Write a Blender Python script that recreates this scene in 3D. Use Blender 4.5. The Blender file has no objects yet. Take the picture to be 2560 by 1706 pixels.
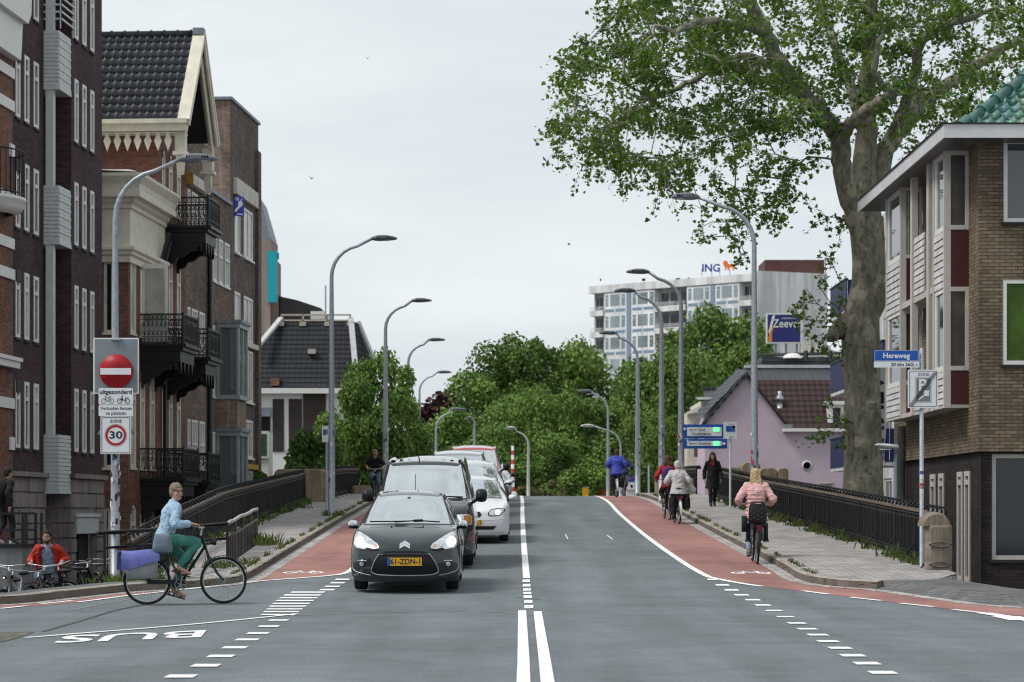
import bpy, bmesh, math, random
import numpy as np
from mathutils import Vector, Matrix
from mathutils.bvhtree import BVHTree
from mathutils import geometry as mgeo

SC = bpy.context.scene
COL = SC.collection
R = math.radians
random.seed(7)
RNG = np.random.default_rng(11)

# ------------------------------------------------------------ camera, sky, sun, exposure
H, FPX, V0 = 1.37, 6044.0, 1280.0            # eye height; focal length and horizon row in photo pixels (2560 wide)
cd = bpy.data.cameras.new("camera")
cam = bpy.data.objects.new("camera", cd)
COL.objects.link(cam)
cam.location = (0, 0, H)
cam.rotation_euler = (R(90), 0, 0)
cd.sensor_width = 36.0
cd.lens = FPX / 2560 * 36
cd.shift_y = (V0 - 853) / 2560
cd.clip_start, cd.clip_end = 0.5, 3000
cd.dof.use_dof = True
cd.dof.focus_distance = 39.0
cd.dof.aperture_fstop = 3.2
SC.camera = cam

wd = bpy.data.worlds.new("World")
SC.world = wd
wd.use_nodes = True
nt = wd.node_tree
nt.nodes.clear()
N = nt.nodes.new
wout, bg, sky, mix = N("ShaderNodeOutputWorld"), N("ShaderNodeBackground"), N("ShaderNodeTexSky"), N("ShaderNodeMix")
sky.sky_type = 'NISHITA'
sky.sun_disc = False
SUN = Vector((-.60, -.22, .86)).normalized()        # towards the sun: high on the left, a little behind the camera
sky.sun_elevation = math.asin(SUN.z)
sky.sun_rotation = math.atan2(SUN.x, SUN.y)
mix.data_type = 'RGBA'
tc, mp, nz, cr, cr2 = N("ShaderNodeTexCoord"), N("ShaderNodeMapping"), N("ShaderNodeTexNoise"), N("ShaderNodeValToRGB"), N("ShaderNodeValToRGB")
mp.inputs["Scale"].default_value = (1.0, 1.0, 5.0)
nz.inputs["Scale"].default_value = 3.2
nz.inputs["Detail"].default_value = 6
nz.inputs["Roughness"].default_value = .55
cr.color_ramp.elements[0].position, cr.color_ramp.elements[0].color = .30, (6.9, 7.55, 8.05, 1)     # cloud sheet, greyer patches
cr.color_ramp.elements[1].position, cr.color_ramp.elements[1].color = .68, (8.5, 9.0, 9.25, 1)       # cloud sheet, bright patches
cr2.color_ramp.elements[0].position, cr2.color_ramp.elements[0].color = .25, (.88, .88, .88, 1)
cr2.color_ramp.elements[1].position, cr2.color_ramp.elements[1].color = .7, (1, 1, 1, 1)
L = nt.links.new
L(tc.outputs["Generated"], mp.inputs["Vector"])
L(mp.outputs["Vector"], nz.inputs["Vector"])
L(nz.outputs["Fac"], cr.inputs["Fac"])
L(nz.outputs["Fac"], cr2.inputs["Fac"])
L(cr2.outputs["Color"], mix.inputs["Factor"])
L(sky.outputs["Color"], mix.inputs["A"])
L(cr.outputs["Color"], mix.inputs["B"])
L(mix.outputs["Result"], bg.inputs["Color"])
bg.inputs["Strength"].default_value = .078
L(bg.outputs["Background"], wout.inputs["Surface"])

sd = bpy.data.lights.new("sun", 'SUN')
sd.energy, sd.angle, sd.color = 2.2, R(16), (1, .965, .92)
sun = bpy.data.objects.new("sun", sd)
COL.objects.link(sun)
sun.rotation_euler = SUN.to_track_quat('Z', 'Y').to_euler()
SC.view_settings.view_transform = 'Standard'
SC.view_settings.look = 'None'
SC.view_settings.exposure = 0.35
SC.cycles.filter_width = 1.15
SC.cycles.max_bounces = 8
SC.cycles.transparent_max_bounces = 24

# ------------------------------------------------------------ ground profile: the road climbs onto a bridge
_ys = np.arange(0, 700, .05)
_sl = np.interp(_ys, [32, 39, 80, 104, 130, 150, 175], [0, .036, .036, 0, -.04, -.04, 0])
_zs = np.concatenate([[0], np.cumsum((_sl[1:] + _sl[:-1]) / 2 * .05)])
def gz(y): return float(np.interp(y, _ys, _zs))
def gslope(y): return float(np.interp(y, _ys, _sl))
K = 2560 / 2353
def P(u, v, y):                              # point of photo pixel (u, v) at distance y
    return Vector(((u - 1280) * y / FPX, y, H - (v - V0) * y / FPX))
def G(u, v, dz=0.0):                         # ground point under a pixel given in the 2353-wide view
    u *= K; v *= K
    for y in np.arange(12, 112, .05):
        if V0 - FPX * (gz(y) + dz - H) / y <= v:
            return Vector(((u - 1280) * y / FPX, y, gz(y) + dz))
    return Vector(((u - 1280) * 95 / FPX, 95, gz(95) + dz))
def XU(u, y): return (u - 1280) * y / FPX
def ZV(v, y): return H - (v - V0) * y / FPX

# ------------------------------------------------------------ materials
MATS = {}
def mat(name, col=(.5, .5, .5), rough=.6, metal=0., var=.18, scale=6., bump=0., spec=.28, coat=0., emit=0., kind=None, col2=None, **k):
    if name in MATS: return MATS[name]
    m = bpy.data.materials.new(name)
    m.use_nodes = True
    t = m.node_tree
    b = t.nodes["Principled BSDF"]
    b.inputs["Roughness"].default_value = rough
    b.inputs["Metallic"].default_value = metal
    b.inputs["Specular IOR Level"].default_value = (.15 if kind == 'leaf' else spec) if kind not in ('brick', 'pavers', 'road', 'rough', 'tiles') else .22
    b.inputs["Coat Weight"].default_value = coat
    b.inputs["Coat Roughness"].default_value = .04
    c4 = (*col, 1)
    b.inputs["Base Color"].default_value = c4
    n = t.nodes.new; l = t.links.new
    tcn = n("ShaderNodeTexCoord")
    def noise(sc, det=5, src="Object", ro=.6):
        q = n("ShaderNodeTexNoise"); q.inputs["Scale"].default_value = sc; q.inputs["Detail"].default_value = det
        q.inputs["Roughness"].default_value = ro
        l(tcn.outputs[src], q.inputs["Vector"]); return q
    def ramp(src, a, c, p0=.3, p1=.7):
        q = n("ShaderNodeValToRGB"); e = q.color_ramp.elements
        e[0].position, e[1].position = p0, p1
        e[0].color, e[1].color = (*a, 1), (*c, 1)
        l(src, q.inputs["Fac"]); return q
    def mixc(mode, fac, a, c):
        q = n("ShaderNodeMix"); q.data_type = 'RGBA'; q.blend_type = mode
        if isinstance(fac, (int, float)): q.inputs["Factor"].default_value = fac
        else: l(fac, q.inputs["Factor"])
        for s, key in ((a, "A"), (c, "B")):
            if isinstance(s, tuple): q.inputs[key].default_value = (*s, 1) if len(s) == 3 else s
            else: l(s, q.inputs[key])
        return q.outputs["Result"]
    out = None
    h = None
    dk = tuple(x * (1 - var) for x in col); lt = tuple(min(1, x * (1 + var)) for x in col)
    if kind == 'brick':
        bt = n("ShaderNodeTexBrick")
        bt.inputs["Scale"].default_value = 1
        bt.inputs["Brick Width"].default_value = k.get('bw', .22); bt.inputs["Row Height"].default_value = k.get('rh', .066)
        bt.inputs["Mortar Size"].default_value = k.get('ms', .007); bt.inputs["Mortar Smooth"].default_value = .2
        bt.inputs["Color1"].default_value = (*dk, 1); bt.inputs["Color2"].default_value = (*lt, 1)
        bt.inputs["Mortar"].default_value = (*k.get('mortar', (.12, .11, .1)), 1)
        bt.inputs["Bias"].default_value = 0
        l(tcn.outputs["UV"], bt.inputs["Vector"])
        w = noise(.7, 6)
        out = mixc('MULTIPLY', 1.0, bt.outputs["Color"], ramp(w.outputs["Fac"], (.62, .62, .64), (1.15, 1.12, 1.1)).outputs["Color"])
        if 'streak' in k:
            mpn = n("ShaderNodeMapping"); mpn.inputs["Scale"].default_value = (5, 5, .35); l(tcn.outputs["Object"], mpn.inputs["Vector"])
            q = n("ShaderNodeTexNoise"); q.inputs["Scale"].default_value = 1.3; q.inputs["Detail"].default_value = 8; l(mpn.outputs["Vector"], q.inputs["Vector"])
            out = mixc('MIX', ramp(q.outputs["Fac"], (0, 0, 0), (k['streak'],) * 3, .5, .75).outputs["Color"], out, (.42, .40, .37))
        h = bt.outputs["Fac"]; bump = bump or -.4
    elif kind == 'road':
        a = noise(.35, 6); f = noise(26, 4, ro=.8); f2 = noise(1.6, 8)
        out = mixc('MULTIPLY', 1.0, ramp(a.outputs["Fac"], dk, lt, .35, .65).outputs["Color"], ramp(f.outputs["Fac"], (.66,) * 3, (1.3,) * 3).outputs["Color"])
        mpn = n("ShaderNodeMapping"); mpn.inputs["Scale"].default_value = (.9, .06, 1); l(tcn.outputs["Object"], mpn.inputs["Vector"])
        q = n("ShaderNodeTexNoise"); q.inputs["Scale"].default_value = 1.4; q.inputs["Detail"].default_value = 6; l(mpn.outputs["Vector"], q.inputs["Vector"])
        out = mixc('MULTIPLY', 1.0, out, ramp(q.outputs["Fac"], (.84,) * 3, (1.08,) * 3, .35, .62).outputs["Color"])
        out = mixc('MULTIPLY', .6, out, ramp(f2.outputs["Fac"], (.88,) * 3, (1.06,) * 3, .42, .5).outputs["Color"])
        if k.get('cracks'):
            vo = n("ShaderNodeTexVoronoi"); vo.feature = 'DISTANCE_TO_EDGE'; vo.inputs["Scale"].default_value = .22
            wv = noise(1.1, 5); l(mixc('MIX', .25, tcn.outputs["Object"], wv.outputs["Color"]), vo.inputs["Vector"])
            out = mixc('MULTIPLY', 1.0, out, ramp(vo.outputs["Distance"], (.55,) * 3, (1, 1, 1), 0, .006).outputs["Color"])
        h = f.outputs["Fac"]; bump = .25
    elif kind == 'pavers':
        bt = n("ShaderNodeTexBrick"); bt.inputs["Scale"].default_value = 1
        bt.inputs["Brick Width"].default_value = k.get('bw', .3); bt.inputs["Row Height"].default_value = k.get('rh', .3)
        bt.inputs["Mortar Size"].default_value = .009; bt.inputs["Mortar Smooth"].default_value = .3
        bt.inputs["Color1"].default_value = (*dk, 1); bt.inputs["Color2"].default_value = (*lt, 1)
        bt.inputs["Mortar"].default_value = (*k.get('mortar', (.07, .07, .06)), 1)
        l(tcn.outputs["UV"], bt.inputs["Vector"])
        w = noise(1.3, 7)
        out = mixc('MULTIPLY', 1.0, bt.outputs["Color"], ramp(w.outputs["Fac"], (.72,) * 3, (1.15,) * 3).outputs["Color"])
        mo = noise(2.2, 8)
        out = mixc('MIX', ramp(mo.outputs["Fac"], (0, 0, 0), (.5,) * 3, .58, .72).outputs["Color"], out, (.09, .11, .05))
        h = bt.outputs["Fac"]; bump = -.5
    elif kind == 'tiles':                        # roof tiles: columns along u, overlapping courses along v
        sp = n("ShaderNodeSeparateXYZ"); l(tcn.outputs["UV"], sp.inputs[0])
        def math_(op, a, b_=None):
            q = n("ShaderNodeMath"); q.operation = op
            for i, s in enumerate((a, b_)):
                if s is None: continue
                if isinstance(s, (int, float)): q.inputs[i].default_value = s
                else: l(s, q.inputs[i])
            return q.outputs[0]
        fu = math_('FRACT', math_('MULTIPLY', sp.outputs[0], 1 / k.get('tw', .22)))
        fv = math_('FRACT', math_('MULTIPLY', sp.outputs[1], 1 / k.get('th', .3)))
        edge = math_('MULTIPLY', math_('LESS_THAN', fv, .3), 1.0)
        dip = math_('LESS_THAN', fu, .2)
        dark = math_('MAXIMUM', edge, math_('MULTIPLY', dip, .55))
        w = noise(.9, 6)
        base = ramp(w.outputs["Fac"], dk, lt).outputs["Color"]
        out = mixc('MIX', dark, base, tuple(x * .22 for x in col))
        h = math_('ADD', math_('SINE', math_('MULTIPLY', fu, 6.283)), math_('MULTIPLY', fv, -1.0)); bump = .8
    elif kind == 'leaf':
        oi = n("ShaderNodeObjectInfo"); geo = n("ShaderNodeNewGeometry")
        w = noise(.55, 3); w2 = noise(7, 2)
        out = mixc('MIX', ramp(w2.outputs["Fac"], (0, 0, 0), (1, 1, 1), .35, .65).outputs["Color"], dk, lt)
        out = mixc('MIX', ramp(w.outputs["Fac"], (0, 0, 0), (.6,) * 3, .4, .65).outputs["Color"], out, k.get('tint', (.13, .2, .03)))
        hs = n("ShaderNodeHueSaturation"); l(out, hs.inputs["Color"])
        mr = n("ShaderNodeMapRange"); l(oi.outputs["Random"], mr.inputs[0]); mr.inputs[3].default_value = .8; mr.inputs[4].default_value = 1.2
        l(mr.outputs[0], hs.inputs["Value"]); out = hs.outputs["Color"]
    elif kind == 'bark':
        w = noise(2.0, 8); v2 = noise(7, 6)
        mpn = n("ShaderNodeMapping"); mpn.inputs["Scale"].default_value = (3, 3, 1); l(tcn.outputs["Object"], mpn.inputs["Vector"])
        vo = n("ShaderNodeTexNoise"); vo.inputs["Scale"].default_value = 2.4; vo.inputs["Detail"].default_value = 9; vo.inputs["Roughness"].default_value = .7; l(mpn.outputs["Vector"], vo.inputs["Vector"])
        out = ramp(vo.outputs["Fac"], dk, lt, .38, .62).outputs["Color"]
        out = mixc('MIX', ramp(w.outputs["Fac"], (0, 0, 0), (.8,) * 3, .53, .60).outputs["Color"], out, k.get('patch', (.09, .075, .045)))
        sc = noise(3.4, 6, ro=.75); out = mixc('MULTIPLY', 1.0, out, ramp(sc.outputs["Fac"], (.35, .33, .30), (1, 1, 1), .34, .44).outputs["Color"])
        h = v2.outputs["Fac"]; bump = .6
    elif kind == 'rough':                        # stucco, stone, concrete: blotches, fine grain, run-off streaks
        a = noise(scale, 6); f = noise(scale * 14, 4)
        mpn = n("ShaderNodeMapping"); mpn.inputs["Scale"].default_value = (4, 4, .3); l(tcn.outputs["Object"], mpn.inputs["Vector"])
        q = n("ShaderNodeTexNoise"); q.inputs["Scale"].default_value = scale; q.inputs["Detail"].default_value = 7; l(mpn.outputs["Vector"], q.inputs["Vector"])
        out = mixc('MULTIPLY', 1.0, ramp(a.outputs["Fac"], dk, lt).outputs["Color"], ramp(q.outputs["Fac"], (.8,) * 3, (1.1,) * 3, .4, .6).outputs["Color"])
        h = f.outputs["Fac"]; bump = bump or .2
    else:
        a = noise(scale, 5)
        out = ramp(a.outputs["Fac"], dk, lt).outputs["Color"]
        if bump: h = noise(scale * 6, 4).outputs["Fac"]
        if var > 0:
            rr = n("ShaderNodeMapRange"); l(a.outputs["Fac"], rr.inputs[0]); rr.inputs[3].default_value = max(0, rough - .06); rr.inputs[4].default_value = min(1, rough + .08)
            l(rr.outputs[0], b.inputs["Roughness"])
    if out is not None: l(out, b.inputs["Base Color"])
    if h is not None and bump:
        bp = n("ShaderNodeBump"); bp.inputs["Strength"].default_value = min(1, abs(bump)); bp.inputs["Distance"].default_value = k.get('bd', .02)
        bp.invert = bump < 0
        l(h, bp.inputs["Height"]); l(bp.outputs["Normal"], b.inputs["Normal"])
    if emit:
        b.inputs["Emission Color"].default_value = (*k.get('ecol', col), 1); b.inputs["Emission Strength"].default_value = emit
    if kind == 'leaf':
        tr = n("ShaderNodeBsdfTranslucent"); l(out, tr.inputs["Color"]); ms = n("ShaderNodeMixShader"); ms.inputs[0].default_value = k.get('trans', .3)
        l(b.outputs[0], ms.inputs[1]); l(tr.outputs[0], ms.inputs[2]); l(ms.outputs[0], t.nodes["Material Output"].inputs["Surface"])
    if 'alpha' in k:
        tr = n("ShaderNodeBsdfTransparent"); tr.inputs["Color"].default_value = (*k.get('tcol', (1, 1, 1)), 1)
        ms = n("ShaderNodeMixShader"); ms.inputs[0].default_value = k['alpha']
        l(tr.outputs[0], ms.inputs[1]); l(b.outputs[0], ms.inputs[2]); l(ms.outputs[0], t.nodes["Material Output"].inputs["Surface"])
    MATS[name] = m
    return m

# ------------------------------------------------------------ mesh builder
class MB:
    def __init__(s, xf=None):
        s.v, s.f, s.m, s.sm = [], [], [], []
        s.xf = xf or Matrix.Identity(4)
        s.mi = 0
        s.smooth = False
    def add(s, pts, faces):
        o = len(s.v); xf = s.xf
        for p in pts: s.v.append(tuple(xf @ Vector(p)))
        for f in faces:
            s.f.append([o + i for i in f]); s.m.append(s.mi); s.sm.append(s.smooth)
        return s
    def quad(s, a, b, c, d): return s.add([a, b, c, d], [(0, 1, 2, 3)])
    def box(s, x0, x1, y0, y1, z0, z1):
        return s.add([(x0, y0, z0), (x1, y0, z0), (x1, y1, z0), (x0, y1, z0), (x0, y0, z1), (x1, y0, z1), (x1, y1, z1), (x0, y1, z1)],
                     [(0, 3, 2, 1), (4, 5, 6, 7), (0, 1, 5, 4), (1, 2, 6, 5), (2, 3, 7, 6), (3, 0, 4, 7)])
    def bar(s, a, b, w, h=None, up=(0, 0, 1)):   # a rectangular bar from a to b
        h = h or w
        a, b = Vector(a), Vector(b); d = (b - a).normalized(); u = Vector(up)
        if abs(d.dot(u)) > .98: u = Vector((1, 0, 0))
        x = d.cross(u).normalized() * w / 2; y = x.cross(d).normalized() * h / 2
        pts = [c + sx * x + sy * y for c in (a, b) for sx, sy in ((-1, -1), (1, -1), (1, 1), (-1, 1))]
        return s.add(pts, [(0, 3, 2, 1), (4, 5, 6, 7), (0, 1, 5, 4), (1, 2, 6, 5), (2, 3, 7, 6), (3, 0, 4, 7)])
    def grid(s, rows, closed=False, cap=False):  # rows of equally many points
        n = len(rows[0]); o = len(s.v); xf = s.xf
        for r in rows:
            for p in r: s.v.append(tuple(xf @ Vector(p)))
        for i in range(len(rows) - 1):
            for j in range(n if closed else n - 1):
                a, b = o + i * n + j, o + i * n + (j + 1) % n
                s.f.append([a, b, b + n, a + n]); s.m.append(s.mi); s.sm.append(s.smooth)
        if cap:
            for i in (0, len(rows) - 1):
                s.f.append([o + i * n + j for j in range(n)]); s.m.append(s.mi); s.sm.append(False)
        return s
    def tube(s, path, rad, n=8, cap=True, flat=None):   # round tube; rad a number or one per point; flat = (sx, sy) squash
        path = [Vector(p) for p in path]
        if isinstance(rad, (int, float)): rad = [rad] * len(path)
        rows = []; x = None
        for i, p in enumerate(path):
            d = (path[min(i + 1, len(path) - 1)] - path[max(i - 1, 0)])
            d = d.normalized() if d.length > 1e-9 else Vector((0, 0, 1))
            if x is None:
                u = Vector((0, 0, 1)) if abs(d.z) < .9 else Vector((0, 1, 0))
                x = d.cross(u).normalized()
            else:
                x = (x - d * x.dot(d)); x = x.normalized() if x.length > 1e-6 else d.orthogonal().normalized()
            y = d.cross(x)
            r = rad[i]
            rx, ry = (r, r) if flat is None else (r * flat[0], r * flat[1])
            rows.append([p + x * math.cos(2 * math.pi * k / n) * rx + y * math.sin(2 * math.pi * k / n) * ry for k in range(n)])
        sm = s.smooth; s.smooth = True
        s.grid(rows, closed=True, cap=cap)
        s.smooth = sm
        return s
    def lathe(s, prof, c=(0, 0, 0), n=16, axis='z'):
        rows = []
        for r, z in prof:
            row = []
            for k in range(n):
                a = 2 * math.pi * k / n; x, y = r * math.cos(a), r * math.sin(a)
                p = (x, y, z) if axis == 'z' else ((x, z, y) if axis == 'y' else (z, x, y))
                row.append((p[0] + c[0], p[1] + c[1], p[2] + c[2]))
            rows.append(row)
        sm = s.smooth; s.smooth = True
        s.grid(rows, closed=True, cap=True)
        s.smooth = sm
        return s
    def ball(s, c, rx, ry=None, rz=None, n=12, m=8):
        ry = ry or rx; rz = rz or rx
        rows = [[(c[0] + rx * math.sin(math.pi * i / m) * math.cos(2 * math.pi * j / n), c[1] + ry * math.sin(math.pi * i / m) * math.sin(2 * math.pi * j / n),
                  c[2] - rz * math.cos(math.pi * i / m)) for j in range(n)] for i in range(m + 1)]
        sm = s.smooth; s.smooth = True
        s.grid(rows, closed=True)
        s.smooth = sm
        return s
    def prism(s, poly, y0, y1):                  # polygon in local x-z, extruded along y
        n = len(poly)
        pts = [(x, y0, z) for x, z in poly] + [(x, y1, z) for x, z in poly]
        return s.add(pts, [list(range(n)), list(range(n, 2 * n))] + [(i, (i + 1) % n, n + (i + 1) % n, n + i) for i in range(n)])
    def wall(s, x0, x1, z0, z1, holes=(), depth=.12, y=0., thick=None):   # wall in x-z with openings and reveals
        xs = sorted({x0, x1, *[q for h in holes for q in h[:2] if x0 < q < x1]})
        zs = sorted({z0, z1, *[q for h in holes for q in h[2:4] if z0 < q < z1]})
        for i in range(len(xs) - 1):
            for j in range(len(zs) - 1):
                cx, cz = (xs[i] + xs[i + 1]) / 2, (zs[j] + zs[j + 1]) / 2
                if any(h[0] < cx < h[1] and h[2] < cz < h[3] for h in holes): continue
                s.quad((xs[i], y, zs[j]), (xs[i + 1], y, zs[j]), (xs[i + 1], y, zs[j + 1]), (xs[i], y, zs[j + 1]))
        for a, b, c, d in [h[:4] for h in holes]:
            yi = y - depth
            s.quad((a, y, c), (b, y, c), (b, yi, c), (a, yi, c)); s.quad((a, y, d), (b, y, d), (b, yi, d), (a, yi, d))
            s.quad((a, y, c), (a, y, d), (a, yi, d), (a, yi, c)); s.quad((b, y, c), (b, y, d), (b, yi, d), (b, yi, c))
        return s
    def text(s, body, size, x=0, z=0, y=0, align='CENTER', sx=1., lay=False, bold=.0, W=None, Hc=None):
        cu = bpy.data.curves.new("lettering", 'FONT'); cu.body = body; cu.size = size; cu.align_x = align; cu.align_y = 'CENTER'; cu.offset = bold
        cu.resolution_u = 3
        ob = bpy.data.objects.new("lettering", cu)
        me = ob.to_mesh()
        pts = [(v.co.x * sx, v.co.y) for v in me.vertices]; fs = [list(p.vertices) for p in me.polygons]
        if W: e = max(p[0] for p in pts) - min(p[0] for p in pts); q = W / e; q2 = q if not Hc else Hc / (.73 * size); m = (max(p[0] for p in pts) + min(p[0] for p in pts)) / 2; pts = [((p[0] - m) * q, p[1] * q2) for p in pts]
        ob.to_mesh_clear(); bpy.data.objects.remove(ob); bpy.data.curves.remove(cu)
        s.add([(x + a, z + b, y) if lay else (x + a, y, z + b) for a, b in pts], fs)
        return s
    def build(s, name, mats, parent=None, kind=None, remesh=None, smooth_it=0, auto=None, weld=False):
        me = bpy.data.meshes.new(name)
        me.from_pydata(s.v, [], s.f)
        if not isinstance(mats, (list, tuple)): mats = [mats]
        for m in mats: me.materials.append(m)
        if len(s.f):
            me.polygons.foreach_set("material_index", s.m)
            me.polygons.foreach_set("use_smooth", s.sm)
        if weld or auto is not None:
            bm = bmesh.new(); bm.from_mesh(me)
            bmesh.ops.remove_doubles(bm, verts=bm.verts, dist=1e-4)
            if auto is not None:
                for f in bm.faces: f.smooth = True
                for e in bm.edges:
                    e.smooth = len(e.link_faces) == 2 and e.calc_face_angle(0) < R(auto)
            bmesh.ops.recalc_face_normals(bm, faces=bm.faces)
            bm.to_mesh(me); bm.free()
        autouv(me)
        me.update()
        o = bpy.data.objects.new(name, me)
        COL.objects.link(o)
        if parent is not None: o.parent = parent
        if kind: o['kind'] = kind
        if remesh:
            md = o.modifiers.new("join", 'REMESH'); md.mode = 'VOXEL'; md.voxel_size = remesh; md.use_smooth_shade = True
            if smooth_it:
                m2 = o.modifiers.new("soften", 'SMOOTH'); m2.iterations = smooth_it; m2.factor = .5
        return o

def autouv(me):
    n = len(me.loops)
    if not n: return
    co = np.empty(len(me.vertices) * 3); me.vertices.foreach_get("co", co); co = co.reshape(-1, 3)
    li = np.empty(n, dtype=np.int64); me.loops.foreach_get("vertex_index", li)
    nf = len(me.polygons)
    nr = np.empty(nf * 3); me.polygons.foreach_get("normal", nr); nr = nr.reshape(-1, 3)
    lt = np.empty(nf, dtype=np.int64); me.polygons.foreach_get("loop_total", lt)
    ln = np.repeat(nr, lt, axis=0)
    # a horizontal tangent and the in-plane direction up
    t = np.stack([-ln[:, 1], ln[:, 0], np.zeros(n)], 1)
    tl = np.linalg.norm(t, axis=1)
    flat = tl < .15
    t[flat] = (1, 0, 0); tl[flat] = 1
    t /= tl[:, None]
    t[(t[:, 0] + t[:, 1] * .9) < 0] *= -1
    up = np.cross(ln, t)
    up[flat] = (0, 1, 0)
    up[(up[:, 2] < 0) & ~flat] *= -1
    p = co[li]
    uv = np.stack([(p * t).sum(1), (p * up).sum(1)], 1)
    lay = me.uv_layers.new(name="UVMap")
    lay.data.foreach_set("uv", uv.astype(np.float32).ravel())

def thing(name, label, cat, loc=(0, 0, 0), rot=(0, 0, 0), group=None):
    o = bpy.data.objects.new(name, None)
    COL.objects.link(o)
    o.location = loc; o.rotation_euler = rot
    o.empty_display_size = .2
    return tag(o, label, cat, group)
def tag(o, label, cat, group=None, kind=None):
    o['label'] = label; o['category'] = cat
    if group: o['group'] = group
    if kind: o['kind'] = kind
    return o
def copy_tree(o, parent=None):
    kids = [c for c in KIDS.get(o.name, [])] or list(o.children)
    c = o.copy(); COL.objects.link(c)
    if parent is not None: c.parent = parent
    for ch in kids: copy_tree(ch, c)
    return c
KIDS = {}
def lerp(a, b, t): return a + (b - a) * t
def crm(pts, n, closed=False):                   # Catmull-Rom through control points (numpy rows), n steps per span
    p = np.asarray(pts, float); out = []
    m = len(p)
    for i in range(m - 1):
        p0, p1, p2, p3 = p[max(i - 1, 0)], p[i], p[i + 1], p[min(i + 2, m - 1)]
        if i == 0: p0 = 2 * p1 - p2
        if i == m - 2: p3 = 2 * p2 - p1
        for t in np.arange(n) / n:
            out.append(.5 * ((2 * p1) + (-p0 + p2) * t + (2 * p0 - 5 * p1 + 4 * p2 - p3) * t * t + (-p0 + 3 * p1 - 3 * p2 + p3) * t ** 3))
    out.append(p[-1])
    return np.array(out)
# ============================================================ the setting: ground, road, cycle lanes, pavements, kerbs, paint
M_ROAD = mat("asphalt", (.140, .160, .171), .85, var=.12, kind='road')
M_RED = mat("red_asphalt", (.31, .158, .140), .85, var=.16, kind='road')
M_PAVE = mat("paving_slabs", (.34, .318, .308), .85, var=.16, kind='pavers', bw=.3, rh=.15)
M_HERR = mat("grey_paving", (.14, .14, .145), .85, var=.2, kind='pavers', bw=.2, rh=.1)
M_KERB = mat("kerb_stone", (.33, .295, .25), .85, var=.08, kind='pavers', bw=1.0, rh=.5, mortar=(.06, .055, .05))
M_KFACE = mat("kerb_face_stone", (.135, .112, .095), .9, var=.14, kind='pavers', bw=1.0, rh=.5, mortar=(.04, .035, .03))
M_GUT = mat("gutter", (.38, .36, .345), .85, var=.2, kind='pavers', bw=.4, rh=.3)
M_PAINT = mat("road_paint", (.80, .80, .79), .7, var=.16, scale=9)
M_GROUND = mat("quay_paving", (.13, .125, .12), .9, var=.25, kind='pavers', bw=.22, rh=.11)

b = MB(); b.grid([[(-900, 20, -1.12), (900, 20, -1.12)], [(-900, 1500, -1.12), (900, 1500, -1.12)]])
b.build("ground", M_GROUND, kind='structure')

# kerb lines as points of the road surface (x, y), near end first
LK = [(-60, 33.6), (-14, 33.8), (-9.2, 34.4), (-7.41, 35.0), (-6.76, 36.6), (-6.1, 38.2), (-5.44, 38.9), (-4.85, 39.8), (-4.52, 41.1), (-4.54, 47), (-4.6, 56), (-4.66, 69), (-4.68, 90), (-4.7, 118), (-4.7, 170)]
RK = [(60, 31.0), (14, 31.6), (9.2, 32.8), (7.18, 34.4), (6.5, 36.6), (5.95, 38.7), (5.46, 39.3), (5.07, 40.1), (4.9, 41.4), (4.94, 44), (4.95, 50), (4.93, 58), (4.95, 71), (5.0, 90), (5.0, 118), (5.0, 170)]
def along(pts, step=.6):                        # resample an (x, y) line
    out = [pts[0]]
    for a, c in zip(pts, pts[1:]):
        d = math.hypot(c[0] - a[0], c[1] - a[1]); n = max(1, int(d / step))
        out += [(lerp(a[0], c[0], k / n), lerp(a[1], c[1], k / n)) for k in range(1, n + 1)]
    return out
def smooth_line(pts, n=6):
    return [tuple(q) for q in crm(pts, n)]
def lift(pts, dz=0.): return [(x, y, gz(y) + dz) for x, y in pts]
def offs(pts, d):                               # line shifted sideways (left of travel for d > 0)
    out = []
    for i, (x, y) in enumerate(pts):
        a, c = pts[max(i - 1, 0)], pts[min(i + 1, len(pts) - 1)]
        tx, ty = c[0] - a[0], c[1] - a[1]; l = math.hypot(tx, ty) or 1
        out.append((x - ty / l * d, y + tx / l * d))
    return out
# the road: a sheet that follows the profile
b = MB(); b.smooth = True
rows = []
for y in list(np.arange(4, 31, 1.0)) + list(np.arange(31, 46, .2)) + list(np.arange(46, 172, 1.0)):
    w0 = -70 if y < 33.4 else float(np.interp(y, [33.4, 33.8, 34.4, 35, 36.6, 38.2, 39.8, 41], [-60, -14, -9.3, -7.5, -6.85, -6.2, -4.95, -4.7]))
    w1 = 70 if y < 31 else float(np.interp(y, [31, 31.6, 32.8, 34.4, 36.6, 38.7, 40.1, 42], [60, 14.2, 9.4, 7.4, 6.7, 6.15, 5.3, 5.1]))
    rows.append([(lerp(w0, w1, k / 24), y, gz(y) - (.0 if y < 33.5 else 0)) for k in range(25)])
b.grid(rows)
road = b.build("road", M_ROAD, kind='structure')

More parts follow.
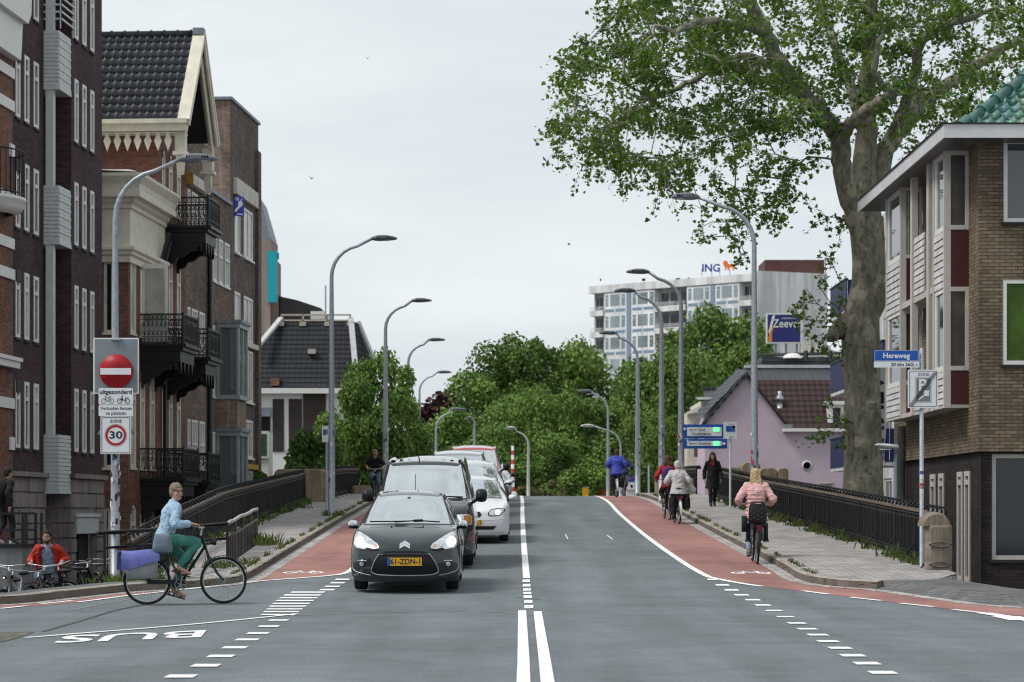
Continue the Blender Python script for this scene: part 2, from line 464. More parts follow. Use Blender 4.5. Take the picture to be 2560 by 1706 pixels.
def ribbon(name, left, right, dz, m, kind='structure', step=.6):
    n = 60
    def rs(l):
        l = np.array(along(l, .3)); d = np.concatenate([[0], np.cumsum(np.linalg.norm(np.diff(l, axis=0), axis=1))])
        q = np.linspace(0, d[-1], 260); return np.stack([np.interp(q, d, l[:, 0]), np.interp(q, d, l[:, 1])], 1)
    a, c = rs(left), rs(right)
    b = MB(); b.smooth = True
    b.grid([[(lerp(p[0], q[0], k / 6), lerp(p[1], q[1], k / 6), gz(lerp(p[1], q[1], k / 6)) + dz) for k in range(7)] for p, q in zip(a, c)])
    return b.build(name, m, kind=kind)
LL = [(-60, 32.2), (-14, 32.8), (-9.5, 33.4), (-7.3, 34.1), (-6.52, 35.3), (-5.95, 37.2), (-5.4, 38.5), (-4.61, 40.2), (-4.12, 41.1), (-3.65, 41.7), (-3.18, 42.4), (-2.95, 43.4), (-2.95, 47), (-3.0, 60), (-3.05, 85), (-3.05, 118), (-3.05, 170)]
RL = [(60, 28.0), (14, 29.0), (9.5, 29.9), (7.4, 30.9), (6.63, 32.0), (6.19, 33.5), (5.69, 35.4), (5.19, 37.0), (4.51, 38.6), (3.91, 40.0), (3.5, 41.6), (3.38, 42.8), (3.27, 47.4), (3.18, 58.1), (3.2, 72.3), (3.32, 85.6), (3.35, 118), (3.35, 170)]
LKs, RKs, LLs, RLs = [smooth_line(q) for q in (LK, RK, LL, RL)]
ribbon("cycle_lane", LKs, LLs, .004, M_RED)
ribbon("cycle_lane", RKs, RLs, .004, M_RED)
ribbon("gutter", offs(LKs, .02), offs(LKs, -.24), .008, M_GUT)
ribbon("gutter", offs(RKs, -.02), offs(RKs, .24), .008, M_GUT)

# pavements with kerbs
def pavement(name, kerb, outer, m, hgt=.13, drop=1.4, outer_dz=None):
    a = along(kerb, .5)
    b = MB(); b.smooth = False
    l = np.array(a); o = np.array(outer)
    ds = np.concatenate([[0], np.cumsum(np.linalg.norm(np.diff(o, axis=0), axis=1))])
    # outer point taken at the same y as the kerb point where possible
    rows = []
    for x, y in a:
        ox = float(np.interp(y, o[:, 1], o[:, 0])) if o[0][1] < o[-1][1] else x
        od = outer_dz(y) if outer_dz else hgt
        rows.append([(lerp(x, ox, k / 5), y, gz(y) + lerp(hgt, od, (k / 5))) for k in range(6)] + [(ox, y, gz(y) - drop)])
    b.grid(rows)
    for p, q in zip(rows[0], rows[0][1:]): b.quad(p, q, (q[0], q[1], q[2] - .4), (p[0], p[1], p[2] - .4))
    return b.build(name, m, kind='structure')
kl = [p for p in LKs if p[1] > 39.6 and p[0] > -5.2]
kr = [p for p in RKs if p[1] > 39.05 and p[0] < 6.05]
ldz = lambda y: float(np.interp(y, [38, 42.5, 46, 52, 60], [-.45, -.33, -.1, .11, .13]))
pavement("pavement", offs(kl, .16), [(-5.6, 39), (-6.45, 41), (-6.75, 46), (-6.85, 60), (-6.9, 118), (-6.9, 171)], M_PAVE, outer_dz=ldz)
pavement("pavement", offs(kr, -.11), [(6.3, 38.7), (7.0, 39.6), (7.55, 41), (7.6, 46), (7.5, 53), (7.2, 66), (7.15, 80), (7.2, 118), (7.2, 171)], M_PAVE)
def kerb(line, side, h0=.13, taper=False):
    b = MB()
    a = along(line, .35)
    hs = {p: h0 * (min(1, max(.02, (6.2 - p[0]) / .3)) if taper else 1) for p in a}
    o1 = offs(a, side * .16)
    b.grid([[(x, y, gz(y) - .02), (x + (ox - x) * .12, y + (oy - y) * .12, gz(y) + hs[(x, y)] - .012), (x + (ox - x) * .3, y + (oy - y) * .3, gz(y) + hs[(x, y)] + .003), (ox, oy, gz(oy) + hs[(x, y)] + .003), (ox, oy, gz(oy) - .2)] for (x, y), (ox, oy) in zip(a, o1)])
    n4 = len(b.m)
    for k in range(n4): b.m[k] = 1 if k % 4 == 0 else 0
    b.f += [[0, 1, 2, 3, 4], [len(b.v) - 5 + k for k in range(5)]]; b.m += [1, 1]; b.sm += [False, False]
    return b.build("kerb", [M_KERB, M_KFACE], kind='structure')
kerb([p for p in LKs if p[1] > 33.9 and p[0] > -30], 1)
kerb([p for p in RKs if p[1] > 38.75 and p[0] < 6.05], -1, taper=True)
# near pavement strips round both corners, sloping away at the back
def strip(line, side, w, hgt, m):
    b = MB()
    a = along(line, .4); o1 = offs(a, side * .15); o2 = offs(a, side * w); o3 = offs(a, side * (w + .5))
    b.grid([[(p[0], p[1], gz(p[1]) + hgt), (q[0], q[1], gz(q[1]) + hgt), (r[0], r[1], -1.2)] for p, q, r in zip(o1, o2, o3)])
    return b.build("pavement", m, kind='structure')
strip([p for p in LKs if p[1] <= 39.9 and p[0] < -4.7], 1, .55, .13, M_HERR)
# right corner: grey paving flush with the lane, running to the building
b = MB()
a = [p for p in RKs if p[1] <= 39.6 and p[0] < 31]
b.grid([[(x, y, gz(y) + .006), (x + .14, y + .3, gz(y + .3) + .07), (x + .26, y + .55, gz(y + .55) + .127), (x + .55, y + 1.1, gz(y + 1.1) + .127), (x + .8, y + 1.7, gz(y + 1.7) + .126), (x + .95, y + 2.25, gz(y + 2.25) + .11), (x + 1.0, y + 2.5, -1.2)] for x, y in along(a, .4)])
b.build("pavement", M_HERR, kind='structure')
# sloping bank behind the left corner where the bicycles stand
b = MB()
b.grid([[(-4.9, 39.9, .2), (-6.4, 44.5, .1), (-6.9, 47, .0)], [(-6.5, 38.9, .10), (-7.25, 43.2, .12), (-8.0, 46, -.5)], [(-7.5, 37.2, -.35), (-8.1, 42.8, -.62), (-8.9, 46, -.8)], [(-9.3, 36.2, -.8), (-9.9, 42, -.82), (-10.4, 46, -.85)], [(-24, 36, -.85), (-24, 42, -.85), (-24, 46, -.9)]])
b.build("ground_bank", M_GROUND, kind='structure')

# ---- paint
def stripe(pts, w, b, dz=.009):
    a = along(pts, .5); l, r = offs(a, w / 2), offs(a, -w / 2)
    b.grid([[(p[0], p[1], gz(p[1]) + dz), (q[0], q[1], gz(q[1]) + dz)] for p, q in zip(l, r)])
def gxy(*uv): return [tuple(G(u, v))[:2] for u, v in uv]
PR = lambda: MB()
b = PR(); stripe(smooth_line([(.25, 41.6), (.255, 47), (.27, 58), (.31, 72.3), (.36, 85.6), (.38, 118), (.38, 165)]), .12, b)
b.build("road_marking", M_PAINT, kind='structure')
b = PR()
for k in range(7):
    z = [(1002, 1020), (1032, 1050), (1061, 1078), (1086, 1102), (1110, 1129), (1141, 1161), (1175, 1197)][k]
    y0, y1 = G(1208, (1080 + z[1] * .37) / K).y, G(1208, (1080 + z[0] * .37) / K).y
    stripe([(.235, y0), (.245, y1)], .125, b)
stripe([(.07, 15), (.105, 22), (.14, 33.3)], .11, b); stripe([(.26, 15), (.30, 22), (.35, 33.0)], .11, b)
b.build("road_marking", M_PAINT, kind='structure')
b = PR(); stripe([p for p in RLs if p[1] > 39.4 and p[0] < 4.2], .12, b)
for u0, v0, u1, v1 in ((1845, 1359, 1905, 1367), (1955, 1374, 2025, 1382), (2070, 1388, 2145, 1396)): stripe(gxy((u0, v0), (u1, v1)), .1, b)
q = gxy((2190, 1402), (2260, 1410), (2310, 1418), (2353, 1427)) + [(8.6, 29.6), (12, 27.6), (20, 26)]
for (p, n_), w in zip(zip(q, q[1:]), (.1, .22, .36, .45, .5, .5)): stripe([p, n_], w, b)
for u, v in ((1640, 1333), (1660, 1346), (1681, 1357.5), (1704, 1368.5), (1730, 1380), (1753, 1392), (1778, 1405), (1805, 1419), (1831, 1434), (1855, 1447), (1879, 1461), (1903, 1476), (1930, 1491), (1959, 1508.5), (1992, 1527), (2028, 1548)):
    c = G(u, v); stripe([(c.x - .11, c.y), (c.x + .11, c.y)], .36, b)
c1 = gxy((1299, 1229), (1305, 1240)); stripe(c1[::-1], .025, b); stripe(gxy((1408, 1241), (1395, 1231)), .03, b)
b.build("road_marking", M_PAINT, kind='structure')
b = PR(); stripe([p for p in LLs if p[1] > 41.2 and p[1] < 169], .11, b); stripe([p for p in LLs if 35.5 < p[1] <= 41.3], .08, b)
for u0, v0, u1, v1 in ((0, 1400, 60, 1394), (95, 1389, 165, 1382)): stripe(gxy((u0, v0), (u1, v1)), .09, b)
for u, v in ((380, 1579), (416, 1557), (473, 1532), (508, 1510), (540, 1490), (568, 1472), (593, 1457), (618, 1441), (640, 1427), (752, 1357), (764, 1349), (776, 1341), (787, 1333)):
    c = G(u, v); stripe([(c.x - .12, c.y), (c.x + .12, c.y)], .36, b)
for k in range(9):
    t = k / 8; v = lerp(1362.5, 1414, t ** 1.0)
    l, r = G(lerp(669, 600, t ** .7), v), G(lerp(746, 678, t), v)
    stripe([(l.x, l.y), (r.x, r.y)], .30, b)
stripe(smooth_line(gxy((60, 1467), (200, 1456), (400, 1440), (560, 1425), (683, 1412))), .09, b)
b.build("road_marking", M_PAINT, kind='structure')
# BUS, read from the far side
b = PR()
ang = math.atan2(.9, 1.25)
t = MB(); t.text("BUS", 1.0, lay=True, bold=.012)
pts = np.array(t.v); pts[:, :2] -= (pts[:, :2].max(0) + pts[:, :2].min(0)) / 2
mx = pts[:, :2].max(0)
for f in t.f:
    q = []
    for i in f:
        a, c = -pts[i, 0] / mx[0], -pts[i, 1] / mx[1]      # turned half round
        x, y = -4.15 + a * .70 - c * .07, 26.45 + a * .62 + c * .78
        q.append((x, y, gz(y) + .009))
    b.add(q, [list(range(len(q)))])
b.build("road_marking", M_PAINT, kind='structure')
def bike_mark(cx, cy, s=1.0):
    b = PR()
    def ring(x, y, r):
        a = [(cx + (x + r * math.cos(k * math.pi / 10)) * s * .42, cy + (y + r * math.sin(k * math.pi / 10)) * s * .9) for k in range(21)]
        o = [(cx + (x + (r - .17) * math.cos(k * math.pi / 10)) * s * .42, cy + (y + (r - .17) * math.sin(k * math.pi / 10)) * s * .9) for k in range(21)]
        b.grid([[(*p, gz(p[1]) + .009), (*q, gz(q[1]) + .009)] for p, q in zip(a, o)])
    def ln(*p): stripe([(cx + x * s * .42, cy + y * s * .9) for x, y in p], .05 * s, b)
    ring(-.72, 0, .42); ring(.72, 0, .42)
    ln((-.72, 0), (-.3, .55), (.45, .5), (.05, -.02), (-.72, 0)); ln((-.4, .75), (.05, -.02)); ln((.72, 0), (.4, .8), (.25, .85)); ln((-.55, .78), (-.2, .78))
    b.build("road_marking", M_PAINT, kind='structure')
bike_mark(4.26, 43.1, .75); bike_mark(-3.73, 43.2, .75)

# seams where newer asphalt meets older, a cobbled patch, drain gratings by the kerbs
M_SEAM = mat("asphalt_seam", (.22, .235, .24), .85, var=.3, scale=12)
b = PR(); stripe(smooth_line(gxy((660, 1416), (800, 1411), (1000, 1406), (1150, 1408), (1215, 1414))), .07, b, .004); stripe(smooth_line(gxy((150, 1405), (240, 1388), (330, 1372))), .05, b, .004)
b.build("road_seam", M_SEAM, kind='structure')
M_TAR = mat("tar_line", (.075, .08, .085), .6, var=.3, scale=9)
b = PR(); stripe(smooth_line(gxy((100, 1452), (170, 1432), (260, 1405), (330, 1391))), .06, b, .006); stripe(gxy((1240, 1378), (1190, 1374)), .06, b, .006)
b.build("road_seam", M_TAR, kind='structure')
b = PR(); q = [G(u, v) for u, v in ((-40, 1455), (80, 1453), (40, 1468), (-60, 1492))]; b.add([(p.x, p.y, p.z + .006) for p in q], [(0, 1, 2, 3)])
b.build("paving_patch", mat("mossy_cobbles", (.13, .125, .10), .9, var=.4, kind='pavers', bw=.12, rh=.12, mortar=(.05, .065, .03)), kind='structure')
# ============================================================ buildings on the left
M_FRAME = mat("white_frame", (.66, .66, .63), .45, var=.08)
M_CREAM = mat("cream_paint", (.62, .585, .49), .5, var=.12, scale=3)
M_GLASS = mat("window_glass", (.016, .02, .024), .06, var=.0, spec=.6)
M_GLASS2 = mat("window_glass_curtained", (.42, .41, .36), .2, var=.3, scale=1.5, spec=.6)
M_BRICKD = mat("plum_brick", (.070, .040, .047), .85, var=.3, kind='brick', mortar=(.035, .026, .028))
M_BRICKR = mat("red_brick", (.185, .078, .056), .85, var=.35, kind='brick', mortar=(.16, .13, .11))
M_BRICKB = mat("brown_brick", (.16, .115, .09), .85, var=.42, kind='brick', mortar=(.13, .12, .105))
M_BRICKT = mat("tan_brick", (.24, .175, .13), .85, var=.35, kind='brick', mortar=(.2, .18, .16), streak=.55)
M_BRICKK = mat("dark_brown_brick", (.115, .09, .08), .85, var=.4, kind='brick', mortar=(.09, .08, .07), streak=.22)
M_STONE = mat("pinkish_stone", (.235, .20, .19), .8, var=.16, kind='rough', scale=2)
M_SILL = mat("dark_sill", (.02, .018, .02), .6)
M_BLACK = mat("black_iron", (.010, .011, .012), .42, var=.2)
M_TILE = mat("dark_roof_tiles", (.035, .037, .042), .5, var=.25, kind='tiles', tw=.26, th=.33)
M_LEAD = mat("lead_flashing", (.20, .22, .25), .5, var=.2)
M_YEL = mat("yellow_beam", (.42, .24, .035), .6, var=.2)
M_CONC = mat("concrete_beam", (.55, .53, .48), .8, var=.15, kind='rough', scale=2)
M_LOUV = mat("white_louvres", (.52, .54, .54), .5, var=.08)
M_DOOR = mat("dark_green_door", (.016, .022, .022), .4)

class Facade:                                    # local frame: x along the front (away from the camera), y outward, z up
    def __init__(s, x0, y0, tx, ty, flip=False):
        l = math.hypot(tx, ty); s.o = (x0, y0); s.t = (tx / l, ty / l); s.n = (s.t[1], -s.t[0])
        if flip: s.n = (-s.n[0], -s.n[1])
        s.xf = Matrix(((s.t[0], s.n[0], 0, x0), (s.t[1], s.n[1], 0, y0), (0, 0, 1, 0), (0, 0, 0, 1)))
    def d(s, u, o=0.):                           # how far along the front photo column u lies
        k = (u - 1280) / FPX
        return (k * (s.o[1] + o * s.n[1]) - (s.o[0] + o * s.n[0])) / (s.t[0] - k * s.t[1])
    def y(s, d, o=0.): return s.o[1] + d * s.t[1] + o * s.n[1]
    def z(s, v, d, o=0.): return ZV(v, s.y(d, o))
    def mb(s): return MB(s.xf.copy())

def window(F, parent, x0, x1, z0, z1, o=-.1, cols=1, bars=(), fw=.07, mats=None, name="window", arch=False, sill=True, sillm=None, sd=.05, glass=None):
    b = F.mb(); mats = mats or (M_FRAME, M_GLASS)
    zt = z1
    b.box(x0, x0 + fw, o, o + .06, z0, z1); b.box(x1 - fw, x1, o, o + .06, z0, z1)
    b.box(x0 + fw, x1 - fw, o, o + .06, z0, z0 + fw); b.box(x0 + fw, x1 - fw, o, o + .06, z1 - fw, z1)
    for k in range(1, cols):
        c = lerp(x0, x1, k / cols); b.box(c - fw * .4, c + fw * .4, o + .002, o + .055, z0 + fw, z1 - fw)
    for q in bars:
        c = lerp(z0, z1, q); b.box(x0 + fw, x1 - fw, o + .004, o + .075, c - fw * .5, c + fw * .5)
    if arch:                                     # spandrels that round the head of the opening
        w = (x1 - x0) / 2; c = (x0 + x1) / 2; r = arch
        for sgn in (-1, 1):
            pts = [(c + sgn * w, z1 - r), (c + sgn * w, z1 + .001)] + [(c + sgn * w * math.sin(a), z1 - r + r * math.cos(a)) for a in np.linspace(0, math.pi / 2, 6)][0:5]
            b.mi = 2; b.prism(pts, o + .08, -.004); b.mi = 0
    b.mi = 1; b.quad((x0, o + .02, z0), (x1, o + .02, z0), (x1, o + .02, z1), (x0, o + .02, z1))
    w = b.build(name, list(mats) + ([M_BRICKR] if len(mats) < 3 else []), parent)
    if sill:
        q = F.mb(); q.box(x0 - .05, x1 + .05, o, sd, z0 - .07, z0 - .002)
        q.build("sill", sillm or M_SILL, w)
    return w

# ---- plum brick apartment building, front stepping back at a balcony bay
FB = Facade(-12.35, 72.8, .072, 1)
T = thing("apartment_building", "plum brick apartment building with narrow white windows in threes and a rusticated stone base", "building", (-12.4, 70, -1.1))
T.location = (0, 0, 0)
TOP = 19.2
zB = [3.1 + 2.97 * k for k in range(6)]
holes = []; winB = []; winA = []
for z in zB:
    for u0, u1 in ((185.5, 194.5), (205, 214.5), (225, 234)):
        winB.append((FB.d(u0), FB.d(u1), z, z + 1.82))
    for u0, u1 in ((38, 49), (60, 71.5), (83.5, 95.5)):
        winA.append((FB.d(u0, -.45), FB.d(u1, -.45), z, z + 1.82))
b = FB.mb()
dB0, dA1, dA0 = -3.62, -4.95, -8.62
b.wall(dB0, 0, 2.45, TOP, winB, .14)
b.quad((0, 0, -1.1), (0, 0, TOP), (0, -6, TOP), (0, -6, -1.1))
b.quad((dB0, 0, 2.45), (dB0, 0, TOP), (dB0, -1.2, TOP), (dB0, -1.2, 2.45))
b.xf = FB.xf @ Matrix.Translation((0, -.45, 0))
b.wall(dA0, dA1, 2.45, TOP, winA, .14)
b.quad((dA1, 0, -1.1), (dA1, 0, TOP), (dA1, -1.0, TOP), (dA1, -1.0, -1.1))
b.quad((dA1, -.75, -1.1), (dB0, -.75, -1.1), (dB0, -.75, TOP), (dA1, -.75, TOP))
b.quad((dA0, 0, -1.1), (dA0, 0, TOP), (dA0, -6, TOP), (dA0, -6, -1.1))
b.quad((dA0, 0, TOP), (0, 0, TOP), (0, -6, TOP), (dA0, -6, TOP))
b.build("wall", M_BRICKD, T)
for k, (a, c, z, z1) in enumerate(winB): window(FB, T, a, c, z, z1, mats=(M_FRAME, M_GLASS if random.random() < .7 else M_GLASS2), o=-.035, bars=(.74,), fw=.10)
FA = Facade(FB.o[0] - .45 * FB.n[0], FB.o[1] - .45 * FB.n[1], .072, 1)
for k, (a, c, z, z1) in enumerate(winA):
    w = window(FA, T, a, c, z, z1, mats=(M_FRAME, M_GLASS if random.random() < .7 else M_GLASS2), o=-.035, bars=(.74,), fw=.10)
    if k % 3 == 0:
        q = FA.mb(); q.box(a, c, -.06, .05, z1 - .32, z1 + .02); q.build("roller_shade", M_SILL, w)
# rusticated base
b = FB.mb()
dd = (FB.d(187), FB.d(238))
def rust(b, x0, x1, o, zl, zh, gap=None, n=8):
    for k in range(n):
        za, zb = lerp(zl, zh, k / n), lerp(zl, zh, (k + 1) / n)
        for xa, xb in ([(x0, x1)] if not gap or za > gap[3] - .05 else [(x0, gap[0]), (gap[1], x1)]):
            m = max(1, int((xb - xa) / .9))
            for j in range(m):
                p, q = lerp(xa, xb, j / m), lerp(xa, xb, (j + 1) / m)
                b.box(p + .008, q - .008, o - .3, o + .05 - .012 * ((k + j) % 3), za + .025, zb - .025)
    if not gap: b.box(x0 + .01, x1 - .01, o - .28, o - .012, zl, zh)
    else:
        b.box(x0 + .01, gap[0] - .01, o - .28, o - .012, zl, zh); b.box(gap[1] + .01, x1 - .01, o - .28, o - .012, zl, zh)
        b.box(gap[0] - .01, gap[1] + .01, o - .28, o - .012, gap[3], zh)
rust(b, dB0 - .02, .05, .02, -1.1, 2.33, (dd[0], dd[1], -1.1, 1.3), 8)
rust(b, dA0, dA1 + .03, -.43, -1.1, 2.33, None, 8)
for y0, y1, x in ((-.95, .03, dB0 - .02),):
    for k in range(8):
        za, zb = lerp(-1.1, 2.33, k / 8), lerp(-1.1, 2.33, (k + 1) / 8); b.box(x - .06, x + .2, y0, y1, za + .025, zb - .025)
b.box(dB0 - .12, .14, -.3, .16, 2.33, 2.46); b.box(dA0, dA1 + .12, -.75, -.28, 2.33, 2.46); b.box(dB0 - .12, dB0 + .1, -1.0, .14, 2.33, 2.455)
b.build("stone_base", M_STONE, T)
b = FB.mb(); b.box(dd[0] + .02, dd[1] - .02, -.26, -.2, -1.1, .72); b.mi = 1; b.box(dd[0] + .45, dd[0] + .52, -.2, -.15, -1.1, .7); b.box(dd[0] + 1.0, dd[0] + 1.08, -.2, -.15, -1.1, .7)
d_ = b.build("door", [M_DOOR, M_BLACK], T)
b = FB.mb(); b.box(dd[0] - .04, dd[1] + .04, -.22, .1, .74, 1.3); b.box(dd[0] - .1, dd[1] + .1, -.2, .14, 1.22, 1.32); b.build("door_lintel", M_LOUV, T)
# balcony bay: white post, louvred parapets, an open rail at the top
b = FB.mb(); b.box(dA1 + .03, dA1 + .25, -.40, -.18, 1.9, TOP); b.build("balcony_post", M_LOUV, T)
for zz in (2.0, 9.0, 13.35):
    b = FB.mb(); z1 = zz + 1.55
    for k in range(14):
        za = lerp(zz, z1, k / 14); b.box(dA1 + .04, dB0 - .03, -.05, .0 - .012 * (k % 2), za, za + .098)
        b.box(dA1 + .0, dA1 + .045, -.8, -.03, za, za + .098)
    b.box(dA1, dB0 - .02, -.75, .01, zz - .12, zz - .005)
    b.build("balcony_parapet", M_LOUV, T)
b = FB.mb()
for k in range(7):
    z = 15.2 + k * .2; b.box(dA1 + .05, dB0 + .15, .02, .06, z, z + .05); b.box(dA1 + .05, dA1 + .09, -.7, .02, z, z + .05)
for x in (dA1 + .05, dB0 + .1): b.box(x, x + .06, -.0, .02, 14.95, 16.5)
b.build("balcony_railing", M_LOUV, T)

# ---- older brick house with white bands at the frame's left edge
FO = Facade(FB.o[0] - .28 * FB.n[0], FB.o[1] - .28 * FB.n[1], .072, 1)
T = thing("townhouse", "red brick townhouse with white plaster bands and a rounded white balcony", "house", (0, 0, 0))
x1 = dA0 - .06; x0 = x1 - 8
b = FO.mb(); b.wall(x0, x1, -1.1, 17.5, (), 0); b.quad((x1, 0, -1.1), (x1, 0, 17.5), (x1, -3, 17.5), (x1, -3, -1.1)); b.build("wall", M_BRICKR, T)
b = FO.mb()
for v in (186, 268, 500, 612, 688, 1010): z = FO.z(v, x1); b.box(x0, x1 - .0, .01, .06, z - .14, z + .14)
for v in (380, 1110): z = FO.z(v, x1); b.box(x1 - .4, x1 + .005, .012, .065, z - .17, z + .17)
b.build("white_band", M_FRAME, T)
b = FO.mb(); z = FO.z(907, x1); b.box(x0, x1 + .1, 0, .18, z - .16, z + .02); b.box(x0, x1 + .16, 0, .24, z + .02, z + .12); b.build("string_course", M_FRAME, T)
zc = FO.z(50, x1)
b = FO.mb(); b.prism([(x0, zc - .1), (x1 + .05, zc - .1), (x1 + .32, zc + .2), (x1 + .38, zc + .75), (x0, zc + .75)], 0, .42); b.prism([(x0, zc - 1.1), (x1 - .1, zc - 1.1), (x1 + .06, zc - .1), (x0, zc - .1)], 0, .26); b.build("cornice", M_FRAME, T)
bz = FO.z(512, x1 - .6, .6)
b = FO.mb(); b.smooth = True
b.grid([[(x1 - 1.2 + r * 1.0 * math.cos(a), .0 + r * .62 * math.sin(a), bz + h) for a in np.linspace(0, math.pi, 12)] for r, h in ((.55, -.32), (.8, -.27), (.95, -.14), (1.0, .0), (1.04, .02), (1.04, .1), (.0, .1))])
b.build("balcony_floor", M_FRAME, T)
b = FO.mb()
for a in np.linspace(.02, math.pi - .02, 15): b.bar((x1 - 1.2 + .98 * math.cos(a), .6 * math.sin(a), bz + .1), (x1 - 1.2 + .98 * math.cos(a), .6 * math.sin(a), bz + 1.32), .02)
for h in (.2, 1.3): b.tube([(x1 - 1.2 + .98 * math.cos(a), .6 * math.sin(a), bz + h) for a in np.linspace(0, math.pi, 12)], .022, 5)
b.build("balcony_railing", M_BLACK, T)

# ---- corner house with a cream cornice
FC = Facade(-11.9, 75.0, .07, 1)
T = thing("corner_house", "red brick corner house with a deep cream cornice, arched windows and black iron balconies", "house", (0, 0, 0))
D1 = 4.22
wn = []
for u0, u1 in ((326, 339.5), (350, 362), (374, 386)):
    a, c = FC.d(u0), FC.d(u1); wn += [(a, c, 6.95, 10.0), (a, c, 2.75, 5.75), (a, c, -.6, 1.6)]
b = FC.mb(); b.wall(.0, D1, -1.1, 11.0, wn, .2)
b.xf = Matrix(((FC.n[0], -FC.t[0], 0, FC.o[0]), (FC.n[1], -FC.t[1], 0, FC.o[1]), (0, 0, 1, 0), (0, 0, 0, 1)))   # side wall: x outward, y towards the camera
sw = [(XU(258, 75) - FC.o[0], XU(284, 75) - FC.o[0], ZV(832, 75), ZV(581, 75)), (XU(258, 75) - FC.o[0], XU(284, 75) - FC.o[0], ZV(1170, 75), ZV(960, 75)), (XU(258, 75) - FC.o[0], XU(276, 75) - FC.o[0], -.9, ZV(1270, 75))]
b.wall(-4, 0, -1.1, 11.0, sw, .15)
b.build("wall", M_BRICKR, T)
FS = Facade(FC.o[0], FC.o[1], 1, 0); FS.xf = b.xf.copy()
for w in sw: window(FS, T, *w, bars=(.7,), fw=.09, mats=(M_CREAM, M_GLASS), sillm=M_CREAM)
for a, c, z0, z1 in wn: window(FC, T, a, c, z0, z1, o=-.05, bars=(.72,), fw=.11, mats=(M_CREAM, M_GLASS2), arch=.3, sillm=M_CREAM)
b = FC.mb()                                     # cornice: a stepped profile swept round the corner
prof = [(0.02, 9.1), (.08, 9.12), (.08, 9.3), (.16, 9.36), (.16, 9.42), (.24, 9.5), (.24, 9.6), (.07, 9.64), (.07, 10.75), (.14, 10.78), (.14, 10.9), (.24, 10.98), (.26, 11.08), (.46, 11.1), (.46, 11.3), (.42, 11.32), (.46, 11.5), (.60, 11.72), (.60, 11.8), (0, 12.0)]
b.grid([[(-4, -0, z) if False else (-o, o, z) for o, z in prof], [(D1 + .75, o, z) for o, z in prof]])
b.grid([[(-o, -4, z) for o, z in prof], [(-o, o, z) for o, z in prof]])
b.add([(-.55, .55, 11.84), (D1 + .75, .55, 11.84), (D1 + .75, -4, 12.06), (-.7, -4, 12.06)], [(0, 1, 2, 3)])
b.prism([(D1 + .75, 9.1), (D1 + .76, 12), (D1 + .62, 12), (D1 + .62, 9.1)], -.2, .02)
b.build("cornice", M_CREAM, T)
b = FC.mb(); x = FC.d(403.5); b.tube([(x, .12, -1), (x, .12, 9.6), (x, .3, 10.3)], .07, 8); b.build("downpipe", M_BLACK, T)
b = FC.mb(); x = FC.d(452); b.bar((D1 - .15, .06, 9.3), (D1 - .05, .4, 10.5), .09, .12); b.build("cornice_bracket", M_BLACK, T)

def balcony(F, T, x0, x1, zt, p, console=True, close=False):
    b = F.mb(); b.box(x0, x1, 0, p, zt - .2, zt); b.box(x0 - .07, x1 + .1, 0, p + .1, zt - .08, zt + .02); b.box(x0 + .06, x1 - .1, 0, p - .1, zt - .55, zt - .2)
    cur = [(0, zt - .5), (p * .8, zt - .5), (p * .82, zt - .62), (p * .7, zt - .68), (p * .7, zt - .78), (p * .52, zt - .84), (p * .42, zt - .98), (p * .26, zt - 1.04), (p * .2, zt - 1.2), (.1, zt - 1.25), (.06, zt - 1.4), (0, zt - 1.4)]
    for x in (x0 + .1, x1 - .25):
        n = len(cur); b.add([(x, y, z) for y, z in cur] + [(x + .16, y, z) for y, z in cur], [list(range(n)), list(range(n, 2 * n))] + [(i, (i + 1) % n, n + (i + 1) % n, n + i) for i in range(n)])
    for k in range(4):
        xx = lerp(x0 + .3, x1 - .3, k / 3); b.prism([(xx - .1, zt - .55), (xx + .1, zt - .55), (xx + .05, zt - .72), (xx, zt - .95), (xx - .05, zt - .72)], p - .25, p - .12)
    for k in range(4):
        yy = lerp(.45, p - .25, k / 3); b.bar((x0 + .12, yy, zt - .55), (x0 + .12, yy, zt - .8), .09)
    fl = b.build("balcony", M_BLACK, T)
    b = F.mb()
    def run(a, c):
        a, c = Vector(a), Vector(c); l = (c - a).length; n = max(2, int(l / .135))
        for h, w in ((.06, .025), (.24, .018), (.78, .018), (.95, .045)): b.bar(a + Vector((0, 0, h)), c + Vector((0, 0, h)), w)
        d = (c - a) / n
        for k in range(n + 1):
            q = a + d * k; b.bar(q, q + Vector((0, 0, .95)), .018)
            if k < n:
                m = a + d * (k + .5)
                r = .05
                for hh in (.15, .36, .62, .86): b.tube([m + d.normalized() * r * math.cos(t) + Vector((0, 0, hh + r * 1.3 * math.sin(t))) for t in np.linspace(0, 6.28, 7)], .009, 4, cap=False)
                b.tube([a + d * k + Vector((0, 0, .26)), m + Vector((0, 0, .5)), a + d * (k + 1) + Vector((0, 0, .76))], .009, 4, cap=False)
    run((x0, 0, zt), (x0, p, zt)); run((x0, p, zt), (x1, p, zt)); run((x1, p, zt), (x1, 0, zt))
    for x, y in ((x0, p), (x1, p)): b.bar((x, y, zt), (x, y, zt + 1.02), .05)
    b.build("railing", M_BLACK, fl)
    return fl
balcony(FC, T, 1.62, 3.95, 6.68, 1.38)
balcony(FC, T, 1.62, 3.95, 2.42, 1.38)
# open white balcony door leaf
b = FC.mb(); x = FC.d(352); b.box(1.8, 1.86, .02, .85, 6.75, 9.25); b.mi = 1; b.quad((1.79, .12, 7.4), (1.79, .75, 7.4), (1.79, .75, 9.1), (1.79, .12, 9.1)); b.build("balcony_door", [M_FRAME, M_GLASS2], T)

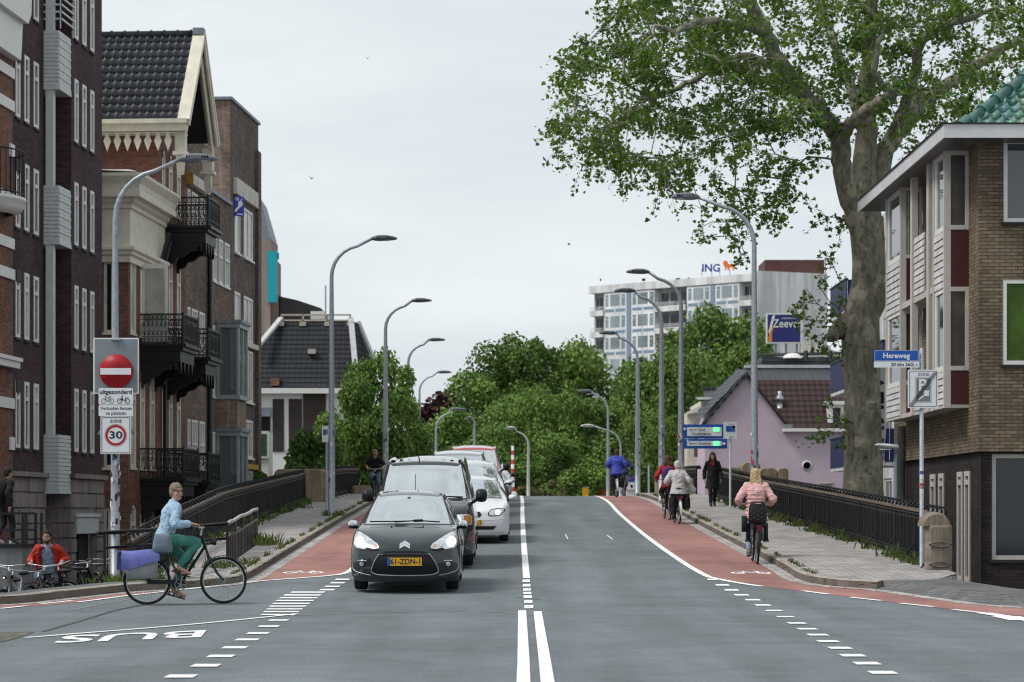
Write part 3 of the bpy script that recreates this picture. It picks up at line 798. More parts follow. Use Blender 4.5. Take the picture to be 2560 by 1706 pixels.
# ---- gabled house, its tiled roof and pierced bargeboards
T = thing("gabled_house", "brick house under a steep dark tiled roof with cream bargeboards and a scalloped eaves board", "house", (0, 0, 0))
gx0, gx1 = 4.25, 8.5
wn = []
for u0, u1 in ((405, 412.5), (422, 431), (442, 451.5)):
    a, c = FC.d(u0), FC.d(u1); wn += [(a, c, 11.4, 13.35), (a, c, 6.95, 9.95), (a, c, 2.75, 5.75), (a, c, -.6, 1.6)]
b = FC.mb(); b.wall(gx0, gx1, -1.1, 13.9, wn, .2)
b.prism([(gx0, 13.9), (gx1, 13.9), ((gx0 + gx1) / 2, 16.9)], -.02, .0)
b.xf = FC.xf @ Matrix(((0, 1, 0, gx0), (1, 0, 0, 0), (0, 0, 1, 0), (0, 0, 0, 1)))
b.wall(-7, 0, 9, 14.3, (), 0)
b.xf = FC.xf @ Matrix(((0, 1, 0, gx1), (1, 0, 0, 0), (0, 0, 1, 0), (0, 0, 0, 1)))
b.wall(-7, 0, -1.1, 14.3, (), 0)
b.build("wall", M_BRICKR, T)
for a, c, z0, z1 in wn: window(FC, T, a, c, z0, z1, o=-.05, bars=(.72,), fw=.11, mats=(M_CREAM, M_GLASS2), arch=.3, sillm=M_CREAM)
ra, rm, rc, ro = 3.72, 6.3, 8.8, 1.07           # near eave, ridge, far eave, overhang
ze, zr = 14.12, 17.4
b = FC.mb()
def tile_slope(b, xe, ze, xr, zr, ylo, yhi, tw=.25, th=.36):   # wavy courses from eave up to ridge
    L_ = math.hypot(xr - xe, zr - ze); n = int(L_ / th); m = int((yhi - ylo) / tw)
    nx, nz = -(zr - ze) / L_ * (1 if xr > xe else -1), abs(xr - xe) / L_
    b.smooth = True
    for i in range(n):
        rows = []
        for t, lift_ in ((i / n, .045), (i / n, .05), ((i + 1) / n + .02, .012)):
            t = min(t, 1)
            row = []
            for j in range(m * 5 + 1):
                ph = j / 5 * 2 * math.pi
                w = (.032 * math.sin(ph) + .014 * math.sin(2 * ph)) + lift_
                y = lerp(ylo, yhi, j / (m * 5))
                row.append((lerp(xe, xr, t) + nx * w, y, lerp(ze, zr, t) + nz * w))
            rows.append(row)
        rows[0] = [(p[0] - nx * .04, p[1], p[2] - nz * .04) for p in rows[0]]
        b.grid(rows)
    b.smooth = False
tile_slope(b, ra, ze, rm, zr, -7, ro - .1)
b.quad((rc, ro, ze), (rm, ro, zr), (rm, -7, zr), (rc, -7, ze))
M_TILE1 = mat("grey_pantile", (.034, .036, .042), .38, var=.3, scale=2.5)
rf = b.build("roof", M_TILE1, T)
b = FC.mb(); b.tube([(rm, -7, zr + .02), (rm, ro - .15, zr + .02)], .13, 8)
for k in range(18): b.tube([(rm, -7 + k * .45, zr + .02), (rm, -7 + k * .45 + .06, zr + .02)], .16, 8)
b.build("ridge_tiles", M_TILE1, rf)
b = FC.mb(); b.box(rm - .2, rm + .2, ro - .3, ro + .06, zr - .02, zr + .2); b.build("ridge_cap", M_LEAD, rf)
b = FC.mb()                                      # bargeboards: a broad cream board on each slope, with a pierced fringe inside
for xe in (ra, rc):
    s = 1 if xe == ra else -1
    d_ = Vector((rm - xe, 0, zr - ze)).normalized()
    b.prism([(xe - s * .05, ze - .1), (rm, zr + .09), (rm, zr - .26), (xe + s * .17, ze - .17)], ro, ro + .07)
    b.prism([(xe - s * .1, ze + .02), (rm, zr + .16), (rm, zr + .02), (xe - s * .0, ze - .08)], ro - .3, ro + .10)
    n = 13
    for k in range(n):
        t = (k + .6) / (n + 1.2); c = Vector((lerp(xe + s * .22, rm, t), 0, lerp(ze - .17, zr - .28, t)))
        w = .13
        b.prism([(c.x - w, c.z + .12), (c.x + w, c.z + .12), (c.x + w * .55, c.z - .12), (c.x + w, c.z - .24), (c.x, c.z - .46), (c.x - w, c.z - .24), (c.x - w * .55, c.z - .12)], ro - .12, ro - .07)
b.build("bargeboard", M_CREAM, T)
b = FC.mb()                                      # gutter, soffit and the scalloped board under the eaves
b.box(ra - .22, ra + .02, -7, ro + .02, ze - .12, ze + .02); b.box(ra - .13, ra + .1, -7, ro - .02, ze - .36, ze - .12)
b.box(ra, gx0 + .1, -7, ro - .1, ze - .42, ze - .38)
b.build("eaves_gutter", M_CREAM, T)
b = FC.mb()
for k in range(19):
    y = ro - .62 - k * .335
    b.add([(ra - .02, y + dy, ze - .38 + dz) for dy, dz in ((-.10, 0), (.10, 0), (.05, -.12), (.125, -.28), (.06, -.46), (0, -.62), (-.06, -.46), (-.125, -.28), (-.05, -.12))] + [(ra + .03, y + dy, ze - .38 + dz) for dy, dz in ((-.10, 0), (.10, 0), (.05, -.12), (.125, -.28), (.06, -.46), (0, -.62), (-.06, -.46), (-.125, -.28), (-.05, -.12))],
          [list(range(9)), list(range(9, 18))] + [(i, (i + 1) % 9, 9 + (i + 1) % 9, 9 + i) for i in range(9)])
b.build("scalloped_board", M_CREAM, T)
for xq in (ra + .25, rc - .25):
    b = FC.mb(); b.box(xq - .16, xq + .16, ro - .42, ro - .08, ze - 1.0, ze - .2); b.box(xq - .22, xq + .22, ro - .48, ro - .02, ze - 1.12, ze - 1.0)
    b.prism([(xq - .16, ze - 1.12), (xq + .16, ze - 1.12), (xq, ze - 1.75)], ro - .38, ro - .14)
    pass
    b.build("eaves_pendant", M_CREAM, T)
balcony(FC, T, 5.5, 7.45, 6.5, 1.42); balcony(FC, T, 5.5, 7.45, 10.88, 1.42); balcony(FC, T, 5.5, 7.45, 2.36, 1.42)

# ---- brown brick house with small-paned windows
T = thing("brown_house", "brown brick house with glazed bays between the gabled house and flat-roofed block", "house", (0, 0, 0))
wn = []
for u0, u1 in ((468, 475), (479, 493.5), (498, 511.5)):
    a, c = FC.d(u0), FC.d(u1); wn += [(a, c, 6.1, 8.5), (a, c, 2.9, 4.6), (a, c, 10.9, 12.6)]
for u0, u1 in ((531.5, 542), (546, 557), (561, 573.5)):
    a, c = FC.d(u0), FC.d(u1); wn += [(a, c, 9.85, 11.5)]
wn.append((FC.d(531.5), FC.d(537), 5.6, 8.2)); wn.append((FC.d(531.5), FC.d(537), 1.9, 4.3))
fx0, fx1 = 8.5, 16.95
b = FC.mb(); b.wall(fx0, FC.d(522), -1.1, 14.6, wn, .12)
b.wall(FC.d(522), fx1, -1.1, 13.0, wn, .12)
b.quad((FC.d(522), 0, 12.9), (FC.d(522), 0, 14.6), (FC.d(522), -5, 14.6), (FC.d(522), -5, 12.9)); b.quad((FC.d(522), 0, 13), (fx1, 0, 13), (fx1, -6, 13), (FC.d(522), -6, 13)); b.quad((fx0, 0, 14.6), (FC.d(522), 0, 14.6), (FC.d(522), -5, 14.6), (fx0, -5, 14.6))
b.build("wall", M_BRICKB, T)
for a, c, z0, z1 in wn: window(FC, T, a, c, z0, z1, o=-.04, cols=2 if c - a > .7 else 1, bars=(.5,) if z0 < 9 else (.6,), fw=.09, mats=(M_FRAME, M_GLASS2), sillm=M_FRAME)
b = FC.mb(); b.box(FC.d(522) - .1, fx1 - .02, -.2, .1, 13.0, 13.14); b.build("parapet_coping", M_LEAD, T)
b = FC.mb(); b.tube([(FC.d(518), .1, -1), (FC.d(518), .1, 14.4)], .09, 6); b.build("downpipe", M_BLACK, T)
b = FC.mb(); b.box(FC.d(466), FC.d(511), -.0, .22, 12.75, 13.1); b.mi = 1; b.box(FC.d(466) - .14, FC.d(466) - .002, 0, .26, 12.72, 13.12); b.build("lintel_beam", [M_CONC, M_YEL], T)
for zl, zh in ((1.35, 4.25), (5.6, 8.25)):      # glazed bays
    xa, xb, p = 14.3, 16.0, .8
    b = FC.mb()
    for x, y in ((xa, p), (xb, p), (xa, .05), (xb, .05), ((xa + xb) / 2, p)): b.box(x - .05, x + .05, y - .05, y + .05, zl, zh)
    for z in (zl, zh): b.box(xa - .08, xb + .08, 0, p + .08, z - .08, z + .08)
    b.mi = 1; b.quad((xa, 0, zl), (xa, p, zl), (xa, p, zh), (xa, 0, zh)); b.quad((xa, p, zl), (xb, p, zl), (xb, p, zh), (xa, p, zh)); b.quad((xb, 0, zl), (xb, p, zl), (xb, p, zh), (xb, 0, zh))
    b.mi = 2; b.box(xa - .15, xb + .15, 0, p + .16, zh + .08, zh + .2)
    b.mi = 0
    b.build("bay_window", [mat("grey_frame", (.33, .35, .37), .4), mat("bay_glass", (.10, .13, .13), .03, var=0, spec=.9), M_LEAD], T)
for z0, z1 in ((4.34, 5.5), (-1.1, 1.25)):
    b = FC.mb(); b.box(14.25, 16.05, 0, .78, z0, z1); b.build("bay_apron", M_BRICKT, T)

# ---- tall flat-roofed block
T = thing("flat_roofed_block", "tall flat-roofed dark brick block with pairs of white windows and concrete lintels", "building", (0, 0, 0))
hx0, hx1 = 17.0, 23.1
cols_ = ((FC.d(586), FC.d(599.5)), (FC.d(609), FC.d(631)))
rows_ = ((11.35, 13.3), (8.05, 9.85), (5.7, 7.75), (3.5, 5.0), (1.25, 3.0), (-.5, .8))
wn = [(a, c, z0, z1) for a, c in cols_ for z0, z1 in rows_]
b = FC.mb(); b.wall(hx0, hx1, -1.1, 17.05, wn, .14)
b.quad((hx1, 0, -1.1), (hx1, 0, 17.05), (hx1, -8, 17.05), (hx1, -8, -1.1)); b.quad((hx0, 0, 17.05), (hx1, 0, 17.05), (hx1, -8, 17.05), (hx0, -8, 17.05))
b.box(hx1 - .75, hx1 - .1, .002, .14, -1.1, 15.9); b.box(hx1 - .05, hx1 + 1.4, -1.0, -.12, -1.1, 14.9)
b.build("wall", M_BRICKK, T)
b = FC.mb(); b.quad((hx0, 0, 10), (hx0, 0, 17.05), (hx0, -8, 17.05), (hx0, -8, 10)); b.build("side_wall", M_BRICKT, T)
b = FC.mb(); b.box(hx0 - .08, hx1 + .08, -8, .08, 17.05, 17.16); b.build("roof_coping", M_LEAD, T)
for a, c, z0, z1 in wn: window(FC, T, a, c, z0, z1, o=-.04, cols=2 if c - a > 1.3 else 1, fw=.1, mats=(M_FRAME, M_GLASS2), sillm=M_FRAME, sd=.1)
for z, m in ((13.55, M_CONC), (7.85, M_CONC), (3.05, M_YEL)):
    b = FC.mb(); b.box(cols_[0][0] - .3, cols_[1][1] + .5, .005, .16, z, z + (.62 if z > 13 else .2)); b.build("lintel_beam", m, T)
M_BLUE = mat("poster_blue", (.028, .035, .36), .5, var=.05)
a, c = cols_[0]
T2 = thing("window_poster", "blue poster of a pointing white hand in the top window of the dark brick block", "poster", (0, 0, 0))
FP = Facade(FC.o[0] + FC.t[0] * a + FC.n[0] * .02, FC.o[1] + FC.t[1] * a + FC.n[1] * .02, .8, .6)
FP.xf = FC.xf @ Matrix.Translation((a - .12, .03, 12.72)) @ Matrix.Rotation(R(38), 4, 'Z') @ Matrix.Diagonal((.52, .5, .47, 1))
b = FP.mb(); b.box(0, .92, -.02, .0, 0, 1.62); b.build("board", M_BLUE, T2)
b = FP.mb(); b.prism([(.03, .28), (.03, .5), (.32, .8), (.36, 1.15), (.5, 1.22), (.72, 1.5), (.76, 1.46), (.62, 1.22), (.78, 1.2), (.8, .95), (.62, .8), (.45, .66), (.18, .38)], .002, .008); b.text("OIJ", .3, .24, 1.38, .005, bold=.012); b.box(.25, .8, .002, .007, .13, .22)
for i in range(len(b.f)): pass
b.build("print", M_FRAME, T2)
# ============================================================ right-hand corner building
M_BRICKY = mat("yellow_brick", (.185, .142, .094), .85, var=.30, kind='brick', mortar=(.075, .065, .052), bw=.25, rh=.075, ms=.011)
M_BRICKN = mat("black_brick", (.030, .024, .022), .7, var=.35, kind='brick', mortar=(.014, .012, .012), bw=.25, rh=.075)
M_SLAT = mat("weathered_white_slats", (.50, .49, .50), .6, var=.28, scale=3)
M_MAROON = mat("maroon_panel", (.060, .012, .014), .5, var=.2)
M_POST = mat("white_post", (.46, .43, .40), .5, var=.08)
M_SOFF = mat("dark_soffit", (.09, .085, .08), .35, var=.2)
M_FASC = mat("fascia_white", (.56, .56, .58), .45, var=.1, scale=2)
M_GREEN = mat("glazed_green_tiles", (.075, .20, .145), .4, var=.55, scale=4.5, coat=.1)
M_GREENR = mat("glazed_green_ridge", (.05, .14, .12), .38, var=.3, scale=3, coat=.15)
M_SKYGL = mat("sky_glass", (.05, .06, .065), .04, var=0, spec=1.0)
M_BLIND = mat("green_blind", (.055, .115, .012), .5, var=.35, scale=1.6)
M_CURT = mat("pale_curtain", (.26, .33, .28), .8, var=.35, scale=4)
RX, RY = 9.8, 50.8
FR = Facade(RX, RY, 0, 1, flip=True)            # front towards the road: y outward is -X
assert FR.n[0] < 0
T = thing("corner_building", "yellow brick corner building with white slatted oriel bays, maroon panels and a green tiled roof", "building", (0, 0, 0))
GZ = -1.15
zb = 2.64
b = FR.mb()
b.wall(0, 11.2, zb, 9.2, [(1.05, 2.5, 3.7, 9.05), (6.9, 9.2, 3.7, 9.05)], .05)
fx = Matrix(((1, 0, 0, RX), (0, -1, 0, RY), (0, 0, 1, 0), (0, 0, 0, 1)))      # camera-facing side: x to the right, y towards the camera
def zr_(v): return ZV(v, RY)
def xr_(u): return XU(u, RY) - RX
sw = [(xr_(2509), xr_(2509) + 2.2, zr_(556), zr_(349)), (xr_(2507), xr_(2507) + 2.2, zr_(912), zr_(699))]
b.xf = fx; b.wall(0, 9, zb, 9.2, sw, .1)
b.build("wall", M_BRICKY, T)
b = FR.mb(); dw = [(4.35, 5.0), (5.45, 6.1), (1.2, 1.8), (2.05, 2.65)]
b.xf = FR.xf @ Matrix.Translation((0, -.06, 0))
nw = [(a, c, -.15, 2.25) for a, c in dw]
b.wall(0, 11.2, GZ, zb, nw, .12)
b.xf = fx @ Matrix.Translation((.06, -.06, 0)); bw = (xr_(2474), xr_(2474) + 3.2, ZV(1400, RY), ZV(1135, RY)); b.wall(0, 9, GZ, zb, [bw], .12)
b.build("ground_floor_wall", M_BRICKN, T)
b = MB(); b.quad((RX - .001, RY, zb), (RX + 9, RY, zb), (RX + 9, RY + .07, zb - .001), (RX, RY + .07, zb - .001)); b.box(RX - .04, RX + 9, RY - .04, RY + 11, zb - .012, zb + .0); b.build("brick_shelf", M_BRICKN, T)
FRs = Facade(RX, RY, 1, 0); FRs.xf = fx
w = window(FRs, T, *sw[0], o=-.07, fw=.085, mats=(M_FRAME, M_SKYGL), sillm=M_SILL)
b = MB(); b.lathe([(0, 0), (.05, .01), (.062, .06), (.05, .11), (0, .12)], (XU(2536, RY), RY + .2, sw[0][2] + .1), 10); b.build("ornament", M_FRAME, w)
w = window(FRs, T, *sw[1], o=-.07, fw=.085, mats=(M_FRAME, M_BLIND), sillm=M_SILL)
b = MB(fx.copy())
for k in range(40):
    z = lerp(sw[1][2] + .1, sw[1][3] - .1, k / 40); b.box(sw[1][0] + .1, sw[1][1], -.05, -.042, z, z + .032)
b.build("blind", M_BLIND, w)
b = MB(fx @ Matrix.Translation((.06, -.06, 0))); F2 = Facade(RX, RY, 1, 0); F2.xf = b.xf.copy()
window(F2, T, *bw, o=-.1, fw=.09, mats=(M_POST, M_GLASS), sill=True)
F3 = Facade(RX, RY, 0, 1, flip=True); F3.xf = FR.xf @ Matrix.Translation((0, -.06, 0))
for q in nw:
    w = window(F3, T, *q, o=-.03, fw=.11, mats=(M_POST, M_GLASS), bars=(.9,))
# oriel bays
def oriel(x0, x1, p, tag_):
    zt = 9.12; lv = [3.68, 4.40, 6.20, 7.42]     # underside, sill, panel bottom, panel top
    fl = MB(FR.xf.copy()); fl.box(x0 + .01, x1 - .01, -.02, p - .01, 3.605, 3.675); bay = fl.build("oriel_bay", M_POST, T)
    b = FR.mb()
    for x, y in ((x0, p), (x1 - .13, p)): b.box(x, x + .13, y - .13, y + .01, 3.6, zt)
    b.build("corner_post", M_POST, bay)
    for za, zb_ in ((3.68, 4.40), (6.20, 7.42)):
        b = FR.mb(); n = int(round((zb_ - za) / .145))
        for k in range(n):
            z0 = lerp(za, zb_, k / n); z1 = lerp(za, zb_, (k + 1) / n) - .014
            b.add([(x0 + .13, p - .03, z0), (x1 - .13, p - .03, z0), (x1 - .13, p + .005, z0), (x0 + .13, p + .005, z0), (x0 + .13, p - .04, z1), (x1 - .13, p - .04, z1), (x1 - .13, p - .015, z1), (x0 + .13, p - .015, z1)],
                  [(0, 3, 2, 1), (4, 5, 6, 7), (0, 1, 5, 4), (1, 2, 6, 5), (2, 3, 7, 6), (3, 0, 4, 7)])
        b.mi = 1; b.box(x0 + .1, x1 - .1, p - .08, p - .035, za, zb_)
        b.build("slatted_panel", [M_SLAT, M_MAROON], bay)
        b = FR.mb()
        for k in range(n):
            z0 = lerp(za, zb_, k / n); b.box(x0 + .02, x0 + .05, 0, p - .13, z0 + .006, lerp(za, zb_, (k + 1) / n))
        b.mi = 1; b.box(x0 + .0, x0 + .022, 0, p - .13, za, zb_); b.build("side_panel", [M_MAROON, M_MAROON], bay)
    for k_, (za, zb_) in enumerate(((4.40, 6.20), (7.42, zt))):
        b = FR.mb()
        b.box(x0 + .13, x1 - .13, p - .09, p - .02, za, za + .12); b.box(x0 + .13, x1 - .13, p - .09, p - .02, zb_ - .1, zb_)
        b.box(x1 - .27, x1 - .13, p - .09, p - .03, za, zb_)
        b.mi = 1; b.quad((x0 + .13, p - .06, za), (x1 - .13, p - .06, za), (x1 - .13, p - .06, zb_), (x0 + .13, p - .06, zb_))
        b.build("window", [M_FRAME, M_SKYGL], bay)
        b = FR.mb()
        b.box(x0 - .012, x0 + .06, .085, p - .13, za + .003, za + .1); b.box(x0 - .01, x0 + .06, .006, .08, za + .003, zb_ - .003); b.box(x0 - .012, x0 + .06, .085, p - .13, zb_ - .1, zb_ - .003)
        b.mi = 1; b.quad((x0 + .03, 0, za), (x0 + .03, p - .1, za), (x0 + .03, p - .1, zb_), (x0 + .03, 0, zb_))
        w = b.build("side_window", [M_POST, mat("dim_side_glass", (.055, .05, .042), .25, var=.4, scale=2)], bay)
        if k_ == tag_:
            b = FR.mb()
            for k in range(6): b.box(x0 + .004, x0 + .024, .12 + k * .065, .165 + k * .065, za + .12, zb_ - .12)
            b.build("curtain", M_CURT, w)
oriel(1.05, 2.5, .52, 5)
oriel(6.9, 9.2, .52, 1)
# balcony between the bays
b = FR.mb()
for z0, n in ((6.35, 9),):
    for k in range(n):
        za = z0 + k * .15
        b.add([(3.75, .48, za), (5.1, .48, za), (5.1, .52, za), (3.75, .52, za), (3.75, .47, za + .135), (5.1, .47, za + .135), (5.1, .5, za + .135), (3.75, .5, za + .135)],
              [(0, 3, 2, 1), (4, 5, 6, 7), (0, 1, 5, 4), (1, 2, 6, 5), (2, 3, 7, 6), (3, 0, 4, 7)])
b.build("balcony_parapet", M_SLAT, T)
b = FR.mb(); b.box(2.5, 6.9, 0, .5, 6.2, 6.34); b.build("balcony_floor", M_POST, T)
b = FR.mb(); b.box(2.5, 6.9, 0, .5, 3.6, 3.7); b.build("balcony_floor", M_POST, T)
b = FR.mb()
for k in range(5):
    za = 3.7 + k * .15; b.box(3.75, 5.1, .48, .52, za, za + .135)
b.build("balcony_parapet", M_SLAT, T)
for x in (2.95, 5.15):
    b = FR.mb(); b.box(x, x + .28, .4, .54, 3.6, 9.12); b.build("balcony_post", M_POST, T)
b = FR.mb(); b.tube([(9.45, .1, 3.5), (9.45, .1, 1.5)], .1, 8); b.box(9.2, 9.6, .0, .3, 1.2, 1.6); b.tube([(9.4, .12, 1.2), (9.4, .12, .55)], .11, 8); b.build("downpipe", mat("grey_pipe", (.22, .23, .24), .5), T)
# eaves: soffit, fascia, gutter edge and the hipped green roof
ex, ey, ez = 8.92, 49.95, 9.12
b = MB(); b.box(ex + .03, RX + 9, ey + .03, RY + 11.6, ez, ez + .03); b.build("soffit", M_SOFF, T)
b = MB(); b.box(ex, ex + .03, ey, RY + 11.6, ez - .02, ez + .26); b.box(ex + .03, RX + 9, ey, ey + .03, ez - .02, ez + .26); b.mi = 1; b.box(ex - .03, ex + .2, ey - .03, RY + 11.6, ez + .26, ez + .29); b.box(ex + .2, RX + 9, ey - .03, ey + .2, ez + .26, ez + .29); b.build("fascia", [M_FASC, M_SILL], T)
# tiled slopes rise from the eaves towards a ridge over the middle of the building
rp = .80                                        # rise per metre run
hx, hy = ex + .55, ey + .55
b = MB()
th, tw = .30, .245
n = 17; sl = math.hypot(1, rp)
nz = 1 / sl; nh = rp / sl
for i in range(n):                              # slope facing the camera
    ra_, rb_ = i * th / sl, (i + 1) * th / sl + .02
    x_hip = hx + i * th / sl + .04
    m = int((RX + 9 - x_hip) / tw)
    for j in range(m):
        xs = x_hip + ((j) * tw) - (.0 if i == 0 else (x_hip - hx) % tw) 
        dz = random.uniform(-.006, .006)
        rows = []
        for r, lf in ((ra_, .0), (ra_, .055), (rb_, .014)):
            rows.append([(xs + tw * q, hy + r - nh * (lf + w_), ez + .30 + r * rp + nz * (lf + w_) + dz) for q, w_ in ((0, .05), (.16, .06), (.26, .012), (.45, -.022), (.62, -.026), (.8, -.005), (.95, .035), (1.02, .05))])
        b.mi = random.choice((0, 0, 0, 1, 1, 2, 3)); b.smooth = True; b.grid(rows)
M_G = [M_GREEN, mat("glazed_teal_tiles", (.08, .17, .17), .4, var=.5, scale=5, coat=.1), mat("glazed_pale_tiles", (.17, .25, .19), .4, var=.45, scale=6, coat=.1), mat("glazed_dark_tiles", (.03, .11, .075), .4, var=.5, scale=5, coat=.1)]
b.mi = 0; b.smooth = False
b.quad((hx, hy, ez + .3), (hx, RY + 11.6, ez + .3), (hx + 6, RY + 11.6, ez + .3 + 6 * rp), (hx + 6, hy + 6, ez + .3 + 6 * rp))
rf = b.build("roof", M_G, T)
b = MB()                                        # hip capping: overlapping half-round tiles
for k in range(15):
    t0, t1 = .05 + k * .36, .05 + k * .36 + .42
    p0, p1 = Vector((hx + t0, hy + t0, ez + .34 + t0 * rp)), Vector((hx + t1, hy + t1, ez + .34 + t1 * rp))
    b.tube([p0, p0 + (p1 - p0) * .12, p0 + (p1 - p0) * .13, p1], [.15, .15, .128, .118], 12)
b.build("hip_tiles", M_GREENR, rf)
b = MB(); b.tube([(hx - .12, hy - .1, ez + .28), (hx + .06, hy + .06, ez + .46)], [.13, .12], 12); b.build("hip_end", M_GREENR, rf)

# ---- white apartment building with navy balconies behind the plane tree
M_WHITEW = mat("white_render", (.55, .56, .56), .7, var=.12, kind='rough', scale=1.5)
M_NAVY = mat("navy_balcony", (.012, .020, .085), .5, var=.2)
T = thing("balcony_apartments", "white apartment building with navy blue slatted balconies behind the plane tree", "building", (0, 0, 0))
AX, AY0, AY1 = 12.75, 68.0, 90.0
FW = Facade(AX, AY0, 0, 1, flip=True)
zs_ = [.3 + 2.75 * k for k in range(4)]
b = FW.mb(); wn = []
for z in zs_:
    for x in (1.2, 5.2, 9.2, 13.2, 17.2): wn.append((x, x + 1.7, z + .4, z + 2.2))
b.wall(0, AY1 - AY0, -1.1, 11.6, wn, .15); b.xf = Matrix(((1, 0, 0, AX), (0, -1, 0, AY0), (0, 0, 1, 0), (0, 0, 0, 1))); b.wall(0, 10, -1.1, 11.6, (), 0)
b.xf = Matrix.Identity(4); b.quad((AX, AY1, -1.1), (AX + 10, AY1, -1.1), (AX + 10, AY1, 11.6), (AX, AY1, 11.6)); b.quad((AX, AY0, 11.6), (AX + 10, AY0, 11.6), (AX + 10, AY1, 11.6), (AX, AY1, 11.6))
b.build("wall", M_WHITEW, T)
for q in wn: window(FW, T, *q, o=-.1, cols=2, fw=.09, mats=(M_FRAME, M_GLASS), sill=False)
for z in zs_:
    for x0, x1 in ((-.6, 3.6), (8.2, 12.2), (16.6, 20.8)):
        b = FW.mb(); b.box(x0, x1, 0, 1.05, z - .22, z - .04); b.mi = 1
        n = int((x1 - x0) / .16)
        for k in range(n): b.box(lerp(x0, x1, k / n) + .01, lerp(x0, x1, (k + 1) / n) - .01, 1.02, 1.06, z - .1, z + .95)
        for k in range(6): b.box(x0 - .01, x0 + .03, k * .17 + .01, k * .17 + .16, z - .1, z + .95)
        b.box(x0, x1, .98, 1.1, z + .95, z + 1.0)
        b.build("balcony", [M_WHITEW, M_NAVY], T)
# ---- hanging banner on it
M_BANN = mat("banner_white", (.62, .62, .62), .6, var=.04)
M_INK = mat("banner_ink", (.022, .014, .03), .6, var=.05)
T = thing("banner", "long white vertical banner with dark letters between the trunk and oriel bays", "banner", (0, 0, 0))
by = 67.4; bx0, bx1 = XU(2160, by), XU(2215, by); bz1, bz0 = ZV(900, by), ZV(1162, by)
b = MB(); b.prism([(bx0, bz1), (bx1 - .03, bz1), (bx1, lerp(bz0, bz1, .3)), (bx1 - .1, bz0), (bx0 + .25, bz0 + .15)], by, by + .02); b.build("cloth", M_BANN, T)
b = MB(); t = MB(); t.text("VENFR", .52, 0, 0, 0, bold=.012)
for x, y, z in t.v: b.v.append((bx0 + .36 - z * 1.15, by - .004, lerp(bz0, bz1, .45) - x * 1.42 + .1))
for f in t.f: b.f.append(list(f)); b.m.append(0); b.sm.append(False)
b.build("lettering", M_INK, T)
b = MB(); b.box(bx0 + .05, bx0 + .3, by - .004, by - .001, bz1 - .3, bz1 - .05); b.build("orange_badge", mat("badge_orange", (.55, .13, .02), .6), T)

# ============================================================ far buildings
M_PINK = mat("mauve_render", (.49, .395, .46), .85, var=.10, kind=None, scale=.5)
M_MTILE = mat("maroon_roof_tiles", (.050, .024, .026), .6, var=.2, kind='tiles', tw=.33, th=.40)
M_GTILE = mat("slate_roof_tiles", (.055, .06, .068), .5, var=.2, kind='tiles', tw=.33, th=.40)
Y = 128.0
def X_(u): return XU(u, Y)
def Z_(v): return ZV(v, Y)
T = thing("mauve_house", "mauve rendered house with a pointed gable and a maroon mansard roof", "house", (0, 0, 0))
b = MB()
gx = [(X_(1762), Z_(1057)), (X_(1866), Z_(938)), (X_(1966), Z_(1068)), (X_(2115), Z_(1072)), (X_(2115), -1.1), (X_(1762), -1.1)]
b.prism(gx, Y, Y + 9)
b.build("wall", M_PINK, T)
yb = Y + 3.2
b = MB()                                        # mansard: steep maroon slope, grey upper slope
b.quad((X_(1966), Y - .15, Z_(1068)), (X_(2140), Y - .15, Z_(1072)), (X_(2140), yb - 1.0, Z_(945)), (X_(1872), yb - 1.0, Z_(945)))
b.quad((X_(1966), Y - .15, Z_(1068)), (X_(1872), yb - 1.0, Z_(945)), (X_(1872), Y - .1, Z_(938)), (X_(1940), Y - .1, Z_(1035)))
b.build("mansard_slope", M_MTILE, T)
b = MB(); b.quad((X_(1872), yb - 1.0, Z_(945)), (X_(2140), yb - 1.0, Z_(945)), (X_(2140), yb + 1.5, Z_(906)), (X_(1885), yb + 1.5, Z_(906)))
b.build("upper_slope", M_GTILE, T)
b = MB(); b.box(X_(1882), X_(2140), yb + 1.2, yb + 1.7, Z_(908), Z_(900)); b.build("ridge_flashing", mat("pale_zinc", (.45, .46, .48), .5), T)
b = MB(); b.bar((X_(1742), Y - .1, Z_(1080)), (X_(1868), Y - .1, Z_(932)), .5, .16); b.quad((X_(1735), Y + .2, Z_(1064)), (X_(1866), Y + .2, Z_(928)), (X_(1872), Y + 6, Z_(905)), (X_(1770), Y + 6, Z_(1005))); b.build("gable_slope", M_GTILE, T)
b = MB(); b.bar((X_(1866), Y - .12, Z_(936)), (X_(1968), Y - .12, Z_(1066)), .3, .1); b.build("gable_trim", M_SILL, T)
b = MB(); b.box(X_(1956), X_(2115), Y - .5, Y - .02, Z_(1080), Z_(1072)); b.mi = 1; b.box(X_(1958), X_(1980), Y - .45, Y - .1, Z_(1071), Z_(1062)); b.build("gutter", [M_FRAME, M_LEAD], T)
b = MB(); b.lathe([(0, -.02), (.27, -.02), (.27, .03), (.2, .03), (.2, -.015)], (X_(2017), Y - .02, Z_(1164)), 20, axis='y'); b.mi = 1; b.lathe([(0, -.03), (.19, -.03)], (X_(2017), Y - .025, Z_(1164)), 20, axis='y'); b.build("round_window", [M_FRAME, M_GLASS], T)
yd = Y + .6
b = MB(); b.box(X_(2070), X_(2110), yd - .5, yd + 1.5, Z_(1068), Z_(1012)); b.box(X_(2064), X_(2114), yd - .65, yd + 1.5, Z_(1012), Z_(1003)); b.mi = 1; b.box(X_(2083), X_(2102), yd - .54, yd - .45, Z_(1060), Z_(1020)); b.build("dormer", [M_FRAME, M_GLASS], T)
b = MB(); q = .35; b.quad((X_(2016), Y + .8, Z_(1050)), (X_(2038), Y + .8, Z_(1050)), (X_(2034), Y + 1.05, Z_(1032)), (X_(2014), Y + 1.05, Z_(1032))); b.build("skylight", M_FRAME, T)
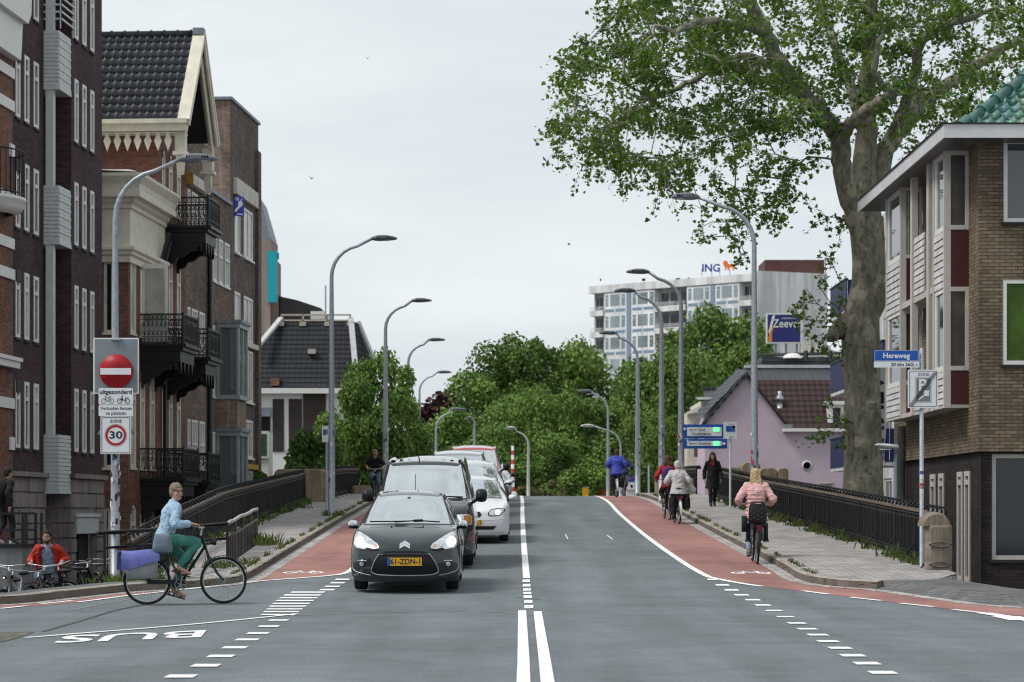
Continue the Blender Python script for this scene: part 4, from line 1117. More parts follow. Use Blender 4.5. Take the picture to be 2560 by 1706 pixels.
b = MB(); b.lathe([(.16, 0), (.16, .45), (.24, .45), (.24, .55), (.1, .75), (.12, .9), (0, .95)], (X_(1954), Y + .9, Z_(1020)), 10); b.build("flue", mat("zinc", (.4, .41, .42), .4, metal=.6), T)
b = MB(); b.box(X_(1812), X_(1822), Y - .06, Y - .02, Z_(1265), Z_(1180)); b.build("downpipe", M_FRAME, T)
for k, u in enumerate((2014,)):
    T2 = thing("wall_lamp", "shallow bowl lamp fixed low on the mauve wall under the porthole", "lamp", (0, 0, 0))
    b = MB(); b.lathe([(0, -.28), (.1, -.26), (.42, -.05), (.46, 0), (0, .02)], (X_(2065), Y - .45, Z_(1208)), 14); b.build("bowl", mat("lamp_bowl", (.4, .4, .38), .4), T2)
    b = MB(); b.bar((X_(2065), Y, Z_(1212)), (X_(2065), Y - .5, Z_(1212)), .06); b.build("bracket", M_BLACK, T2)
# cream neighbour left of it
T = thing("cream_house", "cream house end with stepped cornices and a slate roof left of the mauve gable", "house", (0, 0, 0))
yc = Y + 5
def Xc(u): return XU(u, yc)
def Zc(v): return ZV(v, yc)
b = MB(); b.box(Xc(1752), Xc(1840), yc, yc + 8, -1.1, Zc(1003)); b.box(Xc(1720), Xc(1752), yc + .6, yc + 8, -1.1, Zc(1030)); b.build("wall", M_CREAM, T)
b = MB(); b.prism([(Xc(1743), Zc(1000)), (Xc(1840), Zc(1000)), (Xc(1840), Zc(994)), (Xc(1738), Zc(994))], yc - .4, yc); b.prism([(Xc(1716), Zc(1036)), (Xc(1722), Zc(1028)), (Xc(1752), Zc(1014)), (Xc(1752), Zc(1030))], yc + .1, yc + .6); b.build("cornice", M_FRAME, T)
b = MB(); b.quad((Xc(1760), yc, Zc(994)), (Xc(1840), yc, Zc(994)), (Xc(1840), yc + 3, Zc(962)), (Xc(1768), yc + 3, Zc(966))); b.box(Xc(1765), Xc(1800), yc + 2.5, yc + 3.2, Zc(968), Zc(961)); b.build("roof", M_GTILE, T)
b = MB(); b.box(Xc(1745), Xc(1762), yc - .08, yc - .02, Zc(1200), Zc(1145)); b.mi = 1
for k in range(2): b.box(Xc(1747.5), Xc(1759.5), yc - .1, yc - .078, Zc(1196 - k * 26), Zc(1174 - k * 26))
b.build("window", [M_FRAME, M_GLASS], T)
b = MB(); b.box(Xc(1735), Xc(1768), yc - .06, yc - .01, Zc(1143), Zc(1085)); b.build("brick_panel", M_BRICKK, T)

# long flat roof with the billboard behind the mauve house
T = thing("flat_roofed_house", "low dark flat-roofed building behind the mauve mansard, with a rooftop pipe and a dome", "building", (0, 0, 0))
yf = Y + 9
def Xf(u): return XU(u, yf)
def Zf(v): return ZV(v, yf)
b = MB(); b.box(Xf(1905), Xf(2160), yf, yf + 12, -1, Zf(905)); b.build("wall", mat("dark_felt", (.06, .065, .07), .8, var=.2), T)
b = MB(); b.box(Xf(1905), Xf(2160), yf - .02, yf + 12, Zf(904), Zf(893)); b.tube([(Xf(1888), yf - .1, Zf(889)), (Xf(2160), yf - .1, Zf(882))], .10, 6); b.build("roof_edge", mat("grey_felt", (.09, .10, .11), .7), T)
b = MB(); b.lathe([(.55, 0), (.5, .14), (.28, .26), (0, .3)], (Xf(1980), yf - .3, Zf(897)), 14); b.build("roof_dome", M_FRAME, T)
b = MB()
for u in (2014, 2075): b.tube([(Xf(u), yf - .2, Zf(905)), (Xf(u), yf - .2, Zf(878))], .12, 6)
b.build("roof_vent", M_BLACK, T)
b = MB(); b.prism([(Xf(2018), Zf(893)), (Xf(2018), Zf(845)), (Xf(2120), Zf(878)), (Xf(2120), Zf(893))], yf + 2, yf + 5); b.build("roof_house", M_CONC, T)
yb_ = yf + 3
T = thing("billboard", "navy rooftop billboard with white lettering and an orange figure on steel legs", "billboard", (0, 0, 0))
def Xb(u): return XU(u, yb_)
def Zb(v): return ZV(v, yb_)
b = MB(); b.box(Xb(1916), Xb(2004), yb_, yb_ + .3, Zb(859), Zb(783)); b.build("frame", M_FRAME, T)
b = MB(); b.box(Xb(1919), Xb(2001), yb_ - .01, yb_ - .002, Zb(855.5), Zb(787)); b.build("poster", mat("billboard_navy", (.022, .026, .14), .5, var=.05), T)
b = MB(); b.text("Zeeven", 29 * yb_ / FPX, Xb(1969), Zb(810), yb_ - .02, sx=.86, bold=.006); b.prism([(Xb(1921), Zb(830)), (Xb(1931), Zb(790)), (Xb(1938), Zb(788)), (Xb(1924), Zb(838))], yb_ - .02, yb_ - .012); b.text("uitzendbureau", 6.5 * yb_ / FPX, Xb(1972), Zb(796), yb_ - .02); b.build("lettering", M_FRAME, T)
b = MB(); b.prism([(Xb(1920), Zb(855)), (Xb(1921), Zb(842)), (Xb(1931), Zb(815)), (Xb(1936), Zb(813)), (Xb(1930), Zb(832)), (Xb(1930), Zb(855))], yb_ - .022, yb_ - .013); b.build("orange_figure", mat("billboard_orange", (.62, .22, .04), .5), T)
for u in (1940, 1966, 1993): b = MB(); b.bar((Xb(u), yb_ + .15, Zb(859)), (Xb(u), yb_ + .15, Zb(893)), .12); b.build("leg", M_LEAD, T)

# white slab of flats with rooftop letters, far away
YI = 305.0
M_SLABW = mat("flats_white", (.72, .73, .74), .7, var=.08, kind='rough', scale=.2)
M_SLABG = mat("flats_grey_wall", (.66, .66, .66), .8, var=.10, kind='rough', scale=.25)
M_BLUEP = mat("flats_blue_panel", (.20, .27, .36), .5, var=.1)
M_CONG = mat("flats_concrete", (.36, .36, .36), .85, var=.25, kind='rough', scale=.3)
T = thing("block_of_flats", "white block of flats with blue window panels and balconies beyond the trees", "building", (0, 0, 0))
def XI(u, y=YI): return XU(u, y)
def ZI(v, y=YI): return ZV(v, y)
p0 = Vector((XI(1475, 318), 318)); p1 = Vector((XI(1892, 300), 300))
FI = Facade(p0.x, p0.y, p1.x - p0.x, p1.y - p0.y, flip=False)
LI = (p1 - p0).length
zt = 31.0
fl_ = [zt - 1.0 - 2.8 * (k + 1) for k in range(9)]
b = FI.mb(); b.box(.0, LI, -9, -.9, 0, zt - .6); b.build("wall", M_CONG, T)
b = FI.mb(); b.box(-.15, LI + .1, -9, .15, zt - .95, zt); b.build("parapet", M_SLABG, T)
b = MB(); d_ = Vector((FI.t[0], FI.t[1])); q0 = p1; q1 = Vector((XI(2068, 304), 304)); b.add([(q0.x, q0.y, 0), (q1.x, q1.y, 0), (q1.x, q1.y, zt + .3), (q0.x, q0.y, zt + .3), (q0.x, q0.y + 10, 0), (q1.x, q1.y + 10, 0), (q1.x, q1.y + 10, zt + .3), (q0.x, q0.y + 10, zt + .3)], [(0, 1, 2, 3), (3, 2, 6, 7), (1, 5, 6, 2), (0, 4, 7, 3)]); b.build("end_wall", M_SLABG, T)
b = MB(); b.box(XI(2000, 303), XI(2012, 303), 302.6, 303.2, zt - 5.2, zt - 1.8); b.build("stained_recess", mat("stain_grey", (.2, .2, .2), .9), T)
segs = [('b', 1477, 1510), ('w', 1510, 1566), ('p', 1567, 1577), ('w', 1578, 1637), ('b', 1638, 1716), ('w', 1717, 1776), ('p', 1777, 1787), ('w', 1788, 1848), ('b', 1849, 1893)]
for kind_, u0, u1 in segs:
    x0, x1 = FI.d(u0), FI.d(u1)
    if kind_ == 'p':
        b = FI.mb(); b.box(x0, x1, -.9, .06, 0, zt - .95); b.build("blue_strip", M_BLUEP, T); continue
    for z in fl_[:6]:
        if kind_ == 'w':
            b = FI.mb(); w = x1 - x0
            b.box(x0, x1, -.9, 0, z, z + 2.78)
            b.mi = 1
            for a, c in ((.06, .2), (.28, .70), (.78, .94)): b.box(x0 + a * w, x0 + c * w, 0, .012, z + 1.0, z + 2.5)
            b.mi = 2
            for a, c in ((.05, .46), (.52, .95)): b.box(x0 + a * w, x0 + c * w, 0, .015, z + .22, z + .62)
            b.mi = 0
            for a in (.12, .86): b.box(x0 + a * w - .22, x0 + a * w + .22, .012, .03, z + 2.05, z + 2.12)
            b.build("window", [M_SLABW, mat("flats_glass", (.22, .27, .29), .15, var=.4, scale=.3), M_BLUEP], T)
        else:
            b = FI.mb(); b.box(x0, x1, -.9, .25, z - .18, z); b.box(x0, x1, .15, .25, z, z + .55)
            for h in (.68, .82, .98): b.box(x0, x1, .18, .22, z + h, z + h + .05)
            b.mi = 1; w = x1 - x0
            for a, c in ((.08, .3), (.36, .62), (.7, .95)): b.box(x0 + a * w, x0 + c * w, -.95, -.86, z + .2, z + 2.3)
            b.build("balcony", [M_SLABG, M_GLASS], T)
b = MB(); b.box(XI(1912, 306), XI(2061, 306), 306, 314, zt, ZV(650, 306)); b.build("brick_penthouse", mat("far_red_brick", (.085, .038, .036), .8, var=.25, scale=.6), T)
b = MB()
for u, w, h in ((1605, 8, 5), (1690, 10, 6), (1719, 4, 7), (1500, 3, 5), (1895, 22, 5)): b.box(XI(u, 310), XI(u + w, 310), 309.5, 310.5, zt, zt + h * .05)
b.build("roof_vents", M_BLACK, T)
T = thing("rooftop_letters", "blue rooftop letters ING beside an orange lion on the white flats", "sign", (0, 0, 0))
b = MB(); yi = 309.0; b.text("ING", 1.36, XU(1778, yi), ZV(671, yi), yi, bold=.03); 
vv = list(b.v); b.add([(x, y + .3, z) for x, y, z in vv], [list(f) for f in b.f]); b.build("letters", mat("sign_blue", (.03, .05, .30), .5), T)
b = MB()
lion = [(0, 0), (.0, .5), (-.12, .7), (-.25, 1.0), (-.2, 1.3), (.0, 1.45), (.25, 1.4), (.4, 1.2), (.45, .95), (.7, .85), (1.0, .95), (1.25, .85), (1.4, .55), (1.6, .25), (1.55, .12), (1.35, .3), (1.25, .0), (1.1, 0), (1.05, .4), (.65, .42), (.55, 0), (.35, 0), (.35, .4), (.2, .4), (.18, 0)]
b.prism([(XU(1812, yi) + x * .95, ZV(676, yi) + z * .85) for x, z in lion], yi - .1, yi + .1); b.build("lion", mat("sign_orange", (.72, .16, .04), .5), T)
b = MB()
for u in (1755, 1780, 1800, 1825): b.bar((XU(u, yi), yi + .3, ZV(690, yi)), (XU(u, yi), yi + .3, ZV(672, yi)), .08)
b.build("support", M_LEAD, T)

# left background: house with a big slate roof, brown tower with a turquoise panel
YH = 132.0
def Xh(u): return XU(u, YH)
def Zh(v): return ZV(v, YH)
M_SLATE = mat("slate_roof", (.032, .034, .039), .9, var=.3, kind='tiles', tw=.30, th=.36)
T = thing("slate_roofed_house", "white walled house under a tall dark slate hipped roof with a rail on top", "house", (0, 0, 0))
b = MB(); b.box(Xh(560), Xh(905), YH, YH + 8, -1, Zh(975)); b.build("wall", M_FRAME, T)
b = MB(); b.quad((Xh(560), YH - .3, Zh(972)), (Xh(885), YH - .3, Zh(972)), (Xh(866), YH + 3, Zh(790)), (Xh(690), YH + 3, Zh(790)))
b.quad((Xh(885), YH - .3, Zh(972)), (Xh(930), YH + 9, Zh(960)), (Xh(885), YH + 6, Zh(790)), (Xh(866), YH + 3, Zh(790))); b.build("roof", M_SLATE, T)
for p_, q_ in (((Xh(893), YH - .35, Zh(960)), (Xh(868), YH + 2.95, Zh(785))), ((Xh(640), YH + .4, Zh(868)), (Xh(690), YH + 2.95, Zh(785))), ((Xh(928), YH + 5, Zh(900)), (Xh(880), YH + 5.5, Zh(785)))): b = MB(); b.bar(p_, q_, .3, .14); b.build("hip_flashing", mat("pale_flashing", (.45, .45, .46), .6, var=.2), T)
b = MB()
for v in (777, 791): b.bar((Xh(688), YH + 2.9, Zh(v)), (Xh(868), YH + 2.9, Zh(v)), .09)
for u in (690, 746, 810, 867): b.bar((Xh(u), YH + 2.9, Zh(800)), (Xh(u), YH + 2.9, Zh(776)), .09); b.box(Xh(u) - .18, Xh(u) + .18, YH + 2.6, YH + 2.9, Zh(806), Zh(796))
b.build("roof_rail", mat("rail_tan", (.42, .38, .3), .6), T)
b = MB(); b.box(Xh(560), Xh(915), YH - .55, YH - .0, Zh(985), Zh(972)); b.build("eaves_board", M_FRAME, T)
b = MB(); b.box(Xh(766), Xh(785), YH + .9, YH + 1.4, Zh(882), Zh(870)); b.build("roof_vent", mat("pale_vent", (.4, .36, .34), .6), T)
b = MB(); b.box(Xh(678), Xh(699), YH - .3, YH + .6, Zh(965), Zh(946)); b.build("chimney", M_BRICKR, T)
b = MB(); b.box(Xh(682), Xh(710), YH - .05, YH - .004, Zh(1130), Zh(998)); b.box(Xh(722), Xh(755), YH - .05, YH - .004, Zh(1130), Zh(998)); b.box(Xh(758), Xh(815), YH - .09, YH - .055, Zh(1130), Zh(985)); b.build("brick_panel", mat("dark_panel", (.045, .035, .033), .8, var=.2), T)
b = MB(); b.box(Xh(640), Xh(676), YH - .08, YH - .01, Zh(1085), Zh(1025)); b.mi = 1; b.box(Xh(640), Xh(678), YH - .3, YH - .01, Zh(1042), Zh(1020)); b.build("window", [M_GLASS, M_LEAD], T)
b = MB(); b.tube([(Xh(800), YH + 4, Zh(785)), (Xh(800), YH + 4, Zh(697))], .05, 5); b.build("mast", M_LEAD, T)
b = MB(); b.box(Xh(764), Xh(799), YH + 3.3, YH + 4.2, Zh(786), Zh(766)); b.build("roof_cabin", M_FRAME, T)
T = thing("white_window_frame", "white framed conservatory window standing among the bushes at the brick block's foot", "conservatory", (0, 0, 0))
yw = 108.
b = MB(); b.box(XU(640, yw), XU(672, yw), yw, yw + .1, ZV(1146, yw), ZV(1078, yw)); b.box(XU(640, yw), XU(671, yw), yw + .1, yw + 2, -1, ZV(1080, yw)); b.build("frame", M_FRAME, T)
b = MB(); b.box(XU(642, yw), XU(667, yw), yw - .01, yw - .002, ZV(1140, yw), ZV(1085, yw)); b.build("pane", mat("green_pane", (.06, .09, .07), .1, spec=.8), T)
YT = 190.0
T = thing("brown_tower", "pinkish brown tower with a turquoise panel and a grey pointed roof", "building", (0, 0, 0))
def Xt(u): return XU(u, YT)
def Zt(v): return ZV(v, YT)
b = MB(); b.box(Xt(560), Xt(672), YT, YT + 10, -1, Zt(630)); b.box(Xt(560), Xt(676), YT - .15, YT, Zt(1000), Zt(632)); b.box(Xt(600), Xt(676), YT - .1, YT + 6, Zt(634), Zt(598)); b.box(Xt(560), Xt(697), YT + 1, YT + 8, -1, Zt(735)); b.build("wall", mat("tower_brick", (.30, .235, .205), .85, var=.1, kind='rough', scale=.4), T)
b = MB(); b.add([(Xt(628), YT - .1, Zt(598)), (Xt(677), YT - .1, Zt(598)), (Xt(652), YT - .1, Zt(497)), (Xt(648), YT + 6, Zt(497)), (Xt(677), YT + 6, Zt(598)), (Xt(628), YT + 6, Zt(598))], [(0, 1, 2), (1, 4, 3, 2), (0, 2, 3, 5), (3, 4, 5)]); b.build("pointed_roof", M_LEAD, T)
b = MB(); b.box(Xt(671), Xt(694), YT - .6, YT - .16, Zt(758), Zt(630)); b.box(Xt(694), Xt(698.5), YT - .5, YT - .2, Zt(650), Zt(634)); b.build("turquoise_panel", mat("turquoise", (.012, .36, .42), .45, var=.04), T)
b = MB(); b.prism([(Xt(694), Zt(800)), (Xt(694), Zt(738)), (Xt(740), Zt(748)), (Xt(800), Zt(768)), (Xt(800), Zt(800))], YT + 1, YT + 9); b.build("dark_annexe", mat("dark_cladding", (.05, .046, .046), .7, var=.1), T)
# ============================================================ trees and plants
M_BARK = mat("plane_bark", (.21, .20, .155), .9, var=.36, kind='bark', patch=(.40, .37, .28))
M_BARKD = mat("dark_bark", (.07, .06, .045), .9, var=.3, kind='bark', patch=(.05, .05, .035))
M_PLEAF = mat("plane_leaves", (.075, .145, .024), .5, var=.55, kind='leaf', tint=(.17, .26, .035), trans=.42)
M_LEAF = mat("tree_leaves", (.092, .168, .040), .6, var=.6, kind='leaf', tint=(.19, .29, .065), trans=.2)
M_LEAFL = mat("light_leaves", (.125, .215, .048), .6, var=.4, kind='leaf', tint=(.23, .33, .085), trans=.22)
M_LEAFP = mat("purple_leaves", (.045, .018, .022), .55, var=.4, kind='leaf', tint=(.07, .03, .03), trans=.15)
M_HEDGE = mat("hedge_leaves", (.045, .10, .022), .55, var=.4, kind='leaf', tint=(.08, .15, .03), trans=.2)
M_WEED = mat("weeds", (.085, .125, .035), .7, var=.5, kind='leaf', tint=(.16, .17, .06), trans=.3)

def unit(v):
    return v / (np.linalg.norm(v, axis=-1, keepdims=True) + 1e-9)
LEAF5 = np.array([(0, -.1), (.12, .08), (.45, .0), (.38, .22), (.62, .42), (.34, .48), (.26, .62), (.0, 1.0), (-.26, .62), (-.34, .48), (-.62, .42), (-.38, .22), (-.45, .0), (-.12, .08)])   # a lobed plane leaf
LEAF4 = np.array([(0, 0), (.42, .35), (.12, .95), (-.12, .95), (-.42, .35)])
def leaf_mesh(name, m, cen, nrm, size, shape, parent, droop=.0):
    """One mesh of many small leaves: centres, facing normals, sizes."""
    n = len(cen); k = len(shape)
    nrm = unit(nrm)
    a = unit(np.cross(nrm, RNG.normal(size=(n, 3))))
    bq = np.cross(nrm, a)
    if droop:                                    # tips hang down
        bq = unit(bq * (1 - droop) + np.array([0, 0, -1.]) * droop); a = unit(np.cross(bq, nrm)); 
    v = cen[:, None, :] + size[:, None, None] * (shape[None, :, 0:1] * a[:, None, :] + (shape[None, :, 1:2] - .4) * bq[:, None, :])
    bend = (np.abs(shape[:, 0]) * .35)[None, :, None] * size[:, None, None] * nrm[:, None, :]
    v = (v - bend).reshape(-1, 3)
    me = bpy.data.meshes.new(name)
    me.vertices.add(n * k); me.vertices.foreach_set("co", v.astype(np.float32).ravel())
    me.loops.add(n * k); me.loops.foreach_set("vertex_index", np.arange(n * k, dtype=np.int32))
    me.polygons.add(n); me.polygons.foreach_set("loop_start", np.arange(0, n * k, k, dtype=np.int32)); me.polygons.foreach_set("loop_total", np.full(n, k, dtype=np.int32))
    me.materials.append(m); me.update(calc_edges=True)
    o = bpy.data.objects.new(name, me); COL.objects.link(o)
    if parent: o.parent = parent
    return o
def inside(poly, p):
    x, y = p; c = False; j = len(poly) - 1
    for i in range(len(poly)):
        xi, yi = poly[i]; xj, yj = poly[j]
        if (yi > y) != (yj > y) and x < (xj - xi) * (y - yi) / (yj - yi) + xi: c = not c
        j = i
    return c

# ---- the big plane tree on the right
PY = 66.0
T = thing("plane_tree", "huge old plane tree with a pale mottled trunk and wide open crown behind the railing", "tree", (0, 0, 0))
def PT(u, v, y=PY): return P(u * K, v * K, y)
limbs = [  # (points in the 2353-wide view with distance, radius at both ends)
    ([(1983, 1165, 66), (1983, 1120, 66), (1984, 1040, 66), (1983, 960, 66), (1981, 880, 66), (1978, 800, 66), (1980, 730, 66), (1992, 660, 66), (1996, 600, 66), (1993, 540, 66), (1992, 500, 66)], [.62, .56, .53, .50, .50, .53, .49, .44, .45, .47, .46]),
    ([(1985, 545, 66), (1965, 490, 65.7), (1943, 430, 65.5), (1933, 370, 65.4), (1930, 320, 65.2), (1905, 280, 65)], [.34, .30, .26, .27, .27, .25]),
    ([(1905, 280, 65), (1862, 235, 64.6), (1825, 190, 64.2), (1790, 140, 63.8), (1765, 90, 63.4), (1738, 45, 63), (1715, -10, 62.6), (1690, -80, 62.5)], [.24, .22, .21, .2, .19, .18, .17, .15]),
    ([(1765, 80, 63.3), (1720, 62, 62.6), (1660, 50, 62), (1600, 48, 61.5), (1560, 70, 61), (1500, 60, 60.6)], [.13, .11, .10, .09, .08, .05]),
    ([(1760, 60, 63), (1735, 25, 64), (1705, 0, 65), (1660, -10, 66)], [.14, .13, .12, .1]),
    ([(1862, 235, 64.6), (1800, 180, 66), (1770, 150, 66.6), (1710, 130, 67), (1670, 140, 67.3), (1620, 170, 67.6), (1560, 200, 68), (1490, 230, 68)], [.17, .13, .12, .11, .10, .09, .07, .04]),
    ([(1993, 520, 66), (1990, 440, 66.2), (1986, 380, 66.3), (1992, 300, 66.3), (1988, 220, 66), (2000, 140, 65.6), (1998, 60, 65), (2010, -40, 64.5), (2000, -140, 64)], [.42, .36, .33, .29, .26, .22, .19, .16, .12]),
    ([(2000, 470, 66), (2020, 400, 66.6), (2045, 330, 67), (2080, 285, 67.4), (2115, 235, 68), (2160, 205, 68.4), (2210, 175, 69), (2270, 130, 69.5), (2330, 95, 70), (2420, 60, 70.5)], [.30, .28, .26, .24, .22, .19, .16, .14, .12, .1]),
    ([(2050, 320, 67), (2075, 250, 66), (2100, 170, 65), (2110, 110, 64.4), (2170, 60, 64), (2260, 30, 63.5)], [.18, .16, .14, .13, .11, .08]),
    ([(1930, 320, 65.2), (1960, 280, 64), (2000, 250, 63.2), (2040, 225, 62.6), (2060, 205, 62.3)], [.19, .17, .16, .15, .16]),
    ([(2060, 205, 62.3), (2020, 190, 62), (2010, 150, 61.6), (2030, 80, 61)], [.11, .1, .08, .05]),
    ([(1990, 300, 66.3), (1950, 200, 67), (1920, 110, 68), (1890, 20, 69), (1870, -60, 69.5)], [.16, .14, .13, .11, .08]),
    ([(1935, 760, 66), (1955, 740, 66), (1985, 730, 66)], [.22, .33, .3]),
    ([(1985, 760, 66), (2012, 690, 65.9), (2018, 655, 65.8), (2008, 620, 66)], [.2, .30, .28, .2]),
    ([(1942, 962, 66), (1960, 955, 65.6)], [.13, .2]), ([(2010, 940, 65.9), (1995, 920, 65.6)], [.2, .2]),
    ([(1908, 780, 65.8), (1925, 760, 65.9), (1955, 750, 66)], [.14, .24, .3]),
]
b = MB()
nodes = []
for pts, rad in limbs:
    c = np.array([[*PT(u, v, y), r] for (u, v, y), r in zip(pts, rad)])
    c = crm(c, 4)
    c[:, :3] += RNG.normal(scale=.025, size=(len(c), 3)) * (c[:, 3:4] < .3)
    b.tube([tuple(q[:3]) for q in c], [float(q[3]) for q in c], 12 if rad[0] > .2 else 8)
    for q in c:
        if q[2] > 7.5: nodes.append((q[:3].copy(), q[3]))
trunk = b.build("trunk", M_BARK, T, remesh=None)
out_ = [(1392, -120), (1400, 25), (1385, 62), (1330, 90), (1310, 110), (1283, 140), (1272, 165), (1275, 205), (1300, 225), (1280, 262), (1272, 300), (1290, 320), (1280, 350), (1330, 360), (1350, 400), (1400, 425), (1440, 430), (1490, 470), (1535, 470), (1545, 420), (1580, 395), (1610, 450), (1600, 480), (1640, 490), (1570, 535), (1640, 540), (1690, 560), (1690, 610), (1720, 590), (1712, 560), (1765, 545), (1770, 500), (1810, 480), (1850, 440), (1835, 410), (1880, 380), (1905, 330), (1920, 300), (1990, 330), (2030, 300), (2060, 330), (2090, 300), (2130, 255), (2160, 240), (2150, 330), (2100, 390), (2110, 420), (2200, 330), (2210, 270), (2300, 190), (2353, 150), (2480, 100), (2480, -120)]
holes_ = [(1530, 330, 40), (1470, 330, 25), (1600, 320, 35), (1660, 265, 30), (1750, 330, 30), (1840, 330, 35), (1900, 250, 25), (1560, 140, 20), (1440, 150, 18), (1420, 300, 22), (2220, 60, 30), (2060, 150, 25), (2300, 100, 26), (2130, 130, 18), (1700, 400, 30), (1780, 430, 25)]
cl = []
tries = 0
while len(cl) < 620 and tries < 60000:
    tries += 1
    u, v = random.uniform(1260, 2480), random.uniform(-120, 615)
    if not inside(out_, (u, v)): continue
    if any((u - a) ** 2 + (v - c) ** 2 < r * r for a, c, r in holes_): continue
    if v > 300 and random.random() < .3: continue
    lo, hi = (60, 70) if u < 1900 else (60.5, 71.5)
    if v > 380: lo, hi = 61, 65
    cl.append(np.array(PT(u, v, random.uniform(lo, hi))))
for u, v, y in [(2140, 250, 70), (2180, 290, 70), (2120, 330, 69.5), (2200, 240, 70), (2050, 420, 69), (2090, 380, 69), (1900, 500, 67), (1925, 560, 67), (1910, 590, 66), (1935, 500, 67)]: cl.append(np.array(PT(u, v, y)))
for u, v in [(1905, 610), (1890, 640), (1880, 660), (1860, 680), (1850, 700), (1875, 700), (1900, 690), (1920, 680), (1840, 730), (1865, 740), (1890, 735), (1910, 720), (1930, 705), (1845, 765), (1870, 770), (1895, 770), (1915, 760), (1935, 740), (1885, 800), (1905, 800), (1925, 790), (1930, 820), (1815, 715), (1895, 590), (1925, 640)]:
    cl.append(np.array(PT(u + random.uniform(-6, 6), v + random.uniform(-6, 6), random.uniform(64.5, 66.5))))
for u, v in [(1880, 980), (1900, 960), (1910, 990), (1930, 970), (1870, 1010), (1895, 1000), (1905, 930), (1950, 990), (1940, 1010)]:
    cl.append(np.array(PT(u, v, random.uniform(64.8, 65.8))))
spr = [(np.array(PT(1935, 755, 66)), .05), (np.array(PT(1945, 965, 65.6)), .05)]
nodes += spr
NP = np.array([q[0] for q in nodes]); par = [-1] * len(nodes); nb = len(nodes); cnt = [0] * nb
order = sorted(range(len(cl)), key=lambda i: np.min(np.linalg.norm(NP[:nb] - cl[i], axis=1)))
pos = list(NP)
for i in order:
    c = cl[i]
    A = np.array(pos); d = np.linalg.norm(A - c, axis=1)
    d = d + np.where(A[:, 2] > c[2] + .8, .25, 0)
    if c[2] < 9: d[:nb - 2] += 8
    j = int(np.argmin(d)); p = A[j]
    n = max(1, int(np.linalg.norm(c - p) / .38)); prev = j
    mid = RNG.normal(scale=.22, size=3) * min(1.2, np.linalg.norm(c - p) / 1.5)
    for k in range(1, n + 1):
        t = k / n
        q = p + (c - p) * t + mid * math.sin(math.pi * t) + RNG.normal(scale=.035, size=3) + np.array([0, 0, .12 * math.sin(math.pi * t)])
        pos.append(q); par.append(prev); prev = len(pos) - 1; cnt.append(0)
for i in range(len(pos) - 1, nb - 1, -1):
    cnt[i] += 1
    if par[i] >= nb: cnt[par[i]] += cnt[i]
b = MB(); kids = {}
for i in range(nb, len(pos)): kids.setdefault(par[i], []).append(i)
def rad_(i): return min(.075, .0085 * max(1, cnt[i]) ** .38)
done = set()
for i in range(nb, len(pos)):
    if i in done: continue
    path = [pos[par[i]]]; rr = [rad_(i)]; j = i
    while True:
        done.add(j); path.append(pos[j]); rr.append(rad_(j))
        ks = [k for k in kids.get(j, []) if k not in done]
        if not ks: break
        j = max(ks, key=lambda k: cnt[k])
    b.tube(path, rr, 5, cap=False)
b.build("branches", M_BARK, trunk)
cen = []; siz = []
tw = MB()
for c in cl:
    k = random.randint(20, 50); r = random.uniform(.4, .75)
    if c[2] < 9: k = random.randint(6, 13); r = .30
    # a few drooping twigs per cluster, leaves along them
    for _ in range(max(2, k // 6)):
        d = RNG.normal(size=3); d[2] = d[2] * .5 - .25; d = d / np.linalg.norm(d) * r * random.uniform(.6, 1.35)
        tip = c + d + np.array([0, 0, -.12])
        tw.tube([c, c + d * .5 + np.array([0, 0, .03]), tip], [.010, .007, .004], 3, cap=False)
        for q in range(12 if c[2] > 9 else 8):
            t = random.uniform(.25, 1.05)
            cen.append(c + d * t + np.array([0, 0, -.12 * t * t]) + RNG.normal(scale=.075, size=3)); siz.append(random.uniform(.065, .145))
tw.build("twigs", M_BARK, trunk)
cen = np.array(cen); n = len(cen)
nr = RNG.normal(size=(n, 3)) * .75 + np.array([0, -.15, .75])
leaf_mesh("crown", M_PLEAF, cen, nr, np.array(siz), LEAF5, T, droop=.25)

